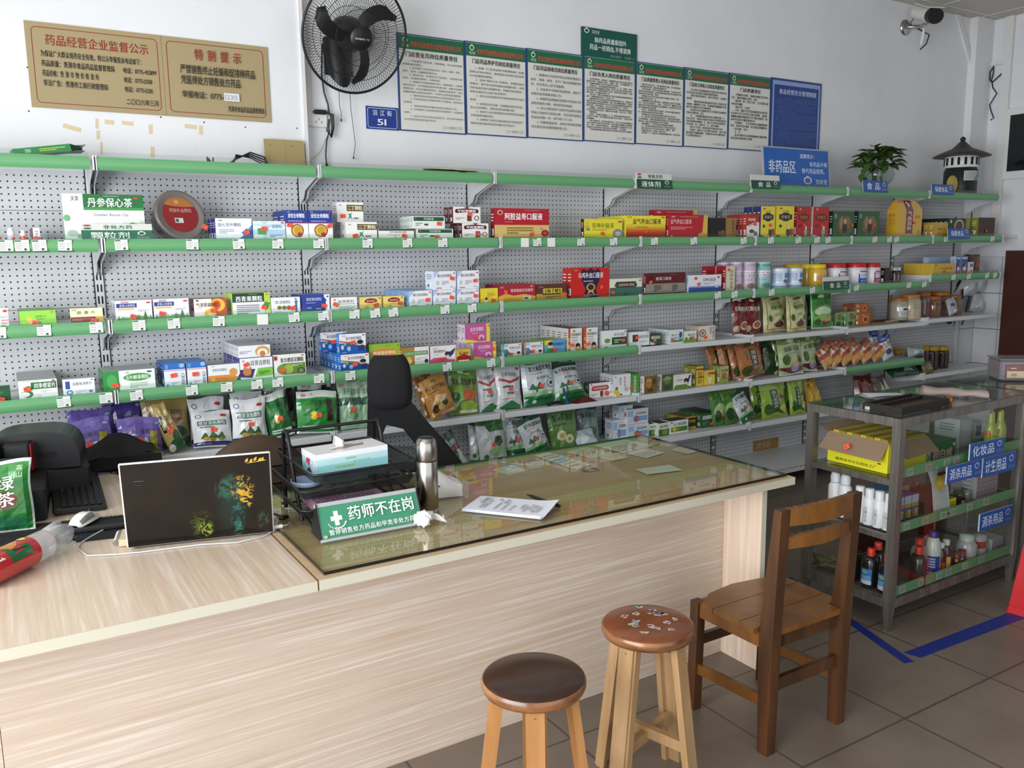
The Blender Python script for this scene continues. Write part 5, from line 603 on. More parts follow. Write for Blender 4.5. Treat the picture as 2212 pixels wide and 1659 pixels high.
('honeysuckle_tea_bag',(4.225,0.08,0.724,0.159,0.244,0.05),'pale green honeysuckle tea pouch with a bowl, right of the front one','a8b884;r 0 .8 1 1 6a8a3c;e .4 .82 .7 .94 c8d4a8;T .18 .6 .94 .74 金银花茶 2c3a2c;l .2 .54 .8 .57 1 678;e .1 .26 .4 .54 3f5a24;e .76 .28 1 .46 3f5a24;p 5a1c1c 0 .14 .5 .02 1 .1 1 .2 0 .2;e .4 .06 .8 .3 9a8aac;e .44 .2 .76 .32 c8a878;r 0 0 1 .03 dfe4d8',2,10,47,'pale green honeysuckle tea pouches','medicine bag'),
('honeysuckle_tea_bag',(3.994,0.13,0.724,0.092,0.234,0.05),'pale green honeysuckle tea pouch with a bowl, left one, half hidden','a8b884;r 0 .8 1 1 6a8a3c;e .4 .82 .7 .94 c8d4a8;T .18 .6 .94 .74 金银花茶 2c3a2c;l .2 .54 .8 .57 1 678;e .1 .26 .4 .54 3f5a24;e .76 .28 1 .46 3f5a24;p 5a1c1c 0 .14 .5 .02 1 .1 1 .2 0 .2;e .4 .06 .8 .3 9a8aac;e .44 .2 .76 .32 c8a878;r 0 0 1 .03 dfe4d8',0,10,48,'pale green honeysuckle tea pouches','medicine bag'),
('honeysuckle_tea_bag',(4.417,0.16,0.724,0.127,0.23,0.05),'pale green honeysuckle tea pouch with a bowl, rightmost, half hidden','a8b884;r 0 .8 1 1 6a8a3c;e .4 .82 .7 .94 c8d4a8;T .18 .6 .94 .74 金银花茶 2c3a2c;l .2 .54 .8 .57 1 678;e .1 .26 .4 .54 3f5a24;e .76 .28 1 .46 3f5a24;p 5a1c1c 0 .14 .5 .02 1 .1 1 .2 0 .2;e .4 .06 .8 .3 9a8aac;e .44 .2 .76 .32 c8a878;r 0 0 1 .03 dfe4d8',-6,10,49,'pale green honeysuckle tea pouches','medicine bag'),
('dark_tea_bag',(3.934,0.14,0.724,0.122,0.226,0.05),'dark green tea pouch between the brown and the pale green ones','2c4424;r .2 .3 .8 .6 3f5a30;e .3 .84 .7 .94 5a6a44',0,10,50,'','medicine bag'),
('dried_fruit_bag',(4.403,0.05,0.724,0.183,0.183,0.05),'clear pack of orange dried fruit, first of six leaning in a row','c89a6c;r 0 .8 1 1 a8604a;r .0 .5 1 .7 a84a3c;e .3 .1 .7 .3 e0a048;e .1 .28 .5 .46 d89440;e .5 .3 .9 .46 e0a850;e .1 .04 .4 .16 d8943c;p e8e0d8 .2 .7 .4 .98 .5 .72;p e8e0d8 .7 .4 .9 .7 .86 .4',-24,18,60,'clear packs of dried fruit','food pack'),
('dried_fruit_bag',(4.495,0.05,0.732,0.186,0.163,0.05),'clear pack of orange dried fruit, second of six leaning in a row','c89a6c;r 0 .8 1 1 a8604a;r .0 .5 1 .7 a84a3c;e .3 .1 .7 .3 e0a048;e .1 .28 .5 .46 d89440;e .5 .3 .9 .46 e0a850;e .1 .04 .4 .16 d8943c;p e8e0d8 .2 .7 .4 .98 .5 .72;p e8e0d8 .7 .4 .9 .7 .86 .4',-24,18,61,'clear packs of dried fruit','food pack'),
('dried_fruit_bag',(4.599,0.05,0.732,0.189,0.164,0.05),'clear pack of orange dried fruit, third of six leaning in a row','c89a6c;r 0 .8 1 1 a8604a;r .0 .5 1 .7 a84a3c;e .3 .1 .7 .3 e0a048;e .1 .28 .5 .46 d89440;e .5 .3 .9 .46 e0a850;e .1 .04 .4 .16 d8943c;p e8e0d8 .2 .7 .4 .98 .5 .72;p e8e0d8 .7 .4 .9 .7 .86 .4',-24,18,62,'clear packs of dried fruit','food pack'),
('dried_fruit_bag',(4.713,0.05,0.732,0.193,0.171,0.05),'clear pack of orange dried fruit, fourth of six leaning in a row','c89a6c;r 0 .8 1 1 a8604a;r .0 .5 1 .7 a84a3c;e .3 .1 .7 .3 e0a048;e .1 .28 .5 .46 d89440;e .5 .3 .9 .46 e0a850;e .1 .04 .4 .16 d8943c;p e8e0d8 .2 .7 .4 .98 .5 .72;p e8e0d8 .7 .4 .9 .7 .86 .4',-24,18,63,'clear packs of dried fruit','food pack'),
('dried_fruit_bag',(4.822,0.05,0.732,0.197,0.149,0.05),'clear pack of orange dried fruit, fifth of six leaning in a row','c89a6c;r 0 .8 1 1 a8604a;r .0 .5 1 .7 a84a3c;e .3 .1 .7 .3 e0a048;e .1 .28 .5 .46 d89440;e .5 .3 .9 .46 e0a850;e .1 .04 .4 .16 d8943c;p e8e0d8 .2 .7 .4 .98 .5 .72;p e8e0d8 .7 .4 .9 .7 .86 .4',-24,18,64,'clear packs of dried fruit','food pack'),
('dried_fruit_bag',(4.943,0.05,0.732,0.201,0.138,0.05),'clear pack of orange dried fruit, sixth of six leaning in a row','c89a6c;r 0 .8 1 1 a8604a;r .0 .5 1 .7 a84a3c;e .3 .1 .7 .3 e0a048;e .1 .28 .5 .46 d89440;e .5 .3 .9 .46 e0a850;e .1 .04 .4 .16 d8943c;p e8e0d8 .2 .7 .4 .98 .5 .72;p e8e0d8 .7 .4 .9 .7 .86 .4',-24,18,65,'clear packs of dried fruit','food pack'),
('dried_fruit_bag',(4.534,0.14,0.735,0.188,0.19,0.05),'clear pack of orange dried fruit, first of four in the back row','c89a6c;r 0 .8 1 1 a8604a;r .0 .5 1 .7 a84a3c;e .3 .1 .7 .3 e0a048;e .1 .28 .5 .46 d89440;e .5 .3 .9 .46 e0a850;e .1 .04 .4 .16 d8943c;p e8e0d8 .2 .7 .4 .98 .5 .72;p e8e0d8 .7 .4 .9 .7 .86 .4',-16,12,160,'clear packs of dried fruit','food pack'),
('dried_fruit_bag',(4.649,0.14,0.735,0.191,0.189,0.05),'clear pack of orange dried fruit, second of four in the back row','c89a6c;r 0 .8 1 1 a8604a;r .0 .5 1 .7 a84a3c;e .3 .1 .7 .3 e0a048;e .1 .28 .5 .46 d89440;e .5 .3 .9 .46 e0a850;e .1 .04 .4 .16 d8943c;p e8e0d8 .2 .7 .4 .98 .5 .72;p e8e0d8 .7 .4 .9 .7 .86 .4',-16,12,161,'clear packs of dried fruit','food pack'),
('dried_fruit_bag',(4.767,0.14,0.735,0.195,0.184,0.05),'clear pack of orange dried fruit, third of four in the back row','c89a6c;r 0 .8 1 1 a8604a;r .0 .5 1 .7 a84a3c;e .3 .1 .7 .3 e0a048;e .1 .28 .5 .46 d89440;e .5 .3 .9 .46 e0a850;e .1 .04 .4 .16 d8943c;p e8e0d8 .2 .7 .4 .98 .5 .72;p e8e0d8 .7 .4 .9 .7 .86 .4',-16,12,162,'clear packs of dried fruit','food pack'),
('dried_fruit_bag',(4.888,0.14,0.735,0.2,0.167,0.05),'clear pack of orange dried fruit, fourth of four in the back row','c89a6c;r 0 .8 1 1 a8604a;r .0 .5 1 .7 a84a3c;e .3 .1 .7 .3 e0a048;e .1 .28 .5 .46 d89440;e .5 .3 .9 .46 e0a850;e .1 .04 .4 .16 d8943c;p e8e0d8 .2 .7 .4 .98 .5 .72;p e8e0d8 .7 .4 .9 .7 .86 .4',-16,12,163,'clear packs of dried fruit','food pack'),
('mask_bag',(5.034,0.05,0.732,0.17,0.207,0.05),'blue and white pack with red writing, front of pair','d0d4d8;r 0 .74 1 1 28468c;l .2 .8 .9 .9 2 a8b8d8;T .2 .5 .8 .68 口罩 b83040;e .2 .2 .66 .44 2a3a54;p 28468c .2 .3 .5 .5 .4 .2',-16,10,70,'blue and white packs','pack'),
('mask_bag',(5.042,0.14,0.732,0.125,0.223,0.05),'blue and white pack with red writing, behind','d0d4d8;r 0 .74 1 1 28468c;l .2 .8 .9 .9 2 a8b8d8;T .2 .5 .8 .68 口罩 b83040;e .2 .2 .66 .44 2a3a54;p 28468c .2 .3 .5 .5 .4 .2',-6,10,71,'blue and white packs','pack'),
('crumpled_bag',(5.4,0.08,0.735,0.194,0.076,0.08),'crumpled clear grey plastic bag beside the dark jars','9aa8a4;p c8d4d4 .1 .2 .3 .9 .5 .4;p d8e0e0 .6 .3 .8 .8 .9 .5;p 7a8884 .3 .1 .5 .5 .7 .1',0,10,72,'','plastic bag'),
('green_packet',(5.236,0.03,0.605,0.366,0.09,0.05),'dark green packet on the low shelf under the green rail','16402c;p 9ab8a8 .4 .3 .6 .8 .8 .3',0,50,73,'','packet'),
('tan_packet',(5.507,0.04,0.605,0.128,0.088,0.05),'small tan packet in front of the dark jars','6a5a34;e .2 .2 .8 .8 8a7a4c',0,20,74,'','packet'),
('lotus_tea_bag',(3.419,0.08,0.45,0.124,0.227,0.05),'green tea pouch with a printed red bowl, left of pair','3f7a2c;r 0 .8 1 1 5a8a3c;e .1 .2 .9 .6 a8c47c;e .1 .1 .5 .44 2a4a20;e .5 .1 .94 .34 7a3018;e .5 .24 .94 .36 b88a50',-4,10,80,'green pouches with red bowls','medicine bag'),
('lotus_tea_bag',(3.53,0.07,0.45,0.165,0.233,0.05),'green tea pouch with a printed red bowl, right of pair','3f7a2c;r 0 .8 1 1 5a8a3c;e .1 .2 .9 .6 a8c47c;e .1 .1 .5 .44 2a4a20;e .5 .1 .94 .34 7a3018;e .5 .24 .94 .36 b88a50',-8,10,81,'green pouches with red bowls','medicine bag'),
('isatis_bag',(3.618,0.03,0.45,0.199,0.221,0.05),'white and green root granule bag leaning before the tea pouches','c8d0d2;r 0 .9 1 1 2a5a3c;T .2 .74 .96 .86 复方板蓝根颗粒 1c1e20;l .22 .68 .8 .71 1 b77;t .36 .56 .8 .63 清热解毒 555;e .68 .36 .96 .56 5a7ab4;e .71 .38 .93 .54 c8d0d2;e .76 .42 .88 .5 3a3a34;p 3a6a44 .12 .36 .24 .5 .34 .4 .44 .52 .54 .42 .62 .48 .56 .36;p 2f5a3c .3 .28 .34 .42 .38 .28;p 8fb884 0 .28 .5 .32 1 .28 1 .2 0 .2;r 0 0 1 .22 1f6a3c;e .2 .06 .32 .14 cfe0d4;e .7 .22 .84 .28 cfe0c8;l .3 .12 .9 .17 1 164a2c',-20,20,82,'white and green root granule bags','medicine bag'),
('loquat_tea_bag',(3.889,0.06,0.45,0.236,0.235,0.05),'yellow green tea pouch with a dark title strip, front one of four','93b23c;r 0 .8 1 1 a8c45c;r .34 .2 .62 .76 24442c;v .4 .24 .58 .74 强力枇杷茶 d8e4d0;e .06 .1 .34 .4 2f5a1c;e .6 .1 .96 .34 c8d45c;p 2f5a1c .1 .1 .5 .3 .9 .06 .5 .16;l .3 .03 .8 .07 1 c66;e .7 .5 .9 .62 6a2a24',-1,10,83,'yellow green tea pouches','medicine bag'),
('loquat_tea_bag',(3.804,0.12,0.45,0.12,0.226,0.05),'yellow green tea pouch with a dark title strip, leftmost of four','93b23c;r 0 .8 1 1 a8c45c;r .34 .2 .62 .76 24442c;v .4 .24 .58 .74 强力枇杷茶 d8e4d0;e .06 .1 .34 .4 2f5a1c;e .6 .1 .96 .34 c8d45c;p 2f5a1c .1 .1 .5 .3 .9 .06 .5 .16;l .3 .03 .8 .07 1 c66;e .7 .5 .9 .62 6a2a24',-1,10,84,'yellow green tea pouches','medicine bag'),
('loquat_tea_bag',(4.121,0.13,0.45,0.11,0.216,0.05),'yellow green tea pouch with a dark title strip, third from the left','93b23c;r 0 .8 1 1 a8c45c;r .34 .2 .62 .76 24442c;v .4 .24 .58 .74 强力枇杷茶 d8e4d0;e .06 .1 .34 .4 2f5a1c;e .6 .1 .96 .34 c8d45c;p 2f5a1c .1 .1 .5 .3 .9 .06 .5 .16;l .3 .03 .8 .07 1 c66;e .7 .5 .9 .62 6a2a24',-1,10,85,'yellow green tea pouches','medicine bag'),
('loquat_tea_bag',(4.099,0.05,0.45,0.146,0.236,0.05),'yellow green tea pouch with a dark title strip, rightmost of four','93b23c;r 0 .8 1 1 a8c45c;r .34 .2 .62 .76 24442c;v .4 .24 .58 .74 强力枇杷茶 d8e4d0;e .06 .1 .34 .4 2f5a1c;e .6 .1 .96 .34 c8d45c;p 2f5a1c .1 .1 .5 .3 .9 .06 .5 .16;l .3 .03 .8 .07 1 c66;e .7 .5 .9 .62 6a2a24',-1,10,86,'yellow green tea pouches','medicine bag'),
('gold_bag',(4.278,0.08,0.45,0.104,0.231,0.05),'gold pouch, left of two leaning behind the showcase corner','b08a2c;e .1 .2 .9 .6 c8a43c;r .3 .7 .7 .8 8a6a20;p d8b850 .3 .1 .5 .4 .7 .1',-6,10,87,'gold pouches','medicine bag'),
('gold_bag',(4.327,0.06,0.45,0.111,0.221,0.05),'gold pouch, right of two leaning behind the showcase corner','b08a2c;e .1 .2 .9 .6 c8a43c;r .3 .7 .7 .8 8a6a20;p d8b850 .3 .1 .5 .4 .7 .1',-16,10,88,'gold pouches','medicine bag'),
('red_net_bag',(4.828,0.08,0.45,0.21,0.192,0.1),'dark red net bag of dried goods above the showcase top','5a1c18;e .2 .2 .5 .6 7a3a30;e .5 .4 .8 .8 3f1210;p 8a4a40 .3 .7 .5 .9 .7 .6',0,10,89,'','net bag'),
('clear_goods_bag',(5.034,0.1,0.45,0.174,0.166,0.1),'clear bag of pale goods beside the red net bag','6a6054;p b8b4ac .2 .2 .4 .8 .5 .3;p c8c4bc .5 .4 .7 .9 .8 .4',0,10,90,'','plastic bag'),
('grey_packet',(5.807,0.06,1.016,0.141,0.148,0.05),'grey and white foil packet leaning on the glass jars','a8a8b4;e .2 .5 .7 .7 3a4060;e .3 .1 .8 .3 d8dce4;e .7 .24 .9 .36 c8604a',-14,10,91,'','packet'),
]
# tins, jars and bottles: x, y, z, radius, height
ROUND = [
('pill_bottle',(-0.309,0.063,1.609,0.013,0.051),'tall white pill bottle with pink print at the left shelf end','bottle','f2f2f2 f4f4f4','t .35 .2 .65 .5 M d05fc0;r .66 0 .95 .3 f0503a','white pill bottles','bottle'),
('pill_bottle',(-0.269,0.061,1.609,0.011,0.042),'short white pill bottle with an orange price sticker','bottle','f2f2f2 f4f4f4','r .3 .12 .75 .5 f0503a','white pill bottles','bottle'),
('pill_bottle',(-0.349,0.059,1.609,0.009,0.044),'white pill bottle cut off by the left picture edge','bottle','f2f2f2 f4f4f4','r .5 .1 .9 .4 f0503a','white pill bottles','bottle'),
('powder_tin',(3.526,0.087,1.29,0.037,0.175),'lilac protein powder tin, middle of three lilac tins','tin','d0bcd0 d8c8d8','d0bcd0;r 0 .9 1 1 b8a4bc;r 0 .5 1 .74 e8e2e8;t .22 .62 .8 .74 Protein_powder 4a2c50;t .24 .5 .78 .62 复合蛋白质粉 4a4050;e .4 .06 .7 .26 8a6a5c;e .3 .04 .44 .16 b8a488;l .3 .36 .7 .42 1 a8c','protein powder tins','tin'),
('powder_tin',(3.638,0.105,1.29,0.055,0.174),'lilac protein powder tin, right of three lilac tins','tin','d0bcd0 d8c8d8','d0bcd0;r 0 .9 1 1 b8a4bc;r 0 .5 1 .74 e8e2e8;t .22 .62 .8 .74 Protein_powder 4a2c50;t .24 .5 .78 .62 复合蛋白质粉 4a4050;e .4 .06 .7 .26 8a6a5c;e .3 .04 .44 .16 b8a488;l .3 .36 .7 .42 1 a8c','protein powder tins','tin'),
('powder_tin',(3.519,0.182,1.29,0.042,0.173),'lilac protein powder tin, left of three lilac tins','tin','d0bcd0 d8c8d8','d0bcd0;r 0 .9 1 1 b8a4bc;r 0 .5 1 .74 e8e2e8;t .22 .62 .8 .74 Protein_powder 4a2c50;t .24 .5 .78 .62 复合蛋白质粉 4a4050;e .4 .06 .7 .26 8a6a5c;e .3 .04 .44 .16 b8a488;l .3 .36 .7 .42 1 a8c','protein powder tins','tin'),
('powder_tin',(3.772,0.105,1.29,0.055,0.171),'teal protein powder tin beside the lilac tins','tin','8fc0bc b8d4d0','9cc4c0;r 0 .9 1 1 5f9c98;r 0 .5 1 .74 e8e2e8;t .22 .62 .8 .74 Protein_powder 4a2c50;t .24 .5 .78 .62 复合蛋白质粉 4a4050;e .4 .06 .7 .26 4f8a7c;e .3 .04 .44 .16 b8a488;l .3 .36 .7 .42 1 a8c','protein powder tins','tin'),
('milk_tin',(3.927,0.109,1.29,0.059,0.131),'short white and blue milk powder tin, left of pair','tin','d8e4f0 c8ccd4','d8e4f0;r 0 0 1 .12 4f8ac8;r 0 .9 1 1 e8eef4;l .2 .3 .5 .8 6 7f9cc8;r .58 .55 .8 .8 4f8ac8;e .6 .16 .8 .4 c8a078;e .54 .3 .7 .48 3f6aa8','white and blue milk tins','tin'),
('milk_tin',(4.069,0.106,1.29,0.056,0.13),'short white and blue milk powder tin, right of pair','tin','d8e4f0 c8ccd4','d8e4f0;r 0 0 1 .12 4f8ac8;r 0 .9 1 1 e8eef4;l .2 .3 .5 .8 6 7f9cc8;r .58 .55 .8 .8 4f8ac8;e .6 .16 .8 .4 c8a078;e .54 .3 .7 .48 3f6aa8','white and blue milk tins','tin'),
('honey_jar',(4.31,0.125,1.29,0.065,0.146),'amber jar with a yellow lid, front right of three','jar','d8b040 f0d020','r .3 .25 .8 .6 e0a83c;l .35 .3 .75 .5 2 a97','yellow lidded amber jars','jar'),
('honey_jar',(4.275,0.171,1.29,0.041,0.145),'amber jar with a yellow lid, middle of three','jar','d0a838 f0d020','','yellow lidded amber jars','jar'),
('honey_jar',(4.245,0.258,1.29,0.058,0.145),'amber jar with a yellow lid behind the milk tins','jar','d0a838 f0d020','','yellow lidded amber jars','jar'),
('white_jar',(4.501,0.116,1.29,0.066,0.15),'white plastic jar with a red lid, second from the left','jar2','e4e4ea c02830','r .45 .08 .85 .72 2c4f96;r .48 .3 .82 .5 b8ccec;r .48 .58 .82 .64 c33;l .5 .12 .8 .24 2 a8c0e8','red lidded white jars','jar'),
('white_jar',(4.568,0.253,1.29,0.053,0.147),'white plastic jar with a red lid, leftmost, half hidden','jar2','dcdce2 c02830','r .45 .08 .85 .72 2c4f96;r .48 .3 .82 .5 b8ccec;r .48 .58 .82 .64 c33;l .5 .12 .8 .24 2 a8c0e8','red lidded white jars','jar'),
('white_jar',(4.791,0.24,1.29,0.05,0.146),'white plastic jar with a red lid, half hidden in the middle','jar2','dcdce2 c02830','r .45 .08 .85 .72 2c4f96;r .48 .3 .82 .5 b8ccec;r .48 .58 .82 .64 c33;l .5 .12 .8 .24 2 a8c0e8','red lidded white jars','jar'),
('white_jar',(4.687,0.103,1.29,0.073,0.149),'white plastic jar with a red lid and large blue label','jar2','e4e4ea c02830','r .45 .08 .85 .72 2c4f96;r .48 .3 .82 .5 b8ccec;r .48 .58 .82 .64 c33;l .5 .12 .8 .24 2 a8c0e8','red lidded white jars','jar'),
('white_jar',(4.842,0.088,1.29,0.058,0.145),'white plastic jar with a red lid and red label','jar2','e4e4ea c02830','r .45 .08 .85 .72 b02430;r .48 .3 .82 .5 b8ccec;r .48 .58 .82 .64 c33;l .5 .12 .8 .24 2 a8c0e8','red lidded white jars','jar'),
('dark_bottle',(5.08,0.076,1.29,0.026,0.108),'dark brown bottle with silver neck, left of pair','bottle','2a1810 c8c8cc','r .3 .1 .7 .5 4a3424','dark brown bottles','bottle'),
('dark_bottle',(5.121,0.074,1.29,0.024,0.109),'dark brown bottle with silver neck, right of pair','bottle','2a1810 c8c8cc','r .3 .1 .7 .5 4a3424','dark brown bottles','bottle'),
('dark_bottle',(5.046,0.1,1.29,0.03,0.107),'dark brown bottle with a gold cap','bottle','2a1810 b8983c','','dark brown bottles','bottle'),
('brown_canister',(6.073,0.103,1.332,0.053,0.144),'transparent brown canister at the right end of the row','tin','6a4c40 4a2c24','r .55 .4 .8 .6 e0503a','','tin'),
('glass_jar',(5.235,0.13,1.016,0.06,0.162),'glass jar with an orange lid and a white label','clearjar','a8a090 b06a20','r .36 .16 .84 .6 d8d8dc;r .5 .44 .7 .54 333;l .4 .2 .8 .4 3 888','orange lidded glass jars','jar'),
('glass_jar',(5.347,0.117,1.016,0.077,0.182),'large glass jar with an orange lid, half full of pale grain','clearjar','a89c84 b87a28','r .1 .04 .95 .42 b8a888','orange lidded glass jars','jar'),
('glass_jar',(5.632,0.198,1.016,0.058,0.185),'glass jar with an orange lid and a red purple label','clearjar','8a6a60 b06a20','r .2 .1 .7 .6 7a4a54','orange lidded glass jars','jar'),
('glass_jar',(5.68,0.147,1.016,0.057,0.153),'glass jar of brown goods with an orange lid','clearjar','7a5440 a86420','r .0 .0 1 .7 6a4030','orange lidded glass jars','jar'),
('glass_jar',(5.85,0.207,1.016,0.087,0.18),'large glass jar of brown goods behind the grey packet','clearjar','7a5a48 b8701f','r .0 .0 1 .6 6a4838','orange lidded glass jars','jar'),
('glass_jar',(5.952,0.142,1.016,0.052,0.154),'glass jar with an orange lid at the right end','clearjar','7a6450 a86420','','orange lidded glass jars','jar'),
('glass_jar',(5.269,0.198,1.001,0.038,0.173),'dark glass jar half hidden at the left end','clearjar','6a5a4c 9a5c20','','orange lidded glass jars','jar'),
('berry_jar',(5.615,0.17,0.605,0.05,0.188),'jar of dark red berries with a yellow lid, left of three','jar','4a1c18 b8922c','r .1 .1 .9 .7 2c1210','dark berry jars','jar'),
('berry_jar',(5.738,0.178,0.605,0.058,0.178),'jar of dark red berries with a yellow lid, middle of three','jar','4a1c18 b8922c','r .1 .1 .9 .7 2c1210','dark berry jars','jar'),
('berry_jar',(5.871,0.176,0.605,0.056,0.169),'jar of dark red berries with a yellow lid, right of three','jar','4a1c18 b8922c','r .1 .1 .9 .7 2c1210','dark berry jars','jar'),
('berry_jar',(5.442,0.255,0.605,0.055,0.167),'pale jar with a yellow lid behind the crumpled bag','jar','7a7a70 b8922c','','','jar'),
]
TAGS = [(-1,2,-0.330,0,-0.2),(-1,2,-0.278,0,-0.9),(-1,2,-0.221,0,-1.8),(-1,2,-0.136,0,1.6),(0,2,0.061,0,-1.1),(0,2,0.327,0,1.7),(0,2,0.513,0,-2.0),(0,2,0.678,0,1.2),(0,2,0.859,0,-0.6),(1,2,1.088,0,1.8),(1,2,1.286,0,-2.5),(1,2,1.470,0,1.0),(3,2,2.789,0,1.9),(2,2,1.934,1,0.2),(2,2,2.009,0,-1.9),(2,2,2.095,1,0.4),(2,2,2.284,0,1.4),(2,2,2.501,0,-0.2),(3,2,3.084,0,-2.5),(3,2,3.487,0,-2.2),(4,2,3.721,0,1.5),(4,2,3.969,0,-1.3),(4,2,4.144,0,1.3),(4,2,4.252,0,-2.0),(4,2,4.143,0,1.3),(4,2,4.253,0,-2.0),(5,2,4.729,0,0.6),(5,2,4.887,0,-0.0),(5,2,4.966,0,-2.1),(6,2,5.543,0,1.7),(6,2,6.141,0,2.6),(-1,3,-0.382,0,2.7),(-1,3,-0.234,0,1.6),(-1,3,-0.054,0,-1.3),(0,3,0.101,0,0.6),(0,3,0.233,0,-1.6),(0,3,0.411,0,2.3),(0,3,0.594,1,1.8),(0,3,0.732,0,-2.2),(0,3,0.865,0,-2.2),(1,3,1.011,0,3.0),(1,3,1.112,0,-2.7),(1,3,1.203,0,-3.0),(1,3,1.473,0,-0.7),(1,3,1.622,0,-0.6),(3,3,3.285,0,0.0),(3,3,3.423,0,0.6),(4,3,3.744,0,0.2),(4,3,4.122,0,2.7),(5,3,4.562,0,2.3),(4,3,4.121,0,2.7),(5,3,4.562,0,2.3),(5,3,5.135,0,2.9),(5,3,5.315,0,1.3),(6,3,5.668,0,2.7),(6,3,5.863,0,-1.5),(6,3,6.106,0,-1.6),(6,3,6.214,0,-2.0),(-1,4,-0.191,0,-2.6),(-1,4,-0.042,0,0.2),(0,4,0.070,0,-1.9),(0,4,0.284,0,-0.5),(0,4,0.425,0,2.6),(0,4,0.553,0,0.1),(0,4,0.552,0,0.1),(0,4,0.644,0,1.2),(0,4,0.831,0,1.8),(1,4,0.979,0,-0.2),(1,4,1.477,0,-1.6),(1,4,1.477,0,-1.6),(1,4,1.725,0,-1.5)]

def clip(poly, win):
    """cut polygon by a convex counter-clockwise window"""
    out = poly
    for i in range(len(win)):
        ax, ay = win[i]; bx, by = win[(i+1) % len(win)]; src = out; out = []
        if not src: return []
        def side(p): return (bx-ax)*(p[1]-ay)-(by-ay)*(p[0]-ax)
        for j in range(len(src)):
            p, q = src[j-1], src[j]; sp, sq = side(p), side(q)
            if (sp >= 0) != (sq >= 0):
                t = sp/(sp-sq); out.append((p[0]+(q[0]-p[0])*t, p[1]+(q[1]-p[1])*t))
            if sq >= 0: out.append(q)
    return out
class Wrap(Print):
    """a Print whose shapes are cut along the facets of a bent surface"""
    def __init__(s, mb, S, wins): super().__init__(mb, S); s.wins = wins
    def poly(s, pts, col):
        s.k += 1; s.mb.use(None, col)
        a = sum(pts[i-1][0]*pts[i][1]-pts[i][0]*pts[i-1][1] for i in range(len(pts)))
        if a < 0: pts = pts[::-1]
        u0 = min(p[0] for p in pts); u1 = max(p[0] for p in pts); v0 = min(p[1] for p in pts); v1 = max(p[1] for p in pts)
        for w, bb in s.wins:
            if bb[0] > u1 or bb[1] < u0 or bb[2] > v1 or bb[3] < v0: continue
            q = clip(pts, w)
            if len(q) > 2: s.mb.add([s.S(u, v, s.k) for u, v in q], (tuple(range(len(q))),), False)
    def rect(s, a, b, c, d, col): s.poly([(a, b),(c, b),(c, d),(a, d)], col)
def wins_of(lst): return [(w, (min(p[0] for p in w), max(p[0] for p in w), min(p[1] for p in w), max(p[1] for p in w))) for w in lst]
ORD = 'first second third fourth fifth sixth seventh eighth ninth tenth eleventh twelfth'.split()
ST = {}
def sticker(parent, x, y, z, ang=0, s=1):
    if 'm' not in ST:
        b = MB('paper', 'f2573c').box(-.0125,.0125,-.0006,0,-.009,.009); p = Print(b, lambda u, v, k: (-.0125+.025*u, -.0007-.0002*k, -.009+.018*v))
        p.rect(.1,.1,.9,.9, 'f4614a'); p.lines(.2,.35,.8,.65,1, '8a2418', .5); ST['m'] = b.mesh('price_sticker')
    o = bpy.data.objects.new('price_sticker', ST['m']); C.objects.link(o); o.parent = parent; o.location = (x, y, z); o.rotation_euler = (0, R(ang),0); o.scale = (s, 1, s)
    return o
def carton(name, w, d, h, design, side, top):
    its = design.split(';', 1); base = its[0]
    b = MB('carton', base)
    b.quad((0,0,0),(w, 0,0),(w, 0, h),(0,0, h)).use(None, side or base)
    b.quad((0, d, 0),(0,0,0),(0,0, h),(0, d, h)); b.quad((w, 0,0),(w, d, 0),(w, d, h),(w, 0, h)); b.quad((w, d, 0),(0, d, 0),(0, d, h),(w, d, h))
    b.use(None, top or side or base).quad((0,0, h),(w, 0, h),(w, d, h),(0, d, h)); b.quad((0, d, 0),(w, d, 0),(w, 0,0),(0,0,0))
    p = Print(b, lambda u, v, k: (w*u, -.0003*k, h*v))
    if len(its) > 1: p.run(its[1])
    q = Print(b, lambda u, v, k: (-.0003*k, d*(1-u), h*v))      # end flap: a small bar code and print
    lt = 'f0f0ee' if sum(lin(side or base)[:3]) < 1.6 else '6a6a70'
    if d > .02: q.rect(.25,.12,.75,.34, 'f2f2f0'); q.lines(.28,.14,.72,.32,1, '333', .8); q.lines(.2,.55,.8,.85,3, lt, .35)
    return b.build(name)
rnd = random.Random(3)
for key, (x0, x1, y, z0, z1, d, n), label, design, st, side, top, grp, yaw in BOXES:
    w = x1-x0-.001; h = z1-z0-.0008; d = max(d-.0008,.008)
    o = carton(key.rstrip('0123456789'), w, d, h, design, side, top); o.location = (x0, y, z0)
    if n > 1 and not grp: grp = 'row of '+key.replace('_', ' ').rstrip('23')+'s, '+' '.join(label.split()[:4])
    tag(o, label if n == 1 or 'front' in label else label+', front one', 'medicine box' if x0 < 3.4 else 'carton', grp or None)
    if st: u, v = map(float, st.split()); sticker(o, w*u, -.0066, h*v, rnd.uniform(-22,22),.95)
    for i in range(1, n):
        c = o.copy(); C.objects.link(c); c.location = (x0+rnd.uniform(-.001,.001), y+i*(d+.0008), z0)
        c['label'] = label.replace(', front of a row', '').replace(', front of a stack', '').replace(', front of the first row on the second shelf', '').replace(', front of the upper row', ', upper row').replace(', front', '').replace(' front', '')+', %s in row' % ORD[i]
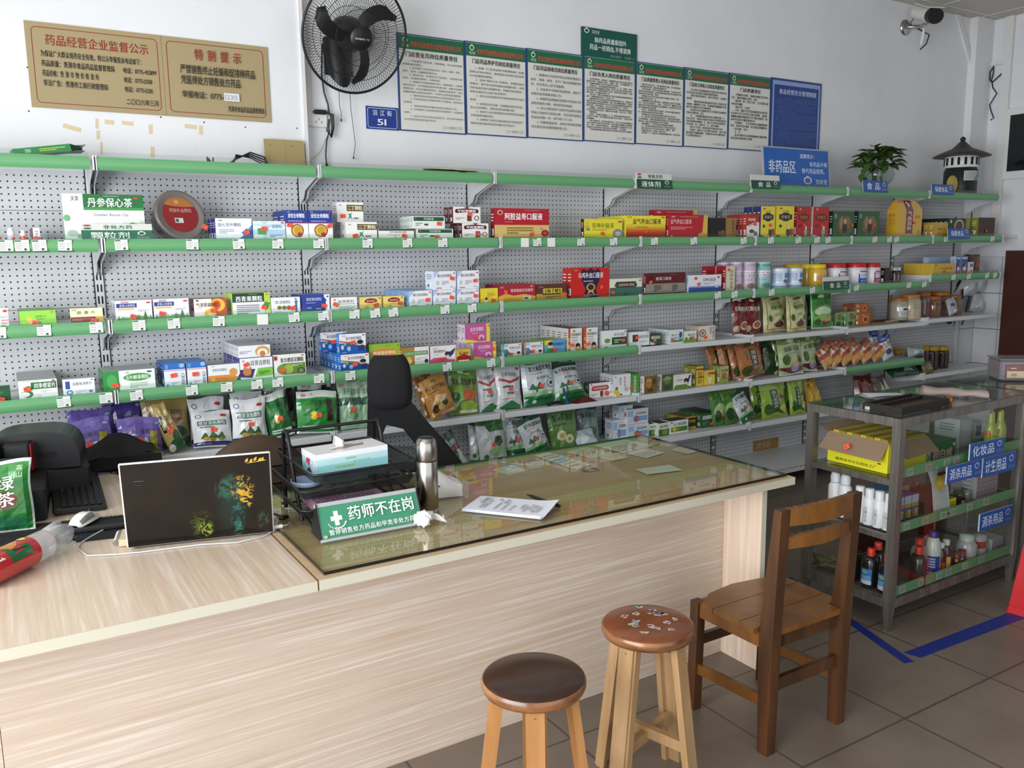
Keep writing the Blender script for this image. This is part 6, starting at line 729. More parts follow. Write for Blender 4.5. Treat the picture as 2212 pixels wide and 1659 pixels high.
def bag(name, w, h, th, design, seed, mat='pouch'):
    its = design.split(';', 1); r = random.Random(seed); nu, nv = 10,12
    ph = [r.uniform(0,6.28) for _ in range(8)]; cx = r.uniform(.42,.58); cz = r.uniform(.3,.42)
    def bulge(u, v):
        a = max(0,1-abs((u-cx)/(cx if u < cx else 1-cx))**2.6); e = (v/cz) if v < cz else (1-v)/(1-cz)
        e = max(0, math.sin(min(1, e)*math.pi/2))**(.55 if v < cz else 1.1)
        f = th/2*a**.75*e
        wr = .0045*min(1, th/.05)*(math.sin(9*u+7*v+ph[0])*math.sin(6*v-5*u+ph[1])+.6*math.sin(17*u-11*v+ph[2])*math.sin(13*v+ph[3]))
        ed = min(1,6*min(u, 1-u)+.25)*min(1,5*min(v, 1-v)+.3)
        return f+wr*ed
    pinch = [r.uniform(-.02,.02) for _ in range(4)]
    G_ = {}
    for j in range(nv+1):
        for i in range(nu+1):
            u, v = i/nu, j/nv
            x = (u-.5)*w*(1-.05*math.sin(math.pi*v)); z = v*h
            x += w*.012*math.sin(8*v+ph[4])*(2*u-1); z += h*.02*(math.sin(7*u+ph[5])*v+math.sin(5*u+ph[6])*(1-v)*.4)
            G_[i, j] = Vector((x, -bulge(u, v), z))
    tris = []
    for j in range(nv):
        for i in range(nu): tris += [((i, j),(i+1, j),(i+1, j+1)),((i, j),(i+1, j+1),(i, j+1))]
    b = MB(mat, its[0]); idx = {k: n for n, k in enumerate(G_)}
    pts = [G_[k] for k in idx]
    b.add(pts, [tuple(idx[k] for k in t) for t in tris], False)
    b.add([(p.x, -p.y*.8+.002, p.z) for p in pts], [tuple(idx[k] for k in t[::-1]) for t in tris], False)
    for a in range(nu): # seam closing strips
        for j in (0, nv):
            p, q = G_[a, j], G_[a+1, j]; b.add([p, q, (q.x, -q.y*.8+.002, q.z),(p.x, -p.y*.8+.002, p.z)], ((0,1,2,3) if j == nv else (3,2,1,0),), False)
    for a in range(nv):
        for i in (0, nu):
            p, q = G_[i, a], G_[i, a+1]; b.add([p, q, (q.x, -q.y*.8+.002, q.z),(p.x, -p.y*.8+.002, p.z)], ((0,1,2,3) if i == 0 else (3,2,1,0),), False)
    def S(u, v, k):
        u = min(max(u, 0),1); v = min(max(v, 0),1)
        i = min(int(u*nu), nu-1); j = min(int(v*nv), nv-1); fu, fv = u*nu-i, v*nv-j; a, c = G_[i, j], G_[i+1, j+1]
        p = a+(G_[i+1, j]-a)*(fu-fv)+(c-a)*fv if fu >= fv else a+(G_[i, j+1]-a)*(fv-fu)+(c-a)*fu
        return (p.x, p.y-.00035*k, p.z)
    W_ = wins_of([[(i/nu, j/nv) for i, j in t] for t in tris])
    p = Wrap(b, S, W_); e = .035
    if len(its) > 1: p.run(its[1])
    hi = tuple(min(1, c+.12) for c in lin(its[0])[:3])
    b.c_hi = hi
    return b, S
def lay(o, y_shelf_z, M):
    """rest the bag on its shelf after leaning and turning"""
    zs = [(M @ v.co).z for v in o.data.vertices]; M = Matrix.Translation((0,0,-min(zs))) @ M
    return M
for key, (x, y, z, w, h, th), label, design, rot, lean, seed, grp, cat in BAGS:
    a = R(abs(rot)); f = 1
    if abs(rot) > 8:   # the extent given is that of the turned bag
        det = math.cos(a)**2-math.sin(a)**2; w2 = (w*math.cos(a)-h*math.sin(a))/max(det, .3); h2 = (h*math.cos(a)-w*math.sin(a))/max(det, .3)
        w, h = max(w2,.6*w), max(h2,.72*h)
    b, S = bag(key, w, h/math.cos(R(min(lean, 30))), th, design, seed)
    me = b.mesh(key); M = Matrix.Rotation(R(-lean),4, 'X') @ Matrix.Rotation(R(rot),4, 'Y')
    zs = [(M @ v.co) for v in me.vertices]; mn = min(v.z for v in zs); my = max(v.y for v in zs)
    yy = min(y, .318-my)
    o = bpy.data.objects.new(key, me); C.objects.link(o); o.location = (x, yy, z-mn+.0005); o.rotation_euler = M.to_euler(); tag(o, label, cat, grp or None)
    if not any(t in key for t in ('tea_bag', 'packet', 'net', 'goods', 'fruit_bag', 'crumpled', 'mask', 'gold')):
        p = S(.5,.42,6); s = sticker(o, p[0], p[1]-.0012, p[2], rnd.uniform(-15,15))
def round_body(kind, r, h):
    if kind == 'tin': return [(r*.96,0),(r, .004),(r, h*.93),(r*.97, h*.935),(r*.97, h*.94)], [(r*1.01, h*.94),(r*1.01, h*.985),(r*.97, h),(r*.5, h)]
    if kind == 'bottle': return [(r*.9,0),(r, .004),(r, h*.66),(r*.9, h*.74),(r*.6, h*.8),(r*.55, h*.82)], [(r*.72, h*.8),(r*.72, h*.98),(r*.6, h),(.001, h)]
    if kind == 'jar': return [(r*.92,0),(r, .006),(r, h*.74),(r*.88, h*.82),(r*.8, h*.84)], [(r*.9, h*.83),(r*.9, h*.98),(r*.84, h),(.001, h)]
    if kind == 'jar2': return [(r*.9,0),(r, .008),(r, h*.7),(r*.92, h*.78),(r*.8, h*.8)], [(r*.9, h*.79),(r*.9, h*.97),(r*.84, h),(.001, h)]
    return [(r*.92,0),(r, .008),(r, h*.72),(r*.84, h*.84),(r*.74, h*.87)], [(r*.82, h*.86),(r*.82, h*.98),(r*.76, h),(.001, h)]
def wrap_on(b, r, h, off=0.0006, a0=200, a1=-20, prof=None, n=18):
    """print surface round a bottle, facing the shop; u runs left to right"""
    def rad(v):
        if not prof: return r
        z = v*h
        for (r0, z0),(r1, z1) in zip(prof, prof[1:]):
            if z0 <= z <= z1: return r0+(r1-r0)*(z-z0)/max(z1-z0,1e-6)
        return prof[-1][0]
    def S(u, v, k):
        t = R(a0+(a1-a0)*u)+math.pi*0; rr = rad(v)+off+.0002*k
        return (-rr*math.cos(t)*-1,-rr*math.sin(t), v*h)
    return Wrap(b, S, wins_of([[(i/n, 0),((i+1)/n, 0),((i+1)/n, 1),(i/n, 1)] for i in range(n)]))
simple('jar_clear', 'd0ccc4', .08,0, Transmission_Weight=.55); simple('amber', 'b08838', .12,0, Coat_Weight=.4)
for key, (x, y, z, r, h), label, kind, cols, design, grp, cat in ROUND:
    c1, c2 = cols.split(); body, lid = round_body(kind, r, h)
    b = MB('plastic' if kind in ('tin', 'jar2') else 'gloss', c1); b.lathe(body, n=28)
    if design: wrap_on(b, r, h*.93 if kind == 'tin' else h, prof=body).run((design if ';' not in design or len(design.split(';')[0]) > 6 else design.split(';', 1)[1]))
    o = b.build(key, loc=(x, y, z), rz=R(-25)); tag(o, label, cat, grp or None)
    b = MB('plastic', c2).lathe(lid, n=28)
    if kind in ('jar', 'jar2', 'clearjar'):
        for i in range(28):
            t = 2*math.pi*i/28; b.box(lid[0][0]*math.cos(t)-.0012, lid[0][0]*math.cos(t)+.0012, lid[0][0]*math.sin(t)-.0012, lid[0][0]*math.sin(t)+.0012, lid[0][1]+.002, lid[1][1]-.002)
    b.build('lid', o)
# ---- price tags on the rails
seen = []
for bay, lv, x, blank, tilt in TAGS:
    if any(b_ == bay and l_ == lv and abs(x-x_) < .047 for b_, l_, x_ in seen): continue
    seen.append((bay, lv, x))
    z = LV[lv]
    if bay == 6: z = {3: 1.314,4: 1.006,5: .595}.get(lv, z)
    price_tag(SH[bay, lv], x, z-.001,0, blank, tilt)

# ------------------------------------------------------------------ things on the wall
def board(name, label, cat, x0, x1, z0, z1, y, th, edge, group=None, mat='plastic'):
    """flat board with its front at y-th; returns object-builder and printer"""
    b = MB(mat, edge); b.box(0, x1-x0,0, th, 0, z1-z0)
    p = Print(b, lambda u, v, k: (u*(x1-x0),-.0003*k, v*(z1-z0)))
    def done():
        o = b.build(name, loc=(x0, y-th, z0)); tag(o, label, cat, group); return o
    return b, p, done
# gold plaque of two halves
b, p, done = board('notice_plaque', 'wide gold double notice plaque with red borders on the pillar', 'sign', -.185,.781,2.15,2.482, YP-.001,.006, 'a3926c', mat='gloss')
printed('brass', .38,.5); b.mats[0] = 'brass'; p.rect(.528,0,.5295,1, '6f5c34')
INK = INK+('brass',)
asp = .332/.966
def rrect(p, a, b_, c, d, t, ta, col, r=.02, asp_=asp):
    rx = r; ry = r/asp_
    def ring(e): 
        o = []
        for cx_, cy_, a0 in ((c-rx, d-ry, 0),(a+rx, d-ry, 90),(a+rx, b_+ry, 180),(c-rx, b_+ry, 270)):
            for i in range(6): t_ = R(a0+18*i); o.append((cx_+(rx-e)*math.cos(t_), cy_+(ry-e/asp_)*math.sin(t_)))
        return o
    A, B_ = ring(0), ring(t); p.k += 1; p.mb.use(None, col); n = len(A)
    for i in range(n): j = (i+1) % n; p.mb.add([p.S(*A[i], p.k), p.S(*A[j], p.k), p.S(*B_[j], p.k), p.S(*B_[i], p.k)], ((0,1,2,3),), False)
rrect(p, .022,.055,.512,.945,.003,0, '8a2a24'); rrect(p, .548,.055,.978,.945,.003,0, '8a2a24')
p.text(.07,.735,.475,.87, '药品经营企业监督公示', '8f2a22', True)
for v, t1, t2 in ((.60, '为保证广大群众用药安全有效，特公示举报投诉电话如下：', ''),(.485, '药品质量：贵港市食品药品监督管理局', '电话：0775-4521199'),(.37, '药品价格：贵_港_市_物_价_检_查_所', '电话：0775-12358'),(.255, '非法广告：贵港市工商行政管理局', '电话：0775-12315')):
    t1 = t1.replace('_', ' ')
    p.text(.05, v, .45 if not t2 else .05+.0165*len(t1.replace(' ', '')), v+.08, t1, '1d1a16', True)
    if t2: p.text(.362, v, .362+.0105*len(t2)-.02, v+.075, t2, '1d1a16', True)
p.text(.365,.1,.5,.18, '二〇〇六年三月', '1d1a16', True)
p.text(.665,.73,.875,.88, '特 别 提 示', '8f2a22', True)
p.text(.6,.55,.935,.67, '严禁销售终止妊娠和促排卵药品', '1d1a16', True); p.text(.6,.415,.865,.535, '凭医师处方销售处方药品', '1d1a16', True)
p.text(.6,.24,.785,.34, '举报电话：0775-', '1d1a16', True); p.rect(.785,.24,.855,.345, 'd8d8dc'); p.text(.79,.25,.85,.335, '12315', '8a8c98')
p.text(.8,.1,.968,.18, '贵港市食品药品监督管理局', '1d1a16', True)
done()
# seven duty boards and the blue food-safety board
TX = [('门店营业员岗位质量责任', ['  1. 严格遵守门店纪律、规章制度，执行相关质量', '管理制度及程序。', '  2. 每日做好门店内的清洁卫生、陈列、整理、定价、', '调价、退货、效期跟踪等作业。', '  3. 保证仪容、仪表符合门店规定，对顾客礼貌', '招呼，热情周到服务，文明用语。', '  4. 掌握并不断提高服务技巧、销售技能，不断熟', '悉药品知识，及时掌握新品种的药事内容，销售药品做到', '准确无误，并且正确说明用法、用量和注意事项，务必', '提醒顾客要认真阅读说明书，不得夸大宣传和欺骗顾客。', '  5. 做好药品的防盗和防止药品变质的工作。', '  6. 负责协助进行经营场所的气氛营造，装饰物的', '张挂等。', '  7. 做好每班的养重药品的交接班工作。', '  8. 协助做好门店经营场所的设备维护、设施维护', '保养。', '  9. 担负中药饮片配方的营业员，应负责中药配方', '知识初常用品种的基本知识。']),
 ('门店药品养护员岗位质量责任', ['  1. 依据《门店药品陈列管理制度》的要', '求和GSP有关规定，指导营业员对陈列药品进', '行分类摆放和管理。', '  2. 坚持“预防为主”的原则，依据药品流', '转情况、季节变化和存储药品质量动态，对陈', '列药品按月进行质量检查，依据药品的特性，', '采取正确的方法进行科学养护。', '  3. 按月对药品陈列环境和存放条件进行', '检查。', '  4. 指导营业员正确、合理摆放及陈列药品，', '防止出现错药、混药及其他质量问题。', '  5. 每月汇总近效期或长时间陈列和储存', '的药品等质量信息。', '  6. 定期对门店的仪器设备进行检查维护，', '确保设施设备和监控仪器的正常运行。']),
 ('门店药品验收员岗位质量责任', ['  1. 根据本公司送货凭证对照实物进行', '品名、规格、批号、生产厂商以及数量的核', '对，并在凭证上签字或盖章。', '  2. 对验收不合格的药品拒收，做好不', '合格药品的隔离存放工作。', '  3. 收集药品质量检验报告书和进口药', '品检验报告书等，按规定保存备查。', '  4. 将公司配送给门店的凭证按时间顺', '序装订成册作为验收记录，凭证保存至超过', '药品有效期一年，但不得少于三年。', '  5. 收集质量信息，验收中发现的质量', '变化情况及时报质量管理人员。']),
 ('门店负责人岗位质量责任', 24),('门店质量管理人员岗位质量责任', 22),('门店处方审核人员岗位质量责任', 17),('门店质量责任', 15)]
ordn = 'first second third fourth fifth sixth seventh'.split(); W7 = (4.136-1.451)/7
for i, (title, body) in enumerate(TX):
    x0 = 1.451+i*W7; dz = .0035*i
    extra = ('beside the black wall fan', 'with widely spaced lines', 'with large open lines', 'below the dark green no-return sign', 'just right of the no-return sign', 'second from the blue board', 'touching the blue board')[i]
    b, p, done = board('duty_board', '%s white duty board with green head, %s' % (ordn[i], extra), 'sign', x0, x0+W7-.0005,2.163+dz, 2.637+dz, YW-.001,.008, '2a4578', 'row of staff duty boards')
    a_ = .474/W7
    p.rect(.022,.012,.978,.988, 'dcdad4'); p.rect(.022,.845,.978,.985, '1f6a48')
    p.logo(.075,.905,.075,.06, 'd8ddd4', '7a3a2c', '1f6a48'); p.text(.065,.86,.165,.895, '百龄堂', 'd8ddd4')
    p.text(.185,.868,.94,.93, '贵港市百龄堂药业连锁有限责任公司', 'd0584e', True)
    m = .78 if len(title) > 8 else .5; p.text(.5-m/2,.765,.5+m/2,.822, title, '1c1c1c', True)
    if isinstance(body, int): p.chars(.055,.13,.945,.745, body, '55554f', seed=i)
    else:
        n = len(body); h = .64/n
        for j, l in enumerate(body):
            ind = .1 if l.startswith('  ') else 0; full = len(l.strip()) > 15
            cw = .0385 if n > 16 else .0445 if n > 13 else .048
            p.text(.06+ind, .745-(j+.85)*h, min(.06+ind+cw*len(l.strip()),.95),.745-(j+.15)*h-.004, l.strip(), '44443f')
    p.text(.62,.04,.92,.075, '二〇一四年十二月', '77776f')
    done()
b, p, done = board('safety_board', 'dark blue food safety notice board at the right end of the row', 'sign', 4.138,4.637,2.19,2.664, YW-.001,.008, '1f3a78')
p.rect(.01,.01,.99,.985, '2a4a94'); p.rect(.03,.02,.97,.97, '8fa4d4'); p.rect(.06,.03,.94,.915, '233f86'); p.text(.15,.79,.9,.865, '食品经营安全管理制度', 'c8d4f0', True)
p.chars(.1,.08,.92,.745,22, '4a68ac', seed=9)
for v, w_ in ((.74,.16),(.65,.26),(.55,.25),(.5,.15),(.42,.32),(.35,.36),(.3,.17)): p.chars(.11, v-.014,.11+w_, v+.014,1, 'a8bce4', seed=int(v*100))
done()
b, p, done = board('return_policy_sign', 'dark green no-return sign mounted above the fourth duty board', 'sign', 2.589,2.991,2.642,2.80, YW-.001,.010, '164a3c')
p.rect(.0,.0,1,1, '17564a'); p.logo(.04,.8,.09,.17, 'd8e0d8', '5a3a30', '17564a'); p.text(.17,.8,.31,.93, '百龄堂', 'd8e0d8')
p.text(.22,.5,.8,.7, '除药品质量原因外', 'e8eee8', True); p.text(.13,.24,.88,.45, '药品一经销出,不得退换', 'e8eee8', True); p.text(.5,.06,.7,.15, '请各方顾客谅', '9ab8a8'); p.text(.76,.06,.96,.15, '龙江路店 二〇', '9ab8a8')
done()
b, p, done = board('address_plate', 'small blue enamel address plate numbered 51 beside the boards', 'sign', 1.273,1.446,2.161,2.271, YW-.001,.006, '26418c', mat='gloss')
rrect(p, .04,.06,.96,.94,.016,0, 'c8d0e4', .06,.11/.173); p.text(.2,.6,.8,.86, '沿 江 街', 'd8deec', True); p.text(.34,.14,.66,.54, '51', 'e4e8f2', True)
done()
# wall dirt and tape left on the pillar
b = MB('paper', 'd9c7a4')
for cx_, cz_, w_, h_, a in ((-0.046,2.077,0.067,0.018,14),(0.049,2.100,0.012,0.041,4),(0.097,2.109,0.036,0.019,4),(0.168,2.109,0.045,0.017,4),(0.258,2.090,0.016,0.039,4),(0.425,2.111,0.051,0.018,4),(0.467,2.099,0.017,0.040,4),(0.050,2.054,0.013,0.036,4),(0.259,1.994,0.016,0.045,4),(0.058,2.001,0.008,0.049,4)):
    M = Matrix.Translation((cx_, YP-.0006, cz_)) @ Matrix.Rotation(R(a),4, 'Y'); b.M = M; b.box(-w_/2, w_/2,-.0003,.0004,-h_/2, h_/2)
b.M = None; b.use(None, '4a443c')
for cx_, cz_ in ((.48,2.13),(.3,2.14),(-.2,2.13),(.66,2.12),(.9,2.13),(-.19,2.3)): b.box(cx_, cx_+.006, YP-.0008, YP, cz_, cz_+.006)
struct(b.build('trim_3'))
# trunking: pillar corner, right corner, right wall
b = MB('trunking').box(.935,.952, YP-.012, YP+.02,1.9, ZC); b.box(.953,.992, YW-.018, YW, 2.155, ZC)
struct(b.build('trim_4'))
b = MB('wall_paint'); b.box(6.365, XR, YW-.06, YW, 1.62, ZC); b.use('wall_tile').box(6.365, XR, YW-.06, YW, 0,1.62); struct(b.build('wall_corner_pier'))
b = MB('trunking'); b.prism([(6.14, YW-.02, ZC-.002),(6.20, YW-.02, ZC-.002),(6.364, YW-.02,3.05),(6.364, YW-.02,2.97)], (0,.019,0)); struct(b.build('trim_5'))
b = MB('trunking'); b.box(XR-.022, XR-.0005,.2, YW-.061,2.96,2.99); struct(b.build('trim_6'))
b = MB('trunking'); b.box(XR-.03, XR-.0005,.195,.262,1.62, ZC-.001); b.box(XR-.05, XR-.0005,.05, YW-.062,1.60,1.62); struct(b.build('trim_7'))
# side door in the right wall: white framed dark glass above, brown post below
simple('door_brown', '4a241c', .4); simple('dark_glass', '14181c', .08)
d = MB('white_plastic').box(XR-.045, XR-.001,-.1,.19,2.06,2.6).build('window_1'); struct(d)
MB('dark_glass').box(XR-.05, XR-.044,-.09,.155,2.12,2.55).build('pane', d)
d = MB('door_brown').box(XR-.06, XR-.001,-.3,.105,0,1.5).build('door_1'); struct(d)
# fan
F = thing('wall_fan', 'black wall fan with round wire cage hung beside the duty boards', 'fan', (1.14, YW, 2.42))
ax = Vector((.03,-1,-.36)).normalized()
b = MB('black_plastic'); n = 28
prof = [(.062,.125),(.075,.06),(.068,-.04),(.052,-.085),(.03,-.1)]
b.grid(lambda u, v: ((-.075+.15*u)*(.8+.3*v if v < .6 else .98),-.07*math.sin(math.pi*u)**.5-.004,-.085*math.sin(math.pi*u)**.6*(1-v)+.15*v),12,8)
b.box(-.07,.07,-.012,-.0005,-.02,.13); b.tube([(0,-.03,.1),(0,-.09,.17),(0,-.17,.19)], .03,12); b.build('wall_base', F)
H = Vector((1.131,.15,2.527))-Vector((1.14, YW, 2.42)); q = ax.to_track_quat('-Y', 'Z').to_matrix().to_4x4()
MH = Matrix.Translation(H) @ q
def cage(front):
    b = MB('dark_metal', M=MH); s = -1 if front else 1
    for i in range(108):
        t = 2*math.pi*i/108; t2 = t+s*.16
        pts = []
        for k in range(7):
            f = k/6; r = .05+.2*f; tt = t+(t2-t)*f; dep = s*(.062*(1-f**3)+.006)
            pts.append((r*math.cos(tt), dep, r*math.sin(tt)))
        b.tube(pts, .0011,3)
    for r in (.12,.185):
        f = (r-.05)/.2; b.tube([(r*math.cos(a), s*(.062*(1-f**3)+.0075), r*math.sin(a)) for a in [2*math.pi*i/40 for i in range(40)]], .0013,4, True)
    b.build('cage_front' if front else 'cage_back', F)
cage(True); cage(False)
MB('black_plastic', M=MH).tube([(.25*math.cos(a),0,.25*math.sin(a)) for a in [2*math.pi*i/64 for i in range(64)]], .0058,8, True).build('cage_rim', F)
for k in range(3):
    a0 = R(182-120*k)
    def bl(u, v, a0=a0):
        r = .035+.178*v; sw = .62*v**1.5-.1; wd = (.030+.032*v)*(1 if v < .8 else math.sqrt(max(0,1-((v-.8)/.2)**2))*.95+.05)*1.25
        t = a0-sw+(u-.5)*wd/r*1.15; return (r*math.cos(t),-.012+.028*(u-.5)*1.2, r*math.sin(t))
    b = MB('black_plastic', M=MH); b.grid(bl, 8,12); b.grid(lambda u, v: tuple(Vector(bl(1-u, v))+Vector((0,.003,0))),8,12); b.build('blade', F)
b = MB('black_plastic', M=MH @ Matrix.Rotation(R(90),4, 'X')); b.lathe([(.0,.078),(.03,.077),(.05,.07),(.056,.062),(.056,.054)][::-1], n=32)
p = Print(b, lambda u, v, k: (-.045+.09*u, -.03+.06*v, .0788+.0004*k)); b.use('plastic'); p.text(.12,.38,.66,.56, 'HUABAO', 'd0d0d0', True); p.text(.7,.4,.9,.54, '华宝', 'a8a8a8'); b.build('hub_cap', F)
b = MB('black_plastic', M=MH @ Matrix.Rotation(R(-90),4, 'X')); b.lathe([(.05,-.03),(.072,.02),(.075,.09),(.068,.15),(.05,.185),(.001,.19)], n=28); b.build('motor_housing', F)
for x_, z_ in ((-.004,-.225),(.052,-.40)):
    b = MB('dark_metal'); b.tube([(x_-.008,-.03,-.09),(x_-.006,-.028,-.17),(x_+(.012 if z_ < -.3 else .002),-.024, z_*.85),(x_, -.024, z_)], .0016,5); b.lathe([(.001,0),(.004,.003),(.004,.01),(.001,.014)], x_, -.024, z_-.012,8); b.build('pull_cord', F)
b = MB('black_plastic'); b.tube([(-0.082,-0.020,0.115),(-0.091,-0.020,-0.026),(-0.083,-0.020,-0.106),(-0.066,-0.020,-0.160),(-0.062,-0.020,-0.210)], .0042,6); b.build('power_cord', F)
# socket with plugs, cord bundle
S_ = thing('wall_socket', 'white double wall socket with black plugs below the fan', 'socket', (1.028, YW, 2.195))
MB('white_plastic').box(-.043,.043,-.012,-.0005,-.043,.043,.004).build('face_plate', S_)
b = MB('slot_black'); 
for dx_, dz_, a in ((-.014,-.02,30),(.014,-.02,-30),(0,-.006,0)): b.box(dx_-.0015, dx_+.0015,-.0126,-.012, dz_-.005, dz_+.005)
b.build('pin_holes', S_)
P_ = thing('power_plug', 'black plug and folded cable bundle hanging from the white socket', 'plug', (1.028, YW-.014,2.22))
MB('black_plastic').box(-.03,.035,-.026,0,-.01,.01,.005).build('plug_body', P_)
b = MB('black_plastic')
for k in range(4): b.tube([(.034,-.014,0),(.05+.004*k, -.02-.004*k, -.01),(.056+.003*k, -.02,-.07),(.05,-.018-.003*k, -.115),(.04-.003*k, -.016,-.085),(.046,-.016,-.03)], .004,6)
b.tube([(.045,-.016,-.08),(.03,-.01,-.13),(.022,-.008,-.2),(.024,-.008,-.235)], .0035,6); b.tube([(.024,-.008,-.235),(.026,-.01,-.262)], [.004,.011], 8); b.build('cable_bundle', P_)
b = MB('shelf_white', 'aaa'); b.use('jar_grey' if 'jar_grey' in MATS else 'steel'); b.tube([(.04,-.006,-.1),(.0,-.004,-.18),(-.06,-.004,-.235),(-.1,-.004,-.262)], .0018,5); b.build('thin_wire', P_)
# security camera
K = thing('security_camera', 'white bullet security camera on a metal arm near the ceiling', 'camera', (5.533, YW, 3.141))
simple('cam_white', 'dcdcd8', .35)
CE = Vector((5.467,0.200,3.176))-Vector((5.533, YW, 3.141))
b = MB('steel', M=Matrix.Rotation(R(90),4, 'X')); b.lathe([(.055,.001),(.055,.012),(.04,.02),(.018,.026)], n=24); b.M = None; b.tube([(0,-.02,0),(.06,-.09,-.005), CE-Vector((0,0,.06))], .013,10); b.tube([CE-Vector((0,0,.06)), CE-Vector((0,0,.03))], .009,8); b.build('arm', K)
cm = Matrix.Translation(CE) @ Vector((-.42,-.8,-.34)).normalized().to_track_quat('-Y', 'Z').to_matrix().to_4x4()
b = MB('cam_white', M=cm); o_ = [(.055*math.cos(t)*1.0,.0,.05*math.sin(t)) for t in [2*math.pi*i/20 for i in range(20)]]
b.prism([(x, .13, z) for x, y, z in o_], (0,-.2,0)); b.prism([(-.062,-.1,.052),(.062,-.1,.052),(.062,.1,.06),(-.062,.1,.06)][::-1], (0,0,.006)); b.build('housing', K)
b = MB('black_plastic', M=cm); b.prism([(x*1.02,-.07, z*1.02) for x, y, z in o_], (0,-.055,0)); b.lathe([(.02,0),(.02,.004),(.001,.006)], 0,0,0,16); b.build('lens_hood', K)
b = MB('black_plastic'); b.tube([(.14,-.14,.1),(.05,-.06,.1),(.02,-.03,.02),(.1,-.08,-.03),(.17,-.09,-.05),(.17,-.07,-.11),(.13,-.05,-.15)], .005,6); b.build('camera_cable', K)
b = MB('cam_white'); b.tube([(.1,-.09,.05),(.11,-.08,-.06),(.12,-.06,-.12)], .011,8); b.build('cable_joint', K)
# cords on the right wall
o = MB('black_plastic').tube([(XR-.02,.335,2.955),(XR-.03,.355,2.91),(XR-.035,.35,2.85),(XR-.025,.335,2.83),(XR-.02,.30,2.86),(XR-.02,.25,2.9),(XR-.02,.24,2.94)], .005,6).build('loose_cable'); b = MB('black_plastic').tube([(XR-.02,.335,2.955),(XR-.02,.335,2.9),(XR-.02,.345,2.85),(XR-.02,.33,2.79),(XR-.02,.295,2.74),(XR-.02,.345,2.66),(XR-.02,.335,2.62),(XR-.02,.305,2.55),(XR-.02,.33,2.54)], .005,6).build('loose_end', o); tag(o, 'loose black cable dangling below the trunking on the right wall', 'cable')

# ------------------------------------------------------------------ on top of the shelves, shelf signs
def talker(name, label, x0, x1, z0, z1, y, lean, design, edge='d8dcd8', group=None):
    w_, h = x1-x0,(z1-z0)/math.cos(R(lean)); b = MB('plastic', edge); b.box(0, w_, 0,.0035,0, h); b.use('clear_lip').box(0, w_, .0,.03,-.003,0)
    b.use('plastic'); p = Print(b, lambda u, v, k: (w_*u, -.0003*k, h*v)); logos = [t for t in design.split(';') if t.startswith('L')]
    p.run(';'.join(t for t in design.split(';') if not t.startswith('L')))
    for t in logos:
        t = t.split(' '); p.logo(*map(float, t[1:5]), t[5], t[6], t[7])
    o = b.build(name, loc=(x0, y, z0)); o.rotation_euler = (R(-lean),0,0); return tag(o, label, 'sign', group)
gtop = 'r 0 0 1 .6 1c5a44;r 0 .6 1 1 d4d6d0;'
talker('shelf_sign', 'green and white shelf sign before the large tea carton', -.075,.181,1.6135,1.675,.0065,12, gtop.replace('1c5a44', '2a6a50')+'T .12 .04 .68 .5 颗粒剂 dfe8e0;T .3 .66 .72 .92 非处方药 2a6a50;e .03 .82 .14 .94 c04a40;e .03 .64 .14 .76 2f7a5a;L .78 .26 .12 .26 cfdcd0 5a4038 2a6a50;t .76 .06 .95 .2 百龄堂 9ac0ac', group='green shelf signs')
talker('shelf_sign', 'green and white liquids shelf sign on the top rail', 2.694,2.951,1.884,1.966,.036,8, gtop.replace('1c5a44', '154f3c')+'T .12 .06 .68 .5 液体剂 e4ece4;T .32 .66 .74 .94 非处方药 1c3a30;e .03 .84 .14 .98 c04a40;e .03 .64 .14 .78 2f7a5a;L .78 .3 .13 .24 cfdcd0 5a4038 154f3c;t .76 .08 .95 .22 百龄堂 8ab09c', group='green shelf signs')
talker('shelf_sign', 'green and white food shelf sign on the top rail before the big blue sign', 3.582,3.833,1.906,1.988,.036,8, gtop.replace('1c5a44', '154f3c')+'T .22 .1 .42 .5 食 e4ece4;T .5 .1 .68 .5 品 e4ece4;L .78 .3 .12 .24 cfdcd0 5a4038 154f3c;t .76 .1 .94 .22 百龄堂 8ab09c', group='green shelf signs')
talker('shelf_sign', 'green and white food shelf sign below the red lidded jars', 4.203,4.461,1.272,1.354,-.024,6, gtop.replace('1c5a44', '154f3c').replace('0 .6 1 1', '0 .68 1 1').replace('1 .6 ', '1 .68 ')+'T .24 .12 .42 .56 食 e4ece4;T .5 .12 .66 .56 品 e4ece4;L .78 .34 .12 .24 cfdcd0 5a4038 154f3c;t .76 .1 .94 .24 百龄堂 8ab09c', group='green shelf signs')
bb = 'r 0 0 1 1 1f55a4;L .78 .5 .14 .36 b8c4dc 8a3a4c 1f55a4;t .76 .16 .97 .34 百龄堂 9ab0d8;'
talker('shelf_sign', 'blue food shelf sign in front of the plant bowl', 4.638,4.899,1.911,1.987,.036,8, bb+'T .14 .16 .38 .84 食 e4eaf4;T .46 .16 .7 .84 品 e4eaf4', group='blue shelf signs')
talker('shelf_sign', 'blue health food shelf sign in front of the black lantern', 5.403,5.671,1.911,1.983,.036,8, bb+'T .14 .22 .72 .8 保健食品 e4eaf4', group='blue shelf signs')
talker('shelf_sign', 'blue health food shelf sign on the second shelf rail', 5.537,5.814,1.596,1.67,-.024,8, bb+'T .14 .22 .72 .8 保健食品 e4eaf4', group='blue shelf signs')
b, p, done = board('return_goods_sign', 'ochre return goods sign fixed low on the pegboard', 'sign', 3.982,4.228,.157,.233, YB-.0005,.004, 'a87c3c')
p.text(.1,.2,.7,.8, '退货区', 'c8b088', True); p.ell(.9,.74,.94,.86, '6a5a3a'); done()
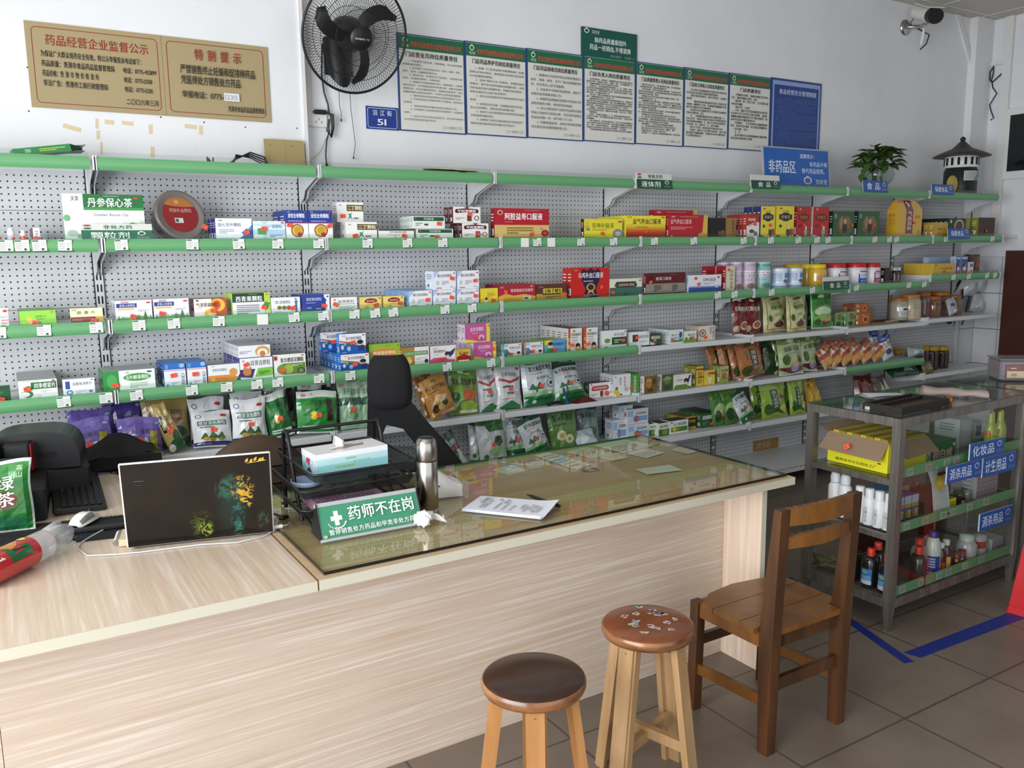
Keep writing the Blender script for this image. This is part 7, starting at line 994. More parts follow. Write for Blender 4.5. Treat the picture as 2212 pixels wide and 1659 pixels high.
# big blue notice leaning on the wall
w_, h = .625,.252; b = MB('plastic', 'a8aab0'); b.box(0, w_, 0,.012,0, h); p = Print(b, lambda u, v, k: (w_*u, -.0003*k, h*v))
p.rect(.014,.02,.986,.965, '1d5fb4'); p.text(.07,.34,.48,.68, '非药品区', 'dfe8f2', True); p.text(.54,.74,.8,.86, '温馨提示：', 'd4e0f0', True); p.text(.68,.54,.96,.67, '非药品不得', 'd4e0f0', True); p.text(.56,.36,.95,.5, '替代药品使用。', 'd4e0f0', True)
p.logo(.58,.09,.13,.2, 'b8c8e0', 'a83a4c', '1d5fb4'); p.text(.76,.09,.95,.23, '百龄堂', 'd4e0f0')
o = b.build('area_sign', loc=(3.795,.13,1.93)); o.rotation_euler = (R(-6),0,0); tag(o, 'large blue framed non-medicine area sign standing on the top shelf', 'sign')
# potted vine
V = thing('potted_vine', 'green leafy vine in a round glass bowl on the top shelf', 'plant', (5.0,.2,1.928))
pane_glass('bowl_glass', 'e4ecea', 1.5,.02); simple('leaf', '3c5a24', .4); simple('stem', '5a6a3c', .5)
b = MB('bowl_glass').lathe([(.05,0),(.055,.004),(.045,.012),(.06,.03),(.1,.075),(.115,.115),(.1,.16),(.075,.185),(.078,.192)], n=32); b.build('glass_bowl', V)
b = MB('stem'); rv = random.Random(4); lf = MB('leaf')
for i in range(9):
    a = rv.uniform(0,6.28); b.tube([(.05*math.cos(a),.05*math.sin(a),.01),(.03*math.cos(a+.4),.03*math.sin(a+.4),.1),(.05*math.cos(a),.05*math.sin(a),.19)], .004,5)
def leaf(mb, c, d, l, w_, droop):
    d = Vector(d).normalized(); s = d.cross(Vector((0,0,1))).normalized(); n = s.cross(d); c = Vector(c)
    def f(u, v): 
        ww = w_*math.sin(math.pi*min(1, v*.9+.12))**.8*(1-v*.55)*1.25; 
        return c+d*l*v+s*(u-.5)*ww-n*(droop*v*v*l)+n*(abs(u-.5)*ww*.35)
    mb.grid(f, 4,6)
for i in range(64):
    a = rv.uniform(0,6.28); e = rv.uniform(.0,1.25); r = .03+.12*math.cos(e)*rv.uniform(.5,1); c = (r*math.cos(a),.75*r*math.sin(a),.16+.16*math.sin(e)*rv.uniform(.6,1)); leaf(lf, c, (math.cos(a), math.sin(a), rv.uniform(-.4,.5)), rv.uniform(.07,.12), rv.uniform(.06,.085), rv.uniform(.1,.5))
for k, (dx, dz) in enumerate(((-.19,.13),(-.215,.09),(-.185,.07),(-.16,.16))):
    b.tube([(-.08,-.03,.19),(dx*.8,-.04, dz+.05),(dx, -.04, dz+.02)], .003,5); leaf(lf, (dx, -.04, dz+.02),(-.5,-.2,-.7),.065,.045,.1)
b.build('stems', V); lf.build('leaves', V)
# black lantern, yellow disc
L_ = thing('mosquito_lamp', 'black and white mosquito lamp shaped like a lantern on the top shelf', 'lamp', (5.99,.19,1.928))
MB('black_plastic').lathe([(.115,0),(.118,.01),(.118,.18),(.108,.19),(.108,.2)], n=32).build('base', L_)
b = MB('white_plastic').lathe([(.112,.2),(.118,.205),(.118,.285),(.1,.29)], n=32); b.use('slot_black')
for i in range(16):
    t = 2*math.pi*i/16; b.M = Matrix.Rotation(t, 4, 'Z'); b.box(.1165,.1195,-.009,.009,.217,.273,.004)
b.M = None; b.build('grille_ring', L_)
simple('lamp_roof', '3a302c', .5); MB('lamp_roof').lathe([(.2,.283),(.2,.288),(.14,.318),(.07,.345),(.035,.38),(.015,.4)], n=36).build('roof', L_)
b = MB('black_plastic').lathe([(.001,.395),(.018,.405),(.02,.42),(.001,.435)], n=14); b.tube([(.02,0,.4),(.035,0,.39),(.03,0,.37)], .004,6); b.build('finial', L_)
b = MB('plastic', 'c8ccc8'); p = wrap_on(b, .118,.2, a0=150, a1=30); p.rect(.1,.5,.9,.86, 'b4bab4'); p.poly([(.4,.5),(.9,.5),(.9,.86),(.62,.86)], '4a9a74'); p.lines(.14,.55,.5,.82,4, '889', .3); b.build('label_band', L_)
o = MB('plastic', 'b8a044', Matrix.Rotation(R(90),4, 'X')).lathe([(.06,-.008),(.065,-.004),(.065,.004),(.052,.008),(.03,.012),(.001,.013)], n=28).use(None, 'd4c48c').build('tape_roll', loc=(5.745,.1,1.994)); tag(o, 'yellow round roll behind the blue health food sign', 'roll')
# tray, green open carton, khaki board, wires, metal clip
o = MB('gloss', '1c1d1c'); o.lathe([(.11,0),(.132,.012),(.139,.022)], n=40); o.use('gloss', 'c8b878').lathe([(.139,.022),(.141,.026),(.134,.026),(.128,.018),(.001,.016)], n=40); o = o.build('serving_tray', loc=(1.617,.185,1.927)); o.rotation_euler = (R(4), R(2),0); tag(o, 'round black tray with a gold rim lying on the top shelf', 'tray')
G_ = thing('open_carton', 'flat green carton with torn open end on the top shelf', 'medicine box', (-.27,.12,1.928),(0, R(-9), R(4)))
b = MB('carton', '2a8a4a').box(0,.2,0,.11,0,.028); p = Print(b, lambda u, v, k: (.2*u, -.0003*k, .028*v)); p.lines(.45,.3,.9,.75,2, 'd8d84a', .5); p.rect(.2,.3,.3,.8, '8ac8a0'); b.build('box', G_)
b = MB('carton', '14401f'); b.quad((.2,0,.028),(.2,.0,0),(.245,.03,.0),(.245,.03,.012)); b.quad((.2,.11,0),(.2,0,0),(.25,.0,-.004),(.25,.11,-.004)); b.use('plastic', 'c8ccc8').quad((.2,.02,.022),(.26,.01,.02),(.25,.05,.012),(.2,.06,.01)); b.build('torn_flap', G_)
b = MB('paper', 'a59368'); b.box(0,.186,0,.006,0,.146); p = Print(b, lambda u, v, k: (.186*u, -.0003*k, .146*v)); p.rect(.52,0,.53,1, '94835a'); p.lines(.1,.78,.3,.84,1, '8a7a54', .4); p.lines(.65,.78,.9,.84,1, '8a7a54', .4)
o = b.build('cardboard_sheet', loc=(.736,.318,1.928)); o.rotation_euler = (R(-5),0,0); tag(o, 'khaki cardboard sheet leaning on the wall below the fan', 'cardboard')
b = MB('black_plastic')
for k in range(4): b.tube([(.53+.01*k, .2,1.935),(.58,.22,1.965+.006*k),(.65,.25,2.0-.008*k),(.72,.28,1.985-.012*k),(.74,.30,1.955)], .0035,6)
b.box(.515,.56,.19,.21,1.928,1.944,.003); tag(b.build('cable_plug'), 'black cable ends with a plug on the top shelf by the cardboard', 'cable')
b = MB('dark_metal'); b.prism([(.43,.1,1.9285),(.455,.1,1.9285),(.432,.1,1.958)], (0,.02,0)); b.box(.455,.458,.1,.12,1.9285,1.955); tag(b.build('metal_clip'), 'small bent metal clip standing on the top shelf', 'clip')
# right corner: hanging cables and bags
HB = thing('hanging_cables', 'bundle of black cables hung from a yellow hook at the tiled corner', 'cable', (6.43,.3,1.42))
simple('hook_yellow', '8f7d3c', .5)
MB('hook_yellow', M=Matrix.Rotation(R(90),4, 'X')).lathe([(.02,-.09),(.042,-.085),(.045,-.06),(.02,-.055)], n=20).build('hook', HB)
b = MB('black_plastic'); rc = random.Random(8)
for k in range(7):
    e = rc.uniform(-.22,.06); zz = rc.uniform(-.55,-.2); b.tube([(0,.06,0),(e*.3,.02,-.08),(e*.8,.0, zz*.5),(e, .02, zz*.8),(e+rc.uniform(-.05,.05),.03, zz)], .006,6)
b.box(-.27,-.235,0,.03,-.5,-.36,.006); b.tube([(-.25,.02,.35),(-.255,.02,-.1),(-.25,.015,-.36)], .005,6); b.tube([(-.02,.03,.42),(-.03,.02,.2),(-.06,.02,.1)], .005,6); b.build('cables', HB)
pane_glass('clearwrap', 'd4d8da', 1.4,.2)
for k, (x_, z_, w_, h_, lb, rt) in enumerate(((6.37,1.14,.16,.2, 'crumpled clear plastic bag hanging left below the yellow hook', 4),(6.52,1.17,.15,.24, 'crumpled clear plastic bag hanging right below the yellow hook', -6),(6.48,.99,.2,.16, 'crumpled white plastic bag at the right end of the shelf', 20))):
    b, S = bag('plastic_bag', w_, h_, .08, 'c4c8cc;p dfe4e6 .1 .2 .4 .9 .5 .4;p a8acb0 .5 .1 .7 .7 .9 .3;p e8ecee .6 .6 .8 .95 .95 .5', 100+k)
    o = b.build('plastic_bag', loc=(x_, .28, z_)); o.rotation_euler = (0, R(rt),0); tag(o, lb, 'plastic bag', 'hanging plastic bags')
# loose things on the level with the jars
b = MB('paper', '8a7450'); b.box(0,.3,0,.12,0,.012); b.use(None, 'a8946c').quad((.02,.06,.012),(.14,.1,.012),(.16,.12,.11),(.03,.11,.09)); b.use(None, 'b8a070').quad((.22,-.01,.012),(.3,.0,.012),(.33,.0,.03),(.26,.03,.035)); b.use(None, 'c8c4b8').box(.14,.26,-.005,.05,.0125,.018); b.use(None, '5a2420').box(.1,.2,.0,.05,.0125,.022)
tag(b.build('cardboard_scraps', loc=(4.9,.1,1.0005)), 'torn brown cardboard scraps lying on the shelf beside the jars', 'cardboard')
b = MB('pouch', '5a1a1c'); b.grid(lambda u, v: (.16*(u-.5),.06*(v-.5),.03*math.sin(math.pi*u)*math.sin(math.pi*v)),8,6); o = b.build('red_pouch', loc=(2.33,.03,.7255)); tag(o, 'small dark red pouch before the slumped root granule bag', 'pouch')
b = MB('plastic', '1f4a78'); b.tube([(0,0,.006),(.0,.01,.05),(-.012,.012,.075),(-.012,.012,.09)], .005,6); b.tube([(.0,.01,.05),(.014,.012,.07),(.014,.012,.09)], .005,6); b.tube([(-.03,0,.006),(.03,.01,.006)], .005,6); b.use(None, '1a1a1c').tube([(-.12,.01,.008),(-.06,0,.02),(-.03,0,.008)], .008,6)
tag(b.build('blue_clip', loc=(2.21,.025,.724)), 'blue plastic hook with black strap before the root granule bag', 'hook')

# round tub leaning on the pegboard, gold carry carton
TB = thing('snack_tub', 'round clear tub with a red label leaning beside the large tea carton', 'tub', (.306,.125,1.712)); tm = Matrix.Rotation(R(16),4, 'Z') @ Matrix.Rotation(R(72),4, 'X')
simple('tub_clear', '9a908c', .15,0, Transmission_Weight=.4); b = MB('tub_clear', M=tm); b.lathe([(.075,-.085),(.085,-.075),(.1,.0),(.103,.006)], n=36); b.build('tub', TB)
b = MB('tub_clear', M=tm); b.lathe([(.104,.002),(.107,.006),(.107,.016),(.1,.02),(.094,.016),(.001,.016)], n=40); b.build('lid', TB)
b = MB('gloss', '8f1c24', tm); p = Print(b, lambda u, v, k: (-.076+.152*u, -.076+.152*v, .0168+.0003*k)); p.ell(0,0,1,1, '8f1c24', 40); p.poly([(.5+.5*math.cos(t),.5+.5*math.sin(t)) for t in [R(28+13*i) for i in range(10)]]+[(.3,.74),(.6,.72)], 'b8743c'); p.ell(.38,.8,.52,.92, 'c8a060'); p.text(.2,.56,.84,.68, '阿胶补血颗粒', 'd8b8a8'); p.rect(.3,.26,.54,.4, 'd8d8d8'); p.lines(.32,.28,.52,.38,1, '333', .9); b.build('label', TB); s_ = sticker(TB, .095,-.03,-.045,30)
b = MB('gloss', 'd8a82c'); x0, x1, d_ = 5.043,5.325,.085; w_ = x1-x0; h_ = .255; yc = d_/2
b.box(0, w_, 0, d_, 0, h_*.74); b.prism([(0,0, h_*.74),(0, d_, h_*.74),(.02, yc+.012, h_),(.02, yc-.012, h_)], (0,0,0), False)
b.add([(0,0, h_*.74),(w_, 0, h_*.74),(w_-.025, yc-.01, h_),(.025, yc-.01, h_),(0, d_, h_*.74),(w_, d_, h_*.74),(w_-.025, yc+.01, h_),(.025, yc+.01, h_)], ((0,1,2,3),(5,4,7,6),(4,0,3,7),(1,5,6,2),(3,2,6,7)))
p = Print(b, lambda u, v, k: (w_*u, -.0004*k if v < .74 else -.0004*k+(v-.74)/.26*(yc-.01), h_*v)); p.rect(.34,.1,.62,.74, '7a1c24'); p.rect(.34,.74,.62,1, '7a1c24'); p.text(.38,.18,.58,.72, '气血双补', 'e8dcc8', True, True); p.text(.7,.52,.9,.6, '龙润', '6a4420'); p.ell(.84,.08,.96,.2, 'c88a3c'); p.rect(0,.0,.34,.04, 'c87a24'); p.rect(.62,0,1,.04, 'c87a24'); p.lines(.4,.04,.56,.08,1, 'd8c8a0')
p = Print(b, lambda u, v, k: (-.0004*k, d_*(1-u), h_*v)); p.lines(.2,.3,.8,.52,5, 'a07420', .3); p.text(.2,.56,.8,.64, '蜂王浆', '7a3a1c')
b.use('plastic', 'e0d8c8').tube([(w_*.42, yc, h_-.002),(w_*.44, yc-.03, h_-.02),(w_*.43, yc-.045, h_-.045)], .004,6); b.tube([(w_*.62, yc, h_-.002),(w_*.7, yc, h_+.004),(w_*.78, yc-.02, h_-.012)], .004,6)
o = b.build('gift_carton', loc=(x0,.05,1.6095)); tag(o, 'tall gold carry carton with a dark red vertical title on the second shelf', 'carton'); sticker(o, w_*.66,-.004,.1)

# ------------------------------------------------------------------ the desk: two laminate units, glass sheet on the right one
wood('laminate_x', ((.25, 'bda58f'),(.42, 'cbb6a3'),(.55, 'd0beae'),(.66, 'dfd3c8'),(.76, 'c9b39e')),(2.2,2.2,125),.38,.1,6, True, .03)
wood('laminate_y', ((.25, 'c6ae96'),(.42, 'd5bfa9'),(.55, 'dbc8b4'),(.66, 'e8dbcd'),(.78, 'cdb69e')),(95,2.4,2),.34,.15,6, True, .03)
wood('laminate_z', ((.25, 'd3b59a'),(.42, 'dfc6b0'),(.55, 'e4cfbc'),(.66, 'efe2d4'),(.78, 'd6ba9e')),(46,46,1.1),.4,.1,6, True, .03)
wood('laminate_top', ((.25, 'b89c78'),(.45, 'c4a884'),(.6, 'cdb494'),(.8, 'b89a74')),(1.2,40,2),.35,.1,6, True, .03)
simple('edge_band', 'c6c0ad', .45); simple('black_edge', '0b0d0c', .12); simple('seam_brown', '6a4a2c', .6)
pane_glass('desk_glass', 'eef1e4', 1.4,.012)
D1 = thing('desk_unit', 'left laminate desk unit carrying the open laptop', 'desk', (-.5,-1.2,0),0, 'laminate desk units')
def rel(b, o, name, T):
    """link under thing o, whose base is at T, keeping room coordinates in b"""
    b.v = [(p[0]-T[0], p[1]-T[1], p[2]-T[2]) for p in b.v]; return b.build(name, o)
T1 = (-.5,-1.2,0)
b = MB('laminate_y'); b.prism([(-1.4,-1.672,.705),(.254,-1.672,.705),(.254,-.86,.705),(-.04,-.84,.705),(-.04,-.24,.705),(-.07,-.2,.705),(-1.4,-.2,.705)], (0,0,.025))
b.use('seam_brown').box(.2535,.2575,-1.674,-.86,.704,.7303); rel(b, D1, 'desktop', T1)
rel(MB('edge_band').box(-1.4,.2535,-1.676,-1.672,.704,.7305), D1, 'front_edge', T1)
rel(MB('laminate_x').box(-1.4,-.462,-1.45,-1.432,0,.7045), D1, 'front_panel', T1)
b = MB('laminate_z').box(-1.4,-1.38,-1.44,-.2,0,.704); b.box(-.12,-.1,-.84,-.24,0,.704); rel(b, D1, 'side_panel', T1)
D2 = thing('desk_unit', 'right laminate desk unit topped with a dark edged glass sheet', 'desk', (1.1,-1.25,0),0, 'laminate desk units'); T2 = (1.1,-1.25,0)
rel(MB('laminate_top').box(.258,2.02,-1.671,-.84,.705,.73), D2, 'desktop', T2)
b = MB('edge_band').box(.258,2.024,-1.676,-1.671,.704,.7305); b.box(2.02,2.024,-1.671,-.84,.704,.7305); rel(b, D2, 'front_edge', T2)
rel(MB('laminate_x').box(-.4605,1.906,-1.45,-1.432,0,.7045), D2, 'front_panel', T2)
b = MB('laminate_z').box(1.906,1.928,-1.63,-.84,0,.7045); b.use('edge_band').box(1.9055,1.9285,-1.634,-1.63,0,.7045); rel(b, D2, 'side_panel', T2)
b = MB('desk_glass'); b.quad((.283,-1.645,.7385),(2.012,-1.645,.7385),(2.012,-.845,.7385),(.283,-.845,.7385))
b.use('black_edge')
for x0, x1, y0, y1 in ((.281,2.014,-1.647,-1.645),(.281,2.014,-.845,-.843),(.281,.283,-1.645,-.845),(2.012,2.014,-1.645,-.845)): b.box(x0, x1, y0, y1,.7306,.7387)
o = b.build('glass_sheet'); tag(o, 'clear glass sheet with dark edges lying on the right desk unit', 'glass sheet')
# papers under the glass
rp = random.Random(5); k = 0
for pts, col, lab in (([(1.257,-.886),(1.321,-.974),(1.29,-.99),(1.235,-.905)], 'e2e4e0', 'narrow green striped slip under the glass near the office chair'),
 ([(1.165,-.976),(1.266,-.947),(1.273,-1.059),(1.185,-1.072)], 'e2e4e0', 'small pale note under the glass, nearest the tissue pack'),
 ([(1.303,-.995),(1.393,-1.034),(1.41,-.985),(1.33,-.95)], 'e2e4e0', 'small printed card under the glass left of the long receipt'),
 ([(1.42,-.875),(1.5,-.86),(1.53,-1.12),(1.43,-1.15)], 'e2e4e0', 'long pale receipt under the glass'),
 ([(1.44,-1.15),(1.5,-1.16),(1.5,-1.21),(1.44,-1.2)], 'c4b8ac', 'small red cornered card under the glass below the receipt'),
 ([(1.56,-.9),(1.68,-.88),(1.7,-1.02),(1.58,-1.05)], 'd4dccc', 'green tinted form under the glass beside the long receipt'),
 ([(1.6,-1.03),(1.7,-1.02),(1.72,-1.12),(1.62,-1.13)], 'd4c48c', 'yellow slip under the glass below the green form'),
 ([(1.72,-.87),(1.9,-.86),(1.93,-1.02),(1.74,-1.05)], 'e2e4e0', 'large pale form under the glass near its far corner'),
 ([(1.74,-1.06),(1.86,-1.04),(1.88,-1.14),(1.76,-1.17)], 'e2e4e0', 'square pale note under the glass below the large form'),
 ([(1.93,-1.12),(2.0,-1.1),(2.0,-1.2),(1.94,-1.21)], 'e2e4e0', 'small note under the glass by its right edge'),
 ([(1.61,-1.28),(1.76,-1.3),(1.75,-1.39),(1.6,-1.36)], 'dce4e0', 'long blank pale strip under the glass nearest the front edge')):
    b = MB('paper', col); z = .7307+.0004*k; k += 1; P4 = [Vector((x, y, z)) for x, y in pts]; b.prism(P4,(0,0,.0003))
    p = Print(b, lambda u, v, kk: tuple(P4[0].lerp(P4[1], u).lerp(P4[3].lerp(P4[2], u),1-v)+Vector((0,0,.0004+.0001*kk)))); 
    if 'blank' not in lab: p.lines(.1,.1,.9,.9,6, '8a8e8a', .25, seed=k)
    if 'green striped' in lab: p.rect(0,.1,1,.4, '4a7a5a')
    if 'red cornered' in lab: p.rect(0,0,.2,1, '8a4038'); p.rect(.8,0,1,1, '8a4038')
    tag(b.build('desk_paper'), lab, 'paper', 'papers under the desk glass')
# notepad, pen, crumpled tissue
M = Matrix.Translation((.957,-1.448,.7392)) @ Matrix.Rotation(R(-52),4, 'Z')
b = MB('paper', 'e2e4ee', M)
for k in range(5): b.grid(lambda u, v, k=k: (.27*(u-.5)+.002*k, .15*(v-.5)+.0015*k*math.sin(3*u),.002*k+.0016+.012*(u**6)*(v)*(k/4)),8,6, False)
b.use(None, 'c8cad4').box(-.13,.13,-.072,.072,0,.0095); pp = Print(b, lambda u, v, k: (.15*(v-.5)*1.7,.14*(.5-u),.0115+.0006+.0003*k+.012*((.5+(.15*(v-.5)*1.7)/.27)**6)*(1-u)))
pp.chars(.1,.06,.9,.5,9, '8a8a94', 3); pp.chars(.35,.55,.9,.95,7, '94949e', 4)
tag(b.build('notepad'), 'curled white notepad with handwriting on the desk glass', 'notepad')
b = MB('black_plastic', M=Matrix.Translation((1.084,-1.45,.746)) @ Matrix.Rotation(R(-84),4, 'Z') @ Matrix.Rotation(R(90),4, 'Y'))
b.lathe([(.0015,-.085),(.0022,-.078),(.005,-.062),(.0055,-.05),(.006,.04),(.0065,.045),(.0065,.08),(.004,.086)], n=14); b.use('plastic', 'b8bcc4').lathe([(.0067,.046),(.0067,.058)], n=14)
tag(b.build('pen'), 'black capped pen lying beside the white notepad', 'pen')
def crumple(name, loc, r, sx, sy, sz, seed, mat, col, amt=.35):
    rr = random.Random(seed); ph = [rr.uniform(0,6.3) for _ in range(6)]
    def f(u, v):
        a, e = 2*math.pi*u, math.pi*(v-.5); d = 1+amt*(math.sin(3*a+ph[0]+4*e)*math.sin(5*e+ph[1])+.6*math.sin(7*a+ph[2])*math.cos(4*e+ph[3])+.4*math.sin(11*a+6*e+ph[4]))*math.cos(e)
        return (r*sx*d*math.cos(a)*math.cos(e), r*sy*d*math.sin(a)*math.cos(e), max(r*sz*(1+d*math.sin(e)),.0005))
    b = MB(mat, col); b.grid(f, 26,14, False); return b.build(name, loc=loc)
o = crumple('crumpled_tissue', (.655,-1.452,.739),.024,1,1,.95,3, 'paper', 'e8e8e6'); 
b = MB('paper', 'e8e8e6'); b.grid(lambda u, v: (.02+.05*u, .012*(v-.5)*(1+u)+.008*math.sin(5*u),.026+.012*math.sin(4*u+3*v)-.012*u),10,4, False); b.build('loose_end', o)
tag(o, 'crumpled white tissue on the glass in front of the thermos', 'tissue')
# thermos
simple('brushed_steel', 'aba59f', .22,1, Anisotropic=.5); T_ = thing('thermos', 'brushed steel thermos flask standing behind the green counter sign', 'thermos', (.722,-1.345,.739))
MB('brushed_steel').lathe([(.031,.016),(.0335,.018),(.0335,.168),(.0325,.17)], n=36).build('body', T_)
MB('steel').lathe([(.0315,0),(.0335,.002),(.0335,.017),(.031,.018)], n=36).build('base_ring', T_)
b = MB('brushed_steel').lathe([(.0328,.174),(.0335,.176),(.0335,.215),(.031,.232),(.024,.242)], n=36); b.use('black_plastic').lathe([(.031,.169),(.031,.1745)], n=36); b.lathe([(.024,.242),(.023,.2445),(.001,.2445)], n=36); b.build('cup_lid', T_)
# glass jar with black lid, soft tissue pack
J_ = thing('glass_cup', 'squat glass cup with a black lid behind the thermos', 'cup', (.795,-1.06,.739)); MB('bowl_glass').lathe([(.036,0),(.04,.003),(.04,.066),(.037,.07)], n=28).build('glass_body', J_)
b = MB('black_plastic').lathe([(.042,.068),(.043,.075),(.041,.092),(.012,.097),(.006,.1),(.008,.112),(.001,.115)], n=28); b.build('lid', J_); MB('steel').lathe([(.0405,.056),(.0412,.058),(.0412,.067),(.0405,.068)], n=28).build('metal_band', J_)
b = MB('plastic', 'dcdad6'); b.grid(lambda u, v: ((.115*(u-.5)),-.001-.012*math.sin(math.pi*v)*math.sin(math.pi*u),(.028+.085*(1-u)**1.4*1+.012)*v),10,8, False)
b.grid(lambda u, v: ((.115*(.5-u)),.085+.006*math.sin(math.pi*v),(.028+.085*(u)**1.4+.012)*v),10,8, False); b.grid(lambda u, v: (.115*(u-.5),.085*v, .04+.085*(1-u)**1.4+.01*math.sin(9*u)*math.sin(math.pi*v)),12,4, False)
b.grid(lambda u, v: (-.0575,.085*(1-u),.125*v),3,3, False); b.grid(lambda u, v: (.0575,.085*u, .04*v),3,3, False); p = Print(b, lambda u, v, k: (.115*(u-.5),-.0135-.0004*k, .1*v)); p.rect(.12,.42,.3,.47, '2a2a2c'); p.lines(.05,.6,.2,.8,2, 'b89a4a')
o = b.build('tissue_pack', loc=(.845,-1.225,.739), rz=R(-12)); tag(o, 'soft white tissue pack with a peaked corner right of the thermos', 'tissue pack')
# three-tier letter tray
A_ = thing('letter_tray', 'black wire three-tier letter tray on the glass top', 'letter tray', (.36,-1.06,.739)); ZT = (.152,.098,.04)
for side, xx in ((0,0),(1,.305)):
    b = MB('black_plastic')
    b.tube([(xx, -.155,.004),(xx, -.1,.1),(xx, -.055,.235),(xx, -.04,.258),(xx, -.02,.262),(xx, 0,.25),(xx, .012,.1),(xx, .015,.004)], .0065,8)
    b.tube([(xx, -.335,.004),(xx, -.27,.012),(xx, -.16,.03),(xx, -.02,.03),(xx, .05,.008)], .0055,8)
    b.build('side_frame', A_)
b = MB('black_plastic').tube([(0,-.03,.262),(.15,-.03,.262),(.305,-.03,.262)], .0055,8); b.build('carry_bar', A_)
b = MB('black_plastic').tube([(0,-.03,.03),(.305,-.03,.03)], .004,6); b.build('foot_bar', A_)
def _mesh():
    m, t, bs = nmat('wire_mesh'); s = N(t, 'ShaderNodeSeparateXYZ'); t.links.new(coords(t), s.inputs[0])
    def g(a, bb, sg): return math_(t, 'LESS_THAN', math_(t, 'ABSOLUTE', math_(t, 'SUBTRACT', math_(t, 'FRACT', math_(t, 'MULTIPLY', math_(t, 'ADD', a, math_(t, 'MULTIPLY', bb, sg)),210)),.5)),.17)
    h = math_(t, 'ADD', s.outputs[1], s.outputs[2]); f = math_(t, 'MAXIMUM', g(s.outputs[0], h, 1.7), g(s.outputs[0], h, -1.7))
    bs.inputs['Base Color'].default_value = lin('151517'); bs.inputs['Roughness'].default_value = .45; t.links.new(f, bs.inputs['Alpha'])
_mesh()
for n_, zt in enumerate(ZT):
    b = MB('wire_mesh'); x0, x1, y0, y1 = -.015 if n_ else .01,.32,-.27+.03*(n_ > 0),.08
    b.quad((x0, y0, zt-.004),(x1, y0, zt-.004),(x1, y1, zt-.004),(x0, y1, zt-.004)); e = .012
    b.quad((x0-e, y0-e, zt+.022),(x1+e, y0-e, zt+.022),(x1, y0, zt-.004),(x0, y0, zt-.004)); b.quad((x0-e, y1, zt+.03),(x0-e, y0-e, zt+.022),(x0, y0, zt-.004),(x0, y1, zt-.004)); b.quad((x1+e, y0-e, zt+.022),(x1+e, y1, zt+.03),(x1, y1, zt-.004),(x1, y0, zt-.004)); b.quad((x1, y1, zt-.004),(x1+e, y1, zt+.03),(x0-e, y1, zt+.03),(x0, y1, zt-.004))
    b.use('black_plastic').tube([(x0-e, y0-e+.012, zt+.022),(x0-e+.012, y0-e, zt+.022),(x1+e-.012, y0-e, zt+.022),(x1+e, y0-e+.012, zt+.022),(x1+e, y1, zt+.03),(x0-e, y1, zt+.03)], .0036,6, True); b.build('tray', A_)
b = MB('carton', '8fc8cc'); w_, d_, h_ = .235,.118,.066
b.box(0, w_, 0, d_, 0, h_*.45); b.use(None, 'b4dcdc').box(0, w_, 0, d_, h_*.45, h_*.75); b.use(None, 'e8e8ea').box(0, w_, 0, d_, h_*.75, h_)
p = Print(b, lambda u, v, k: (w_*u, -.0003*k, h_*v)); p.text(.5,.42,.75,.52, '柔软面巾纸', '8ab84a'); p.lines(.25,.25,.85,.36,1, '8ab84a', .7); p.lines(.4,.6,.72,.7,1, '9ac05a', .6)
p = Print(b, lambda u, v, k: (-.0003*k, d_*(1-u), h_*v)); p.poly([(.1,.1),(.3,.5),(.5,.3),(.6,.7),(.4,.8)], 'c83a5a'); p.poly([(.3,.05),(.5,.3),(.7,.05)], '2a3a5a'); p.rect(.7,.1,.95,.7, 'b8bcc8'); p.rect(0,.7,1,1, 'e8e8ea')
p = Print(b, lambda u, v, k: (w_*u, d_*v, h_+.0003*k)); p.poly([(.24,.3),(.36,.46),(.5,.7),(.7,.62),(.8,.66),(.74,.4),(.6,.38),(.46,.26)], '9a8a80'); p.text(.68,.82,.84,.9, '清 风', '99a')
b.use('paper', 'ecebe8').grid(lambda u, v: (w_*.44+.05*(u-.5)*(1-.3*v), d_*.6+.012*math.sin(7*u), h_-.004+.03*v+.006*math.sin(6*u)),8,4, False)
o = b.build('tissue_box', loc=(.395,-1.27,.889), rz=R(3)); tag(o, 'aqua and white tissue box in the top tier of the letter tray', 'tissue box')
for n_, (col, lab) in enumerate((('d9a8c4', 'pile of pink printed forms in the bottom tier of the letter tray'),('a8bcdc', 'pale blue dish in the middle tier of the letter tray'))):
    if n_ == 0:
        b = MB('paper', col)
        for j in range(6): b.box(-.1+.003*j, .13+.004*(j % 3),-.075+.002*j, .08,.0022*j, .0022*j+.0019)
        p = Print(b, lambda u, v, k: (-.09+.22*u, -.07+.15*v, .0132+.0002*k)); p.chars(.05,.05,.95,.95,9, '8a6a84', 5); o = b.build('form_pile', loc=(.49,-1.19,.776), rz=R(-3)); tag(o, lab, 'papers')
    else: o = MB('plastic', col).lathe([(.03,0),(.045,.004),(.05,.02),(.046,.02),(.04,.006),(.001,.005)], n=28).build('small_dish', loc=(.40,-1.15,.834)); tag(o, lab, 'dish')
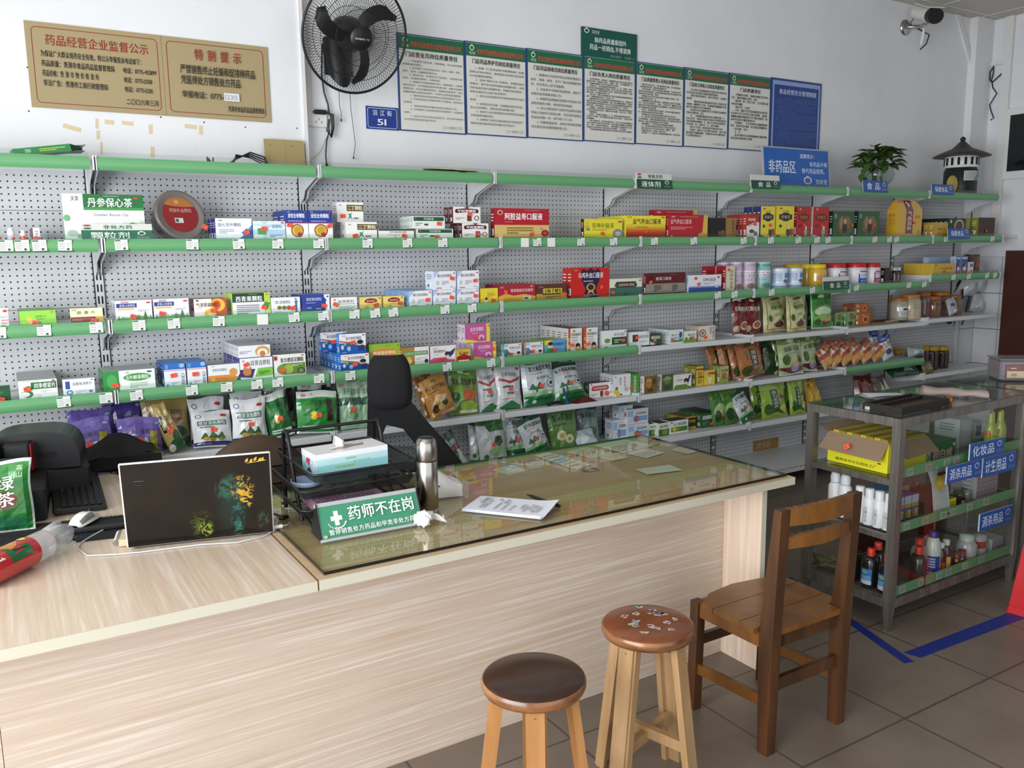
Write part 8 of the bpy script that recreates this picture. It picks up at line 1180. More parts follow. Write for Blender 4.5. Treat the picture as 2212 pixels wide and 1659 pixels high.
# counter sign
SG = thing('counter_sign', 'green pharmacist-absent counter sign in an aluminium frame', 'sign', (.352,-1.425,.739), R(-1)); w_, h_ = .312,.108; L_m = Matrix.Rotation(R(-28),4, 'X')
b = MB('plastic', 'a9adae', L_m); b.box(0, w_, 0,.006,0, h_); b.box(-.003, w_+.003,-.003,.008, h_-.008, h_+.003); b.box(-.003, w_+.003,-.003,.008,-.002,.006); b.build('frame', SG)
b = MB('plastic', '3f8a6a', L_m); b.box(.004, w_-.004,-.0015,0,.007, h_-.009); p = Print(b, lambda u, v, k: (.004+(w_-.008)*u, -.0017-.0003*k, .007+(h_-.016)*v))
p.rect(.105,.52,.215,.66, 'e8ece6'); p.rect(.138,.36,.182,.82, 'e8ece6')
for sx in (-1,1):
    for j in range(6):
        a = R(200+18*j) if sx < 0 else R(-20-18*j); cx_, cy_ = .16+.075*math.cos(a)*1.05,.5+.24*math.sin(a); p.poly([(cx_-.006, cy_-.03),(cx_+.012*sx, cy_-.02),(cx_+.02*sx, cy_+.04),(cx_-.004, cy_+.02)], 'cfdcd2')
p.text(.27,.42,.96,.9, '药师不在岗', 'e8ece6', True); p.text(.06,.06,.99,.25, '暂停销售处方药品和甲类非处方药品', 'e0e6de', True)
p.ell(.9,.06,1.0,.16, '9ab87a'); p.ell(0,.0,.04,.1, 'a8c08a'); b.build('sign_face', SG)
b = MB('black_plastic'); b.prism([(-.002,-.002,0),(-.002,.1,0),(-.002,.052,.098),(-.002,.045,.1)], (.003,0,0)); b.prism([(w_-.001,-.002,0),(w_-.001,.1,0),(w_-.001,.052,.098),(w_-.001,.045,.1)], (.003,0,0)); b.build('end_cap', SG)
MB('plastic', '8f9496').quad((0,.1,0),(w_, .1,0),(w_, .05,.1),(0,.05,.1)).build('back_leaf', SG)
# laptop seen from behind its lid
LP = thing('laptop', 'open laptop with a dark illustrated lid and white rim', 'laptop', (.07,-1.203,.731), R(-12.8))
b = MB('white_plastic'); Lm = Matrix.Translation((0,0,.012)) @ Matrix.Rotation(R(9),4, 'X'); b.M = Lm; b.box(-.2,.2,-.004,.004,-.006,.25,.003); b.build('lid', LP)
def _lid():
    m, t, bs = nmat('lid_art'); v = coords(t); n = noise(t, v, 9,5,.65); c = ramp(t, n, ((.35, '0d0a08'),(.6, '1a130f'),(.8, '281b13'))); sp = N(t, 'ShaderNodeSeparateXYZ'); t.links.new(v, sp.inputs[0])
    for k, (cx, cz, rx, rz, col, sc, lo) in enumerate(((.088,.10,.05,.10, '142822', 14,.30),(.085,.15,.045,.045, '2a5648', 24,.42),(.10,.05,.02,.06, '2f6a60', 30,.45),(.0,.045,.035,.05, '3f4e18', 34,.46),(.012,.03,.022,.025, '9ab03a', 40,.47),(.118,.145,.034,.045, 'c8962a', 44,.47),(.128,.12,.02,.04, 'e0b840', 50,.5),(.17,.04,.02,.03, '2c4a34', 40,.46))):
        d = math_(t, 'ADD', math_(t, 'POWER', math_(t, 'ABSOLUTE', math_(t, 'DIVIDE', math_(t, 'SUBTRACT', sp.outputs[0], cx), rx)),2), math_(t, 'POWER', math_(t, 'ABSOLUTE', math_(t, 'DIVIDE', math_(t, 'SUBTRACT', sp.outputs[2], cz), rz)),2))
        nn = N(t, 'ShaderNodeTexNoise'); nn.inputs['Scale'].default_value = sc; nn.inputs['Detail'].default_value = 3; nn.inputs['Distortion'].default_value = 2.5; t.links.new(v, nn.inputs['Vector'])
        f = N(t, 'ShaderNodeMath', operation='MULTIPLY', use_clamp=True); t.links.new(math_(t, 'MULTIPLY', math_(t, 'SUBTRACT', nn.outputs[0], lo),9), f.inputs[0]); f2 = N(t, 'ShaderNodeMath', operation='SUBTRACT', use_clamp=True); f2.inputs[0].default_value = 1.05; t.links.new(d, f2.inputs[1]); f.use_clamp = True
        g = N(t, 'ShaderNodeMath', operation='MULTIPLY', use_clamp=True); f.inputs[1].default_value = 1; t.links.new(f.outputs[0], g.inputs[0]); t.links.new(f2.outputs[0], g.inputs[1]); c = mixc(t, g.outputs[0], c, lin(col))
    t.links.new(c, bs.inputs['Base Color']); bs.inputs['Roughness'].default_value = .22
_lid(); b = MB('lid_art', M=Lm); b.M = None; b.box(-.196,.196,-.0055,-.0041,-.003,.2465); b.use('gloss', '3a5a4c')
p = Print(b, lambda u, v, k: (-.196+.392*u, -.0058-.0002*k, -.003+.25*v)); rl = random.Random(11)
for j, (x, y, a) in enumerate(((.84,.93,.3),(.87,.92,-.5),(.9,.94,.2),(.93,.925,-.3),(.95,.93,.6))): p.poly([(x-.012, y-.02),(x+.01, y-.014),(x+.014, y+.03),(x-.004, y+.016)], 'c89a34')
p.poly([(.83,.895),(.97,.915),(.98,.925),(.86,.905)], 'd8b04a'); p.lines(.08,.79,.22,.8,1, '8a8a84', .3); p.lines(.08,.745,.2,.75,1, '6a6a64', .3); o = b.build('lid_cover', LP); o.matrix_local = Lm
b = MB('black_plastic').box(-.19,.19,.01,.25,0,.018,.004); b.build('base', LP)
b = MB('white_plastic').tube([(.2,.02,.012),(.225,.02,.014)], .006,8); b.use('steel').tube([(.225,.02,.014),(.24,.02,.015),(.25,.03,.02)], .003,6); b.build('cable_plug', LP)
b = MB('plastic', 'c9ccd2'); b.tube([(-.155,-.935,.738),(-.2,-.98,.734),(-.235,-1.03,.7335),(-.243,-1.08,.7335),(-.225,-1.155,.7335),(-.16,-1.185,.7335),(-.1,-1.205,.7335),(.06,-1.235,.7335),(.15,-1.275,.7335),(.23,-1.265,.7335),(.275,-1.225,.735),(.3,-1.16,.742),(.295,-1.12,.744)], .0024,6); o = b.build('mouse_cable'); tag(o, 'white braided mouse cable curling in front of the laptop', 'cable')
b = MB('black_plastic').box(0,.03,0,.02,0,.012,.004); b.tube([(.015,.02,.006),(.02,.06,.006),(.0,.1,.004)], .003,6); o = b.build('usb_stub', loc=(.31,-1.17,.739), rz=R(20)); tag(o, 'small black adapter beside the right side of the laptop', 'adapter')
b = MB('paper', 'd8c8a8').box(0,.05,0,.1,0,.02); b.use('steel')
for j in range(9): b.tube([(-.004+.012*math.cos(t),.01+.01*j, .01+.011*math.sin(t)) for t in [2*math.pi*i/10 for i in range(10)]], .0012,4, True)
o = b.build('spiral_notebook', loc=(-.142,-1.12,.732), rz=R(-12)); tag(o, 'small spiral notebook half hidden behind the laptop lid', 'notebook')
# keyboard, mouse, pad
KB = thing('keyboard', 'black computer keyboard lying beyond the mouse pad', 'keyboard', (-.2,-.455,.731), R(88)); kbm = Matrix.Rotation(R(3),4, 'X')
MB('black_plastic', M=kbm).box(-.25,.25,-.078,.078,.004,.022,.004).build('body', KB); b = MB('dark_metal', M=kbm)
for r_ in range(6):
    for c_ in range(21):
        if c_ in (15,19) and r_ > 0 or (r_ == 5 and 3 < c_ < 9): continue
        b.box(-.238+c_*.0228,-.219+c_*.0228,-.066+.0205*r_, -.049+.0205*r_, .0225,.027,.002)
b.box(-.238+4*.0228,-.219+8*.0228,.0365,.0535,.0225,.027,.002); b.build('keys', KB)
b = MB('black_soft').box(-.19,.19,-.115,.115,0,.003,.001); b.use('gloss', '2a4a5a'); p = Print(b, lambda u, v, k: (-.19+.38*u, -.115+.23*v, .0032+.0002*k))
for _ in range(26): x, y = .5+rl.uniform(-.16,.16),.22+rl.uniform(-.14,.1); p.poly([(x, y),(x+rl.uniform(.02,.06), y+rl.uniform(-.04,.06)),(x+.02, y+.05)], rl.choice(('1d4a6a', '2f6a3c', '3a8a9a', '5a6a2a', '2a3a7a')))
for j in range(6): p.poly([(.74+.035*j, .86),(.765+.035*j, .88),(.77+.035*j, .93),(.75+.035*j, .92)], '8a6a2c')
o = b.build('mouse_pad', loc=(-.262,-.885,.731), rz=R(-12)); tag(o, 'black printed mouse pad in front of the keyboard', 'mouse pad')
MS = thing('mouse', 'white and grey gaming mouse on the black pad', 'mouse', (-.205,-.835,.7345), R(-38)); 
def msh(sx, x0, x1, z=1.0): return lambda u, v: ((x0+(x1-x0)*u)*math.sin(math.pi*min(1,.12+.86*v))**.5,-.06+.12*v, .036*z*math.sin(math.pi*(.08+.86*v))**.8*(1-((x0+(x1-x0)*u)/.036)**4))
b = MB('white_plastic'); b.grid(msh(0,-.033,.033),12,14); b.build('shell', MS); b = MB('steel'); b.grid(lambda u, v: tuple(Vector(msh(0,-.033,.033)(.42+.16*u, .55+.4*v))+Vector((0,0,.0008))),4,6); b.grid(lambda u, v: tuple(Vector(msh(0,-.033,.033)(.75+.2*u, .1+.5*v))+Vector((0,0,.0008))),4,6); b.build('grey_inset', MS)
b = MB('black_plastic', M=Matrix.Translation((0,.03,.03)) @ Matrix.Rotation(R(90),4, 'Y')); b.lathe([(.009,-.004),(.011,-.002),(.011,.002),(.009,.004)], n=16); b.build('wheel', MS)
o = MB('black_plastic').box(-.1,.1,-.012,.012,0,.014,.004).build('black_stick', loc=(-.17,-.935,.7345), rz=R(-8)); tag(o, 'slim black bar lying across the mouse pad by the mouse', 'bar')
# green tea bag, sleeve of plastic cups
b, S = bag('tea_pouch', .2,.215,.06, '1d6a2c;r 0 .72 1 1 2a7a34;e .3 .3 .9 .7 3a6a2c;e .5 .34 .8 .56 6a2a24;e .1 .02 .9 .24 1f5a3c;r 0 .95 1 1 b8c0b8;r 0 0 1 .03 c0c8c0;r .97 0 1 1 a8b4a8;V .5 .36 .78 .8 绿茶 e4e8dc;v .8 .74 .9 .92 高山 c8d8b8', 200)
o = b.build('tea_pouch', loc=(-.435,-.79,.733), rz=R(-8)); o.rotation_euler = (R(-10),0, R(-8)); tag(o, 'glossy green tea pouch standing at the left edge of the desk', 'tea bag')
CU = thing('cup_sleeve', 'clear sleeve of stacked plastic cups with a red label lying on the desk', 'cups', (-.36,-1.15,.7735)); cm = Matrix.Rotation(math.atan2(.17,.15),4, 'Z') @ Matrix.Rotation(R(90),4, 'Y')
printed('cup_clear', .2,.5); m_ = MATS['cup_clear'].node_tree.nodes['Principled BSDF']; m_.inputs['Transmission Weight'].default_value = .55; m_.inputs['Alpha'].default_value = .75; INK = INK+('cup_clear',)
b = MB('cup_clear', 'e4e2e6', cm); b.lathe([(.036,-.17)]+[(.0385+.0012*(j % 2),-.168+.006*j) for j in range(38)]+[(.03,.06)], n=28); b.build('cups', CU)
b = MB('gloss', 'c02a30', cm); b.lathe([(.0408,-.17),(.0412,-.16),(.0412,-.01),(.0408,-.005)], n=36)
def Sc(u, v, k): t = R(205-170*v)+math.pi/2; r = .0414+.0003*k; return (r*math.cos(t), r*math.sin(t),-.16+.15*u)
p = Wrap(b, Sc, wins_of([[(0, j/12),(1, j/12),(1,(j+1)/12),(0,(j+1)/12)] for j in range(12)])); p.poly([(.36,.2),(.86,.24),(.86,.5),(.7,.5),(.7,.38),(.5,.36),(.5,.7),(.36,.7)], '1f6a3c'); p.poly([(.5,.5),(.66,.55),(.8,.72),(.5,.85),(.34,.7)], 'd88a3c'); p.ell(.82,.6,.96,.8, 'e8c83c'); p.text(.02,.3,.26,.7, 'FEEL', 'e8e0d8', True); b.build('label', CU)
b = MB('cup_clear', 'e8e8ee', cm); b.grid(lambda u, v: ((.034+.010*math.sin(2.6*v)+.005*v*math.sin(9*2*math.pi*u))*math.cos(2*math.pi*u),(.034+.008*math.sin(2.6*v)+.005*v*math.sin(7*2*math.pi*u+1))*math.sin(2*math.pi*u),.055+.07*v+.012*v*math.sin(5*2*math.pi*u)),36,6, False); b.build('crumpled_end', CU)
# black boxes with red trim at the back of the desk, coil cord
simple('red_trim', '8a1c22', .3)
for nm, (x, y, z, w_, d_, h_), rz, trim, lb in (('cash_drawer', (-.46,-.56,.731,.34,.3,.105),-4,0, 'large matt black box behind the green tea pouch'),('desktop_speaker', (-.43,-.6,.837,.1,.09,.075),-14,1, 'small black box with a red side on top of the large black box'),
    ('desktop_speaker', (-.49,-.47,.837,.12,.1,.11),-12,1, 'black box with a red side at the left picture edge'),('desktop_speaker', (-.36,-.44,.837,.08,.08,.1),-12,1, 'narrow black box with a red side in the middle of the three')):
    T = thing(nm, lb, 'speaker' if trim else 'box', (x, y, z), R(rz), 'black boxes with red sides' if trim else None); MB('black_plastic').box(-w_/2, w_/2,-d_/2, d_/2,0, h_, .006).build('case', T)
    if trim: MB('red_trim').box(w_/2, w_/2+.004,-d_/2+.004, d_/2-.004,.006, h_-.006).build('red_trim', T)
    else: MB('dark_metal').box(w_/2-.09, w_/2-.02,-d_/2-.002,-d_/2+.002,.04,.06).build('front_slot', T)
b = MB('black_plastic'); b.prism([(.15*math.copysign(abs(math.cos(t))**.6, math.cos(t)),-.1,.13*math.sin(t)**.6) for t in [math.pi*i/18 for i in range(19)]], (0,.2,0)); o = b.build('printer', loc=(-.31,-.33,.731+.1), rz=R(-10)); MB('dark_metal').box(-.06,.08,-.101,-.097,.04,.06).build('paper_slot', o); tag(o, 'rounded black printer behind the black boxes', 'printer')
o = MB('black_plastic').box(-.49,-.15,-.44,-.23,.7305,.8305,.008).build('plinth'); tag(o, 'black block that the rounded printer stands on', 'box')
b = MB('plastic', 'd0d0ce'); b.tube([(-.255+.0011*i, -.2+.010*math.sin(i*.9),.80+.010*math.cos(i*.9)-.0001*i) for i in range(100)], .003,5); b.tube([(-.145,-.2,.79),(-.13,-.18,.76),(-.1,-.16,.75)], .003,5); o = b.build('coil_cord'); tag(o, 'white coiled telephone cord behind the rounded printer', 'cord')
b = MB('black_soft'); b.grid(lambda u, v: (-.1+.28*u, -.1+.34*v-.1,.79+.05*math.sin(math.pi*u)*math.sin(math.pi*v)+.01*math.sin(9*u+5*v)),14,12); b.grid(lambda u, v: (-.1+.28*(1-u),-.1+.34*v-.1,.745-.01*math.sin(math.pi*u)),6,6); b.grid(lambda u, v: (-.1+.28*u, -.2,.745+.045*v),8,2); o = b.build('black_bag', loc=(-.06,.0,0)); tag(o, 'soft black bag slumped behind the keyboard', 'bag')

# ------------------------------------------------------------------ stools and chairs
wood('chair_wood', ((.25, '50300f'),(.5, '73481a'),(.75, '8a5a24')),(9,9,2.2),.32,.3,5, True, .08)
wood('chair_dark', ((.3, '2c190d'),(.55, '4c2d16'),(.8, '643d1d')),(14,14,2),.38,.25,5, True, .08)
wood('seat_brown', ((.3, '6e3a1c'),(.55, '84482a'),(.8, '925430')),(3,14,5),.2,.45,4, True, .04)
wood('seat_dark', ((.3, '2e1a12'),(.55, '3c231a'),(.8, '54301e')),(3.5,4.5,3),.26,.35,5, True, .04)
wood('seat_edge', ((.3, '5a341c'),(.55, '8a5a34'),(.8, 'a87444')),(9,9,30),.3,.3,5, True, .1)
wood('raw_leg', ((.3, '9a7850'),(.55, 'b08c62'),(.8, 'c4a078')),(18,18,2),.5,.05,5, True, .06)
wood('honey_leg', ((.3, '8f6032'),(.55, 'a47444'),(.8, 'b28654')),(14,14,1.6),.4,.15,5, True, .06)
def beam(b, p, q, w_, d_, up):
    """square bar from p to q; w_ across, d_ along up"""
    p, q, u = Vector(p), Vector(q), Vector(up); a = (q-p).normalized(); u = (u-a*u.dot(a)).normalized(); s = a.cross(u)
    c = [s*x*w_/2+u*y*d_/2 for x, y in ((-1,-1),(1,-1),(1,1),(-1,1))]; return b.prism([p+k for k in c], q-p)
def stool(name, label, x, y, rot, top, edge, leg, stickers):
    S = thing(name, label, 'stool', (x, y, 0), R(rot), 'round wooden stools'); h = .5; r = .132
    b = MB(edge); b.lathe([(.118, h-.034),(.128, h-.03),(r, h-.02),(r, h-.009),(r-.004, h-.003)], n=48); b.use(top).lathe([(r-.004, h-.003),(r-.010, h),(.06, h+.0008),(.001, h+.0008)], n=48); b.build('seat', S)
    for k in range(4):
        a = R(90*k); d = Vector((math.cos(a), math.sin(a),0)); b = MB(leg); beam(b, d*.098+Vector((0,0, h-.035)), d*.158,.046,.02, d); t = Vector((-d.y, d.x, 0)); beam(b, d*.086+t*.02+Vector((0,0, h-.035)), d*.146+t*.02,.016,.026, d)
        b.use('steel', smooth=True); cc = d*.1085+Vector((0,0, h-.055)); b.tube([cc, cc+d*.0022], .0035,8); l = b.build('leg', S)
    for k in range(2):
        a = R(90*k); d = Vector((math.cos(a), math.sin(a),0)); b = MB(leg); beam(b, d*.128+Vector((0,0,.155+.012*k)),-d*.128+Vector((0,0,.155+.012*k)),.02,.032,(0,0,1)); b.build('cross_brace', S)
    b = MB(edge); 
    for k in range(2):
        d = Vector((math.cos(R(90*k)), math.sin(R(90*k)),0)); beam(b, d*.1+Vector((0,0, h-.05)),-d*.1+Vector((0,0, h-.05)),.02,.028,(0,0,1))
    b.build('under_brace', S)
    if stickers:
        rs = random.Random(21)
        for k in range(17):
            if k < 12: aa = 2*math.pi*k/12*.95; rr = .045+.055*((k*7) % 5)/5; px_, py_ = .02+rr*math.cos(aa), rr*math.sin(aa)
            else: px_, py_ = rs.uniform(-.05,.08), rs.uniform(-.07,.05)
            b = MB('gloss', 'c8ccc8'); q_ = .009+.003*rs.random() if k else .016; n_ = 7; o_ = [(q_*(1+.35*math.sin(3*t+k))*math.cos(t), q_*(.75+.3*math.cos(2*t+k))*math.sin(t),.0012) for t in [2*math.pi*i/14 for i in range(14)]]; b.add(o_, (tuple(range(14)),))
            for m_ in range(3): e = rs.uniform(-.4,.4)*q_; b.use(None, rs.choice(('c83a3a', '3a7ac8', 'd8b83a', '4a8a5a', 'd88a9a', '6a5aa8', '5ab0c8'))); b.add([(e+.42*q_*math.cos(t), e*(m_-1)+.35*q_*math.sin(t),.0014+.0001*m_) for t in [2*math.pi*i/8 for i in range(8)]], (tuple(range(8)),))
            o = b.build('decal', S, (px_, py_, h), rs.uniform(0,6))
    return S
stool('round_stool', 'round wooden stool with a dark brown worn seat, nearest the camera', .688,-2.007,-31, 'seat_dark', 'seat_edge', 'honey_leg', False)
stool('round_stool', 'round wooden stool with colourful decals on its red brown seat', 1.125,-1.928,17, 'seat_brown', 'seat_edge', 'raw_leg', True)
CH = thing('wooden_chair', 'old varnished wooden chair facing the desk front', 'chair', (1.7,-1.84,0),0); xl, xr, yb, yf = -.163,.165,-.178,.155
for sx, x in ((-1, xl),(1, xr)):
    b = MB('chair_dark'); b.prism([(x-.019, yb-.012,0),(x-.019, yb+.026,0),(x-.019, yb+.034,.39),(x-.019, yb-.008,.79),(x-.019, yb-.036,.79),(x-.019, yb-.02,.4)], (.038,0,0)); b.build('back_leg', CH)
    b = MB('chair_dark'); beam(b, (x*1.02, yf-.02,.388),(x*1.02, yf-.01,0),.034,.036,(0,1,0)); b.build('front_leg', CH)
    b = MB('chair_wood'); beam(b, (x, yb+.02,.165),(x*1.02, yf-.025,.15),.016,.036,(0,0,1)); b.build('stretcher', CH)
    b = MB('chair_wood'); beam(b, (x*1.0, yb+.02,.362),(x*1.02, yf-.02,.362),.018,.05,(0,0,1)); b.build('side_rail', CH)
for y_, z_, w2 in ((yb+.005,.222,.04),(yf-.02,.25,.036)): b = MB('chair_dark'); beam(b, (xl+.018, y_, z_),(xr-.018, y_, z_),.016, w2,(0,0,1)); b.build('stretcher', CH)
b = MB('chair_wood'); beam(b, (xl, yf-.02,.362),(xr, yf-.02,.362),.018,.05,(0,0,1)); b.build('front_rail', CH); b = MB('chair_dark'); beam(b, (xl, yb+.015,.362),(xr, yb+.015,.362),.018,.05,(0,0,1)); b.build('back_rail', CH)
for z0, z1, dy in ((.738,.79,-.024),(.664,.7,-.014)):
    b = MB('chair_wood'); f = lambda u, o: (xl+.017+(xr-xl-.034)*u, yb+dy+o-.026*math.sin(math.pi*u),0)
    for i in range(10):
        u0, u1 = i/10,(i+1)/10; A = [Vector(f(u, o)) for u, o in ((u0,-.009),(u1,-.009),(u1,.009),(u0,.009))]; e = .008*(math.sin(math.pi*(u0+u1)/2)); b.prism([p_+Vector((0,0, z0)) for p_ in A], (0,0, z1-z0+e))
    b.build('back_slat', CH)
for k in range(3):
    y0 = yb-.012+.112*k+.0015; y1 = y0+.109; b = MB('chair_wood')
    pts = [(-.195, y0,.387),(.20, y0,.387),(.205, y1,.387),(-.2, y1,.387)] if k < 2 else [(-.2, y0,.387),(.205, y0,.387),(.2, y0+.05,.387),(.12, y0+.095,.387),(0, y0+.112,.387),(-.12, y0+.095,.387),(-.195, y0+.05,.387)]
    if k == 0: pts = [(-.14, y0,.387),(.142, y0,.387),(.142, y0+.05,.387),(.2, y0+.05,.387),(.2, y1,.387),(-.2, y1,.387),(-.2, y0+.05,.387),(-.14, y0+.05,.387)]
    b.prism(pts, (0,0,.018)); b.build('seat_board', CH)
# red plastic stool at the right edge
simple('red_plastic', 'c01c20', .25,0, Coat_Weight=.3)
RS = thing('plastic_stool', 'glossy red plastic stool cut off by the right picture edge', 'stool', (3.375,-1.985,0), R(10)); b = MB('red_plastic')
for k in range(4):
    M = Matrix.Rotation(R(90*k),4, 'Z'); b.M = M
    for sx in (-1,1): b.prism([(sx*.165,-.165,0),(sx*.11,-.165,0),(sx*.08,-.14,.22),(sx*.06,-.122,.36),(sx*.11,-.118,.44),(sx*.12,-.12,.44)], (0,.006,0))
    b.prism([(-.128,-.124,.36),(.128,-.124,.36),(.118,-.116,.445),(-.118,-.116,.445)], (0,.006,0)); b.prism([(-.17,-.17,0),(.17,-.17,0),(.166,-.166,.03),(-.166,-.166,.03)], (0,.006,0))
b.M = None; b.build('legs', RS); b = MB('red_plastic').box(-.125,.125,-.125,.125,.44,.455,.006); b.build('seat', RS)
# office chair, brown chair
def office(name, label, x, y, rz, seat_mat): 
    O = thing(name, label, 'chair', (x, y, 0), R(rz)); b = MB(seat_mat); b.box(-.23,.23,-.22,.24,.42,.49,.03); b.build('seat', O)
    MB('steel').lathe([(.025,.08),(.025,.42)], n=16).build('gas_column', O); b = MB('black_plastic')
    for k in range(5): a = R(72*k); d = Vector((math.cos(a), math.sin(a),0)); beam(b, Vector((0,0,.09)), d*.28+Vector((0,0,.065)),.05,.03,(0,0,1))
    b.build('star_base', O)
    for k in range(5): a = R(72*k); b = MB('black_plastic', M=Matrix.Translation((.27*math.cos(a),.27*math.sin(a),.027)) @ Matrix.Rotation(R(90),4, 'Y')); b.lathe([(.02,-.02),(.026,-.016),(.026,.016),(.02,.02)], n=14); b.build('caster', O)
    return O
O = office('office_chair', 'black mesh office chair with a headrest behind the desk', 1.14,-.44,-22, 'black_soft')
b = MB('black_soft'); b.grid(lambda u, v: tuple(Vector((.10*(1-.12*v)*math.copysign(abs(2*u-1)**.8,2*u-1)*(1-.3*abs(2*v-1)**4),-.035*(1-abs(2*u-1)**4)**.5*(1-abs(2*v-1)**4)**.5+.02*abs(2*u-1)**2,.235*(v-.5)))+Vector((-.14,.0,1.005))),14,12); b.grid(lambda u, v: tuple(Vector((-.10*(1-.12*v)*math.copysign(abs(2*u-1)**.8,2*u-1)*(1-.3*abs(2*v-1)**4),.03*(1-abs(2*u-1)**4)**.5*(1-abs(2*v-1)**4)**.5+.02*abs(2*u-1)**2,.235*(v-.5)))+Vector((-.14,.0,1.005))),14,12); b.build('headrest', O)
b = MB('black_soft'); b.prism([(-.235,.0,.93),(-.06,.0,.93),(.02,.01,.82),(.10,.03,.72),(.25,.05,.5),(.2,.06,.46),(.12,.05,.5),(-.02,.03,.70),(-.09,.02,.80),(-.16,.02,.82),(-.2,.03,.72),(-.205,.05,.5),(-.25,.05,.47),(-.245,.02,.75)], (0,.03,0)); b.box(-.17,-.11,.03,.05,.86,.97); b.build('back_frame', O)
b = MB('wire_mesh'); b.quad((-.21,.045,.5),(.13,.05,.5),(-.05,.03,.72),(-.2,.03,.73)); b.build('back_mesh', O)
simple('brown_leather', '4a3a2c', .5); O = office('leather_chair', 'brown rounded leather chair back behind the letter tray', .42,-.42,6, 'brown_leather')
b = MB('brown_leather'); n_ = 18; o_ = [(.215*math.cos(t),-.02,.56+.3*math.sin(t)*(1 if math.sin(t) > 0 else .4)) for t in [2*math.pi*i/40 for i in range(40)]]; b.grid(lambda u, v: (.24*math.cos(2*math.pi*u)*math.sin(math.pi*v)**.7,.05*math.cos(math.pi*v),.6+.26*math.sin(2*math.pi*u)*math.sin(math.pi*v)**.7),32,12); b.build('backrest', O)
# blue tape marks on the floor
simple('blue_tape', '1c2f86', .45)
for nm, pts in (('floor_tape', [(2.452,-1.905),(2.41,-1.893),(2.69,-1.08),(2.73,-1.09)]),('floor_tape', [(2.485,-1.84),(2.5,-1.9),(3.6,-1.94),(3.6,-1.87)])):
    b = MB('blue_tape'); b.prism([(x, y, .0004) for x, y in pts][::-1], (0,0,.0005)); o = b.build(nm); tag(o, 'blue floor tape running back along the left end of the showcase' if pts[0][0] < 2.46 else 'blue floor tape running along the front of the showcase', 'tape', 'blue floor tape')

# ------------------------------------------------------------------ aluminium and glass showcases
m, t, bs = nmat('aluminium'); v = coords(t, 'Object', (40,40,3)); bs.inputs['Metallic'].default_value = .75; t.links.new(ramp(t, noise(t, v, 1,5,.65),((.25, '6a625a'),(.55, '8f8a84'),(.8, 'a5a29e'))), bs.inputs['Base Color']); bs.inputs['Roughness'].default_value = .42
pane_glass('case_glass', 'e9efea', 1.45,.03); simple('rail_pale', '6f9c70', .4)
def showcase(label, x0, x1, y0, y1, h, shelves):
    T = (x0, y0,0); S = thing('glass_showcase', label, 'showcase', T, R(1.2), 'glass showcases'); W_, D_ = x1-x0, y1-y0; e = .036
    b = MB('aluminium')
    for x in (0, W_-e):
        for y in (0, D_-e): b.box(x, x+e, y, y+e, .135, h-.001); b.prism([(x, y, .135),(x+e, y, .135),(x+e, y+e, .135),(x, y+e, .135)], (0,0,-.001)); b.add([(x, y, .135),(x+e, y, .135),(x+e, y+e, .135),(x, y+e, .135),(x+.008, y+.008,0),(x+.028, y+.008,0),(x+.028, y+.028,0),(x+.008, y+.028,0)], ((0,1,5,4),(1,2,6,5),(2,3,7,6),(3,0,4,7),(4,5,6,7)))
    for z0, z1 in ((h-.034, h),(.1,.135)):
        b.box(e, W_-e, 0,.03, z0, z1); b.box(e, W_-e, D_-.03, D_, z0, z1); b.box(0,.03, e, D_-e, z0, z1); b.box(W_-.03, W_, e, D_-e, z0, z1)
    b.build('frame', S)
    MB('case_glass').box(.002, W_-.002,.002, D_-.002, h+.0005, h+.006).build('glass_top', S)
    MB('case_glass').quad((e, .008,.14),(W_-e, .008,.14),(W_-e, .008, h-.034),(e, .008, h-.034)).build('front_pane', S)
    for n_, z in enumerate(shelves):
        [MB('aluminium').box(x, x+.025, e, D_-e, z-.024, z-.002).build('shelf_bar', S) for x in (0, W_-.025) if n_ < 2]
        b = MB('case_glass' if n_ < 2 else 'aluminium'); b.box(.026, W_-.026,.032, D_-.032, z-.002 if n_ < 2 else z-.004, z+.003 if n_ < 2 else z); b.build('shelf', S)
        b = MB('rail_pale'); b.box(e, W_-e, .012,.015, z+.004, z+.046); r = b.build('price_rail', S)
        for k in range(6):
            q = MB('paper', 'b9a9a4' if k % 2 else 'b4b8b2').box(-.02,.02,-.0015,0,0,.028); pp = Print(q, lambda u, v, k_: (-.02+.04*u, -.0018-.0002*k_, .028*v)); pp.lines(.1,.15,.9,.85,3, '5a5450', .4); o = q.build('price_tag', r, (e+.06+.11*k+.02*(k % 3),.0115, z+.01))
    return S
showcase('aluminium framed glass showcase full of bottles right of the wooden chair', 2.585,3.55,-1.705,-1.265,.883,(.632,.405,.137))
showcase('aluminium framed glass showcase behind the red plastic stool', 3.60,4.55,-1.68,-1.26,.883,(.632,.405,.137))
ZS = (.6362,.4092,.1375)
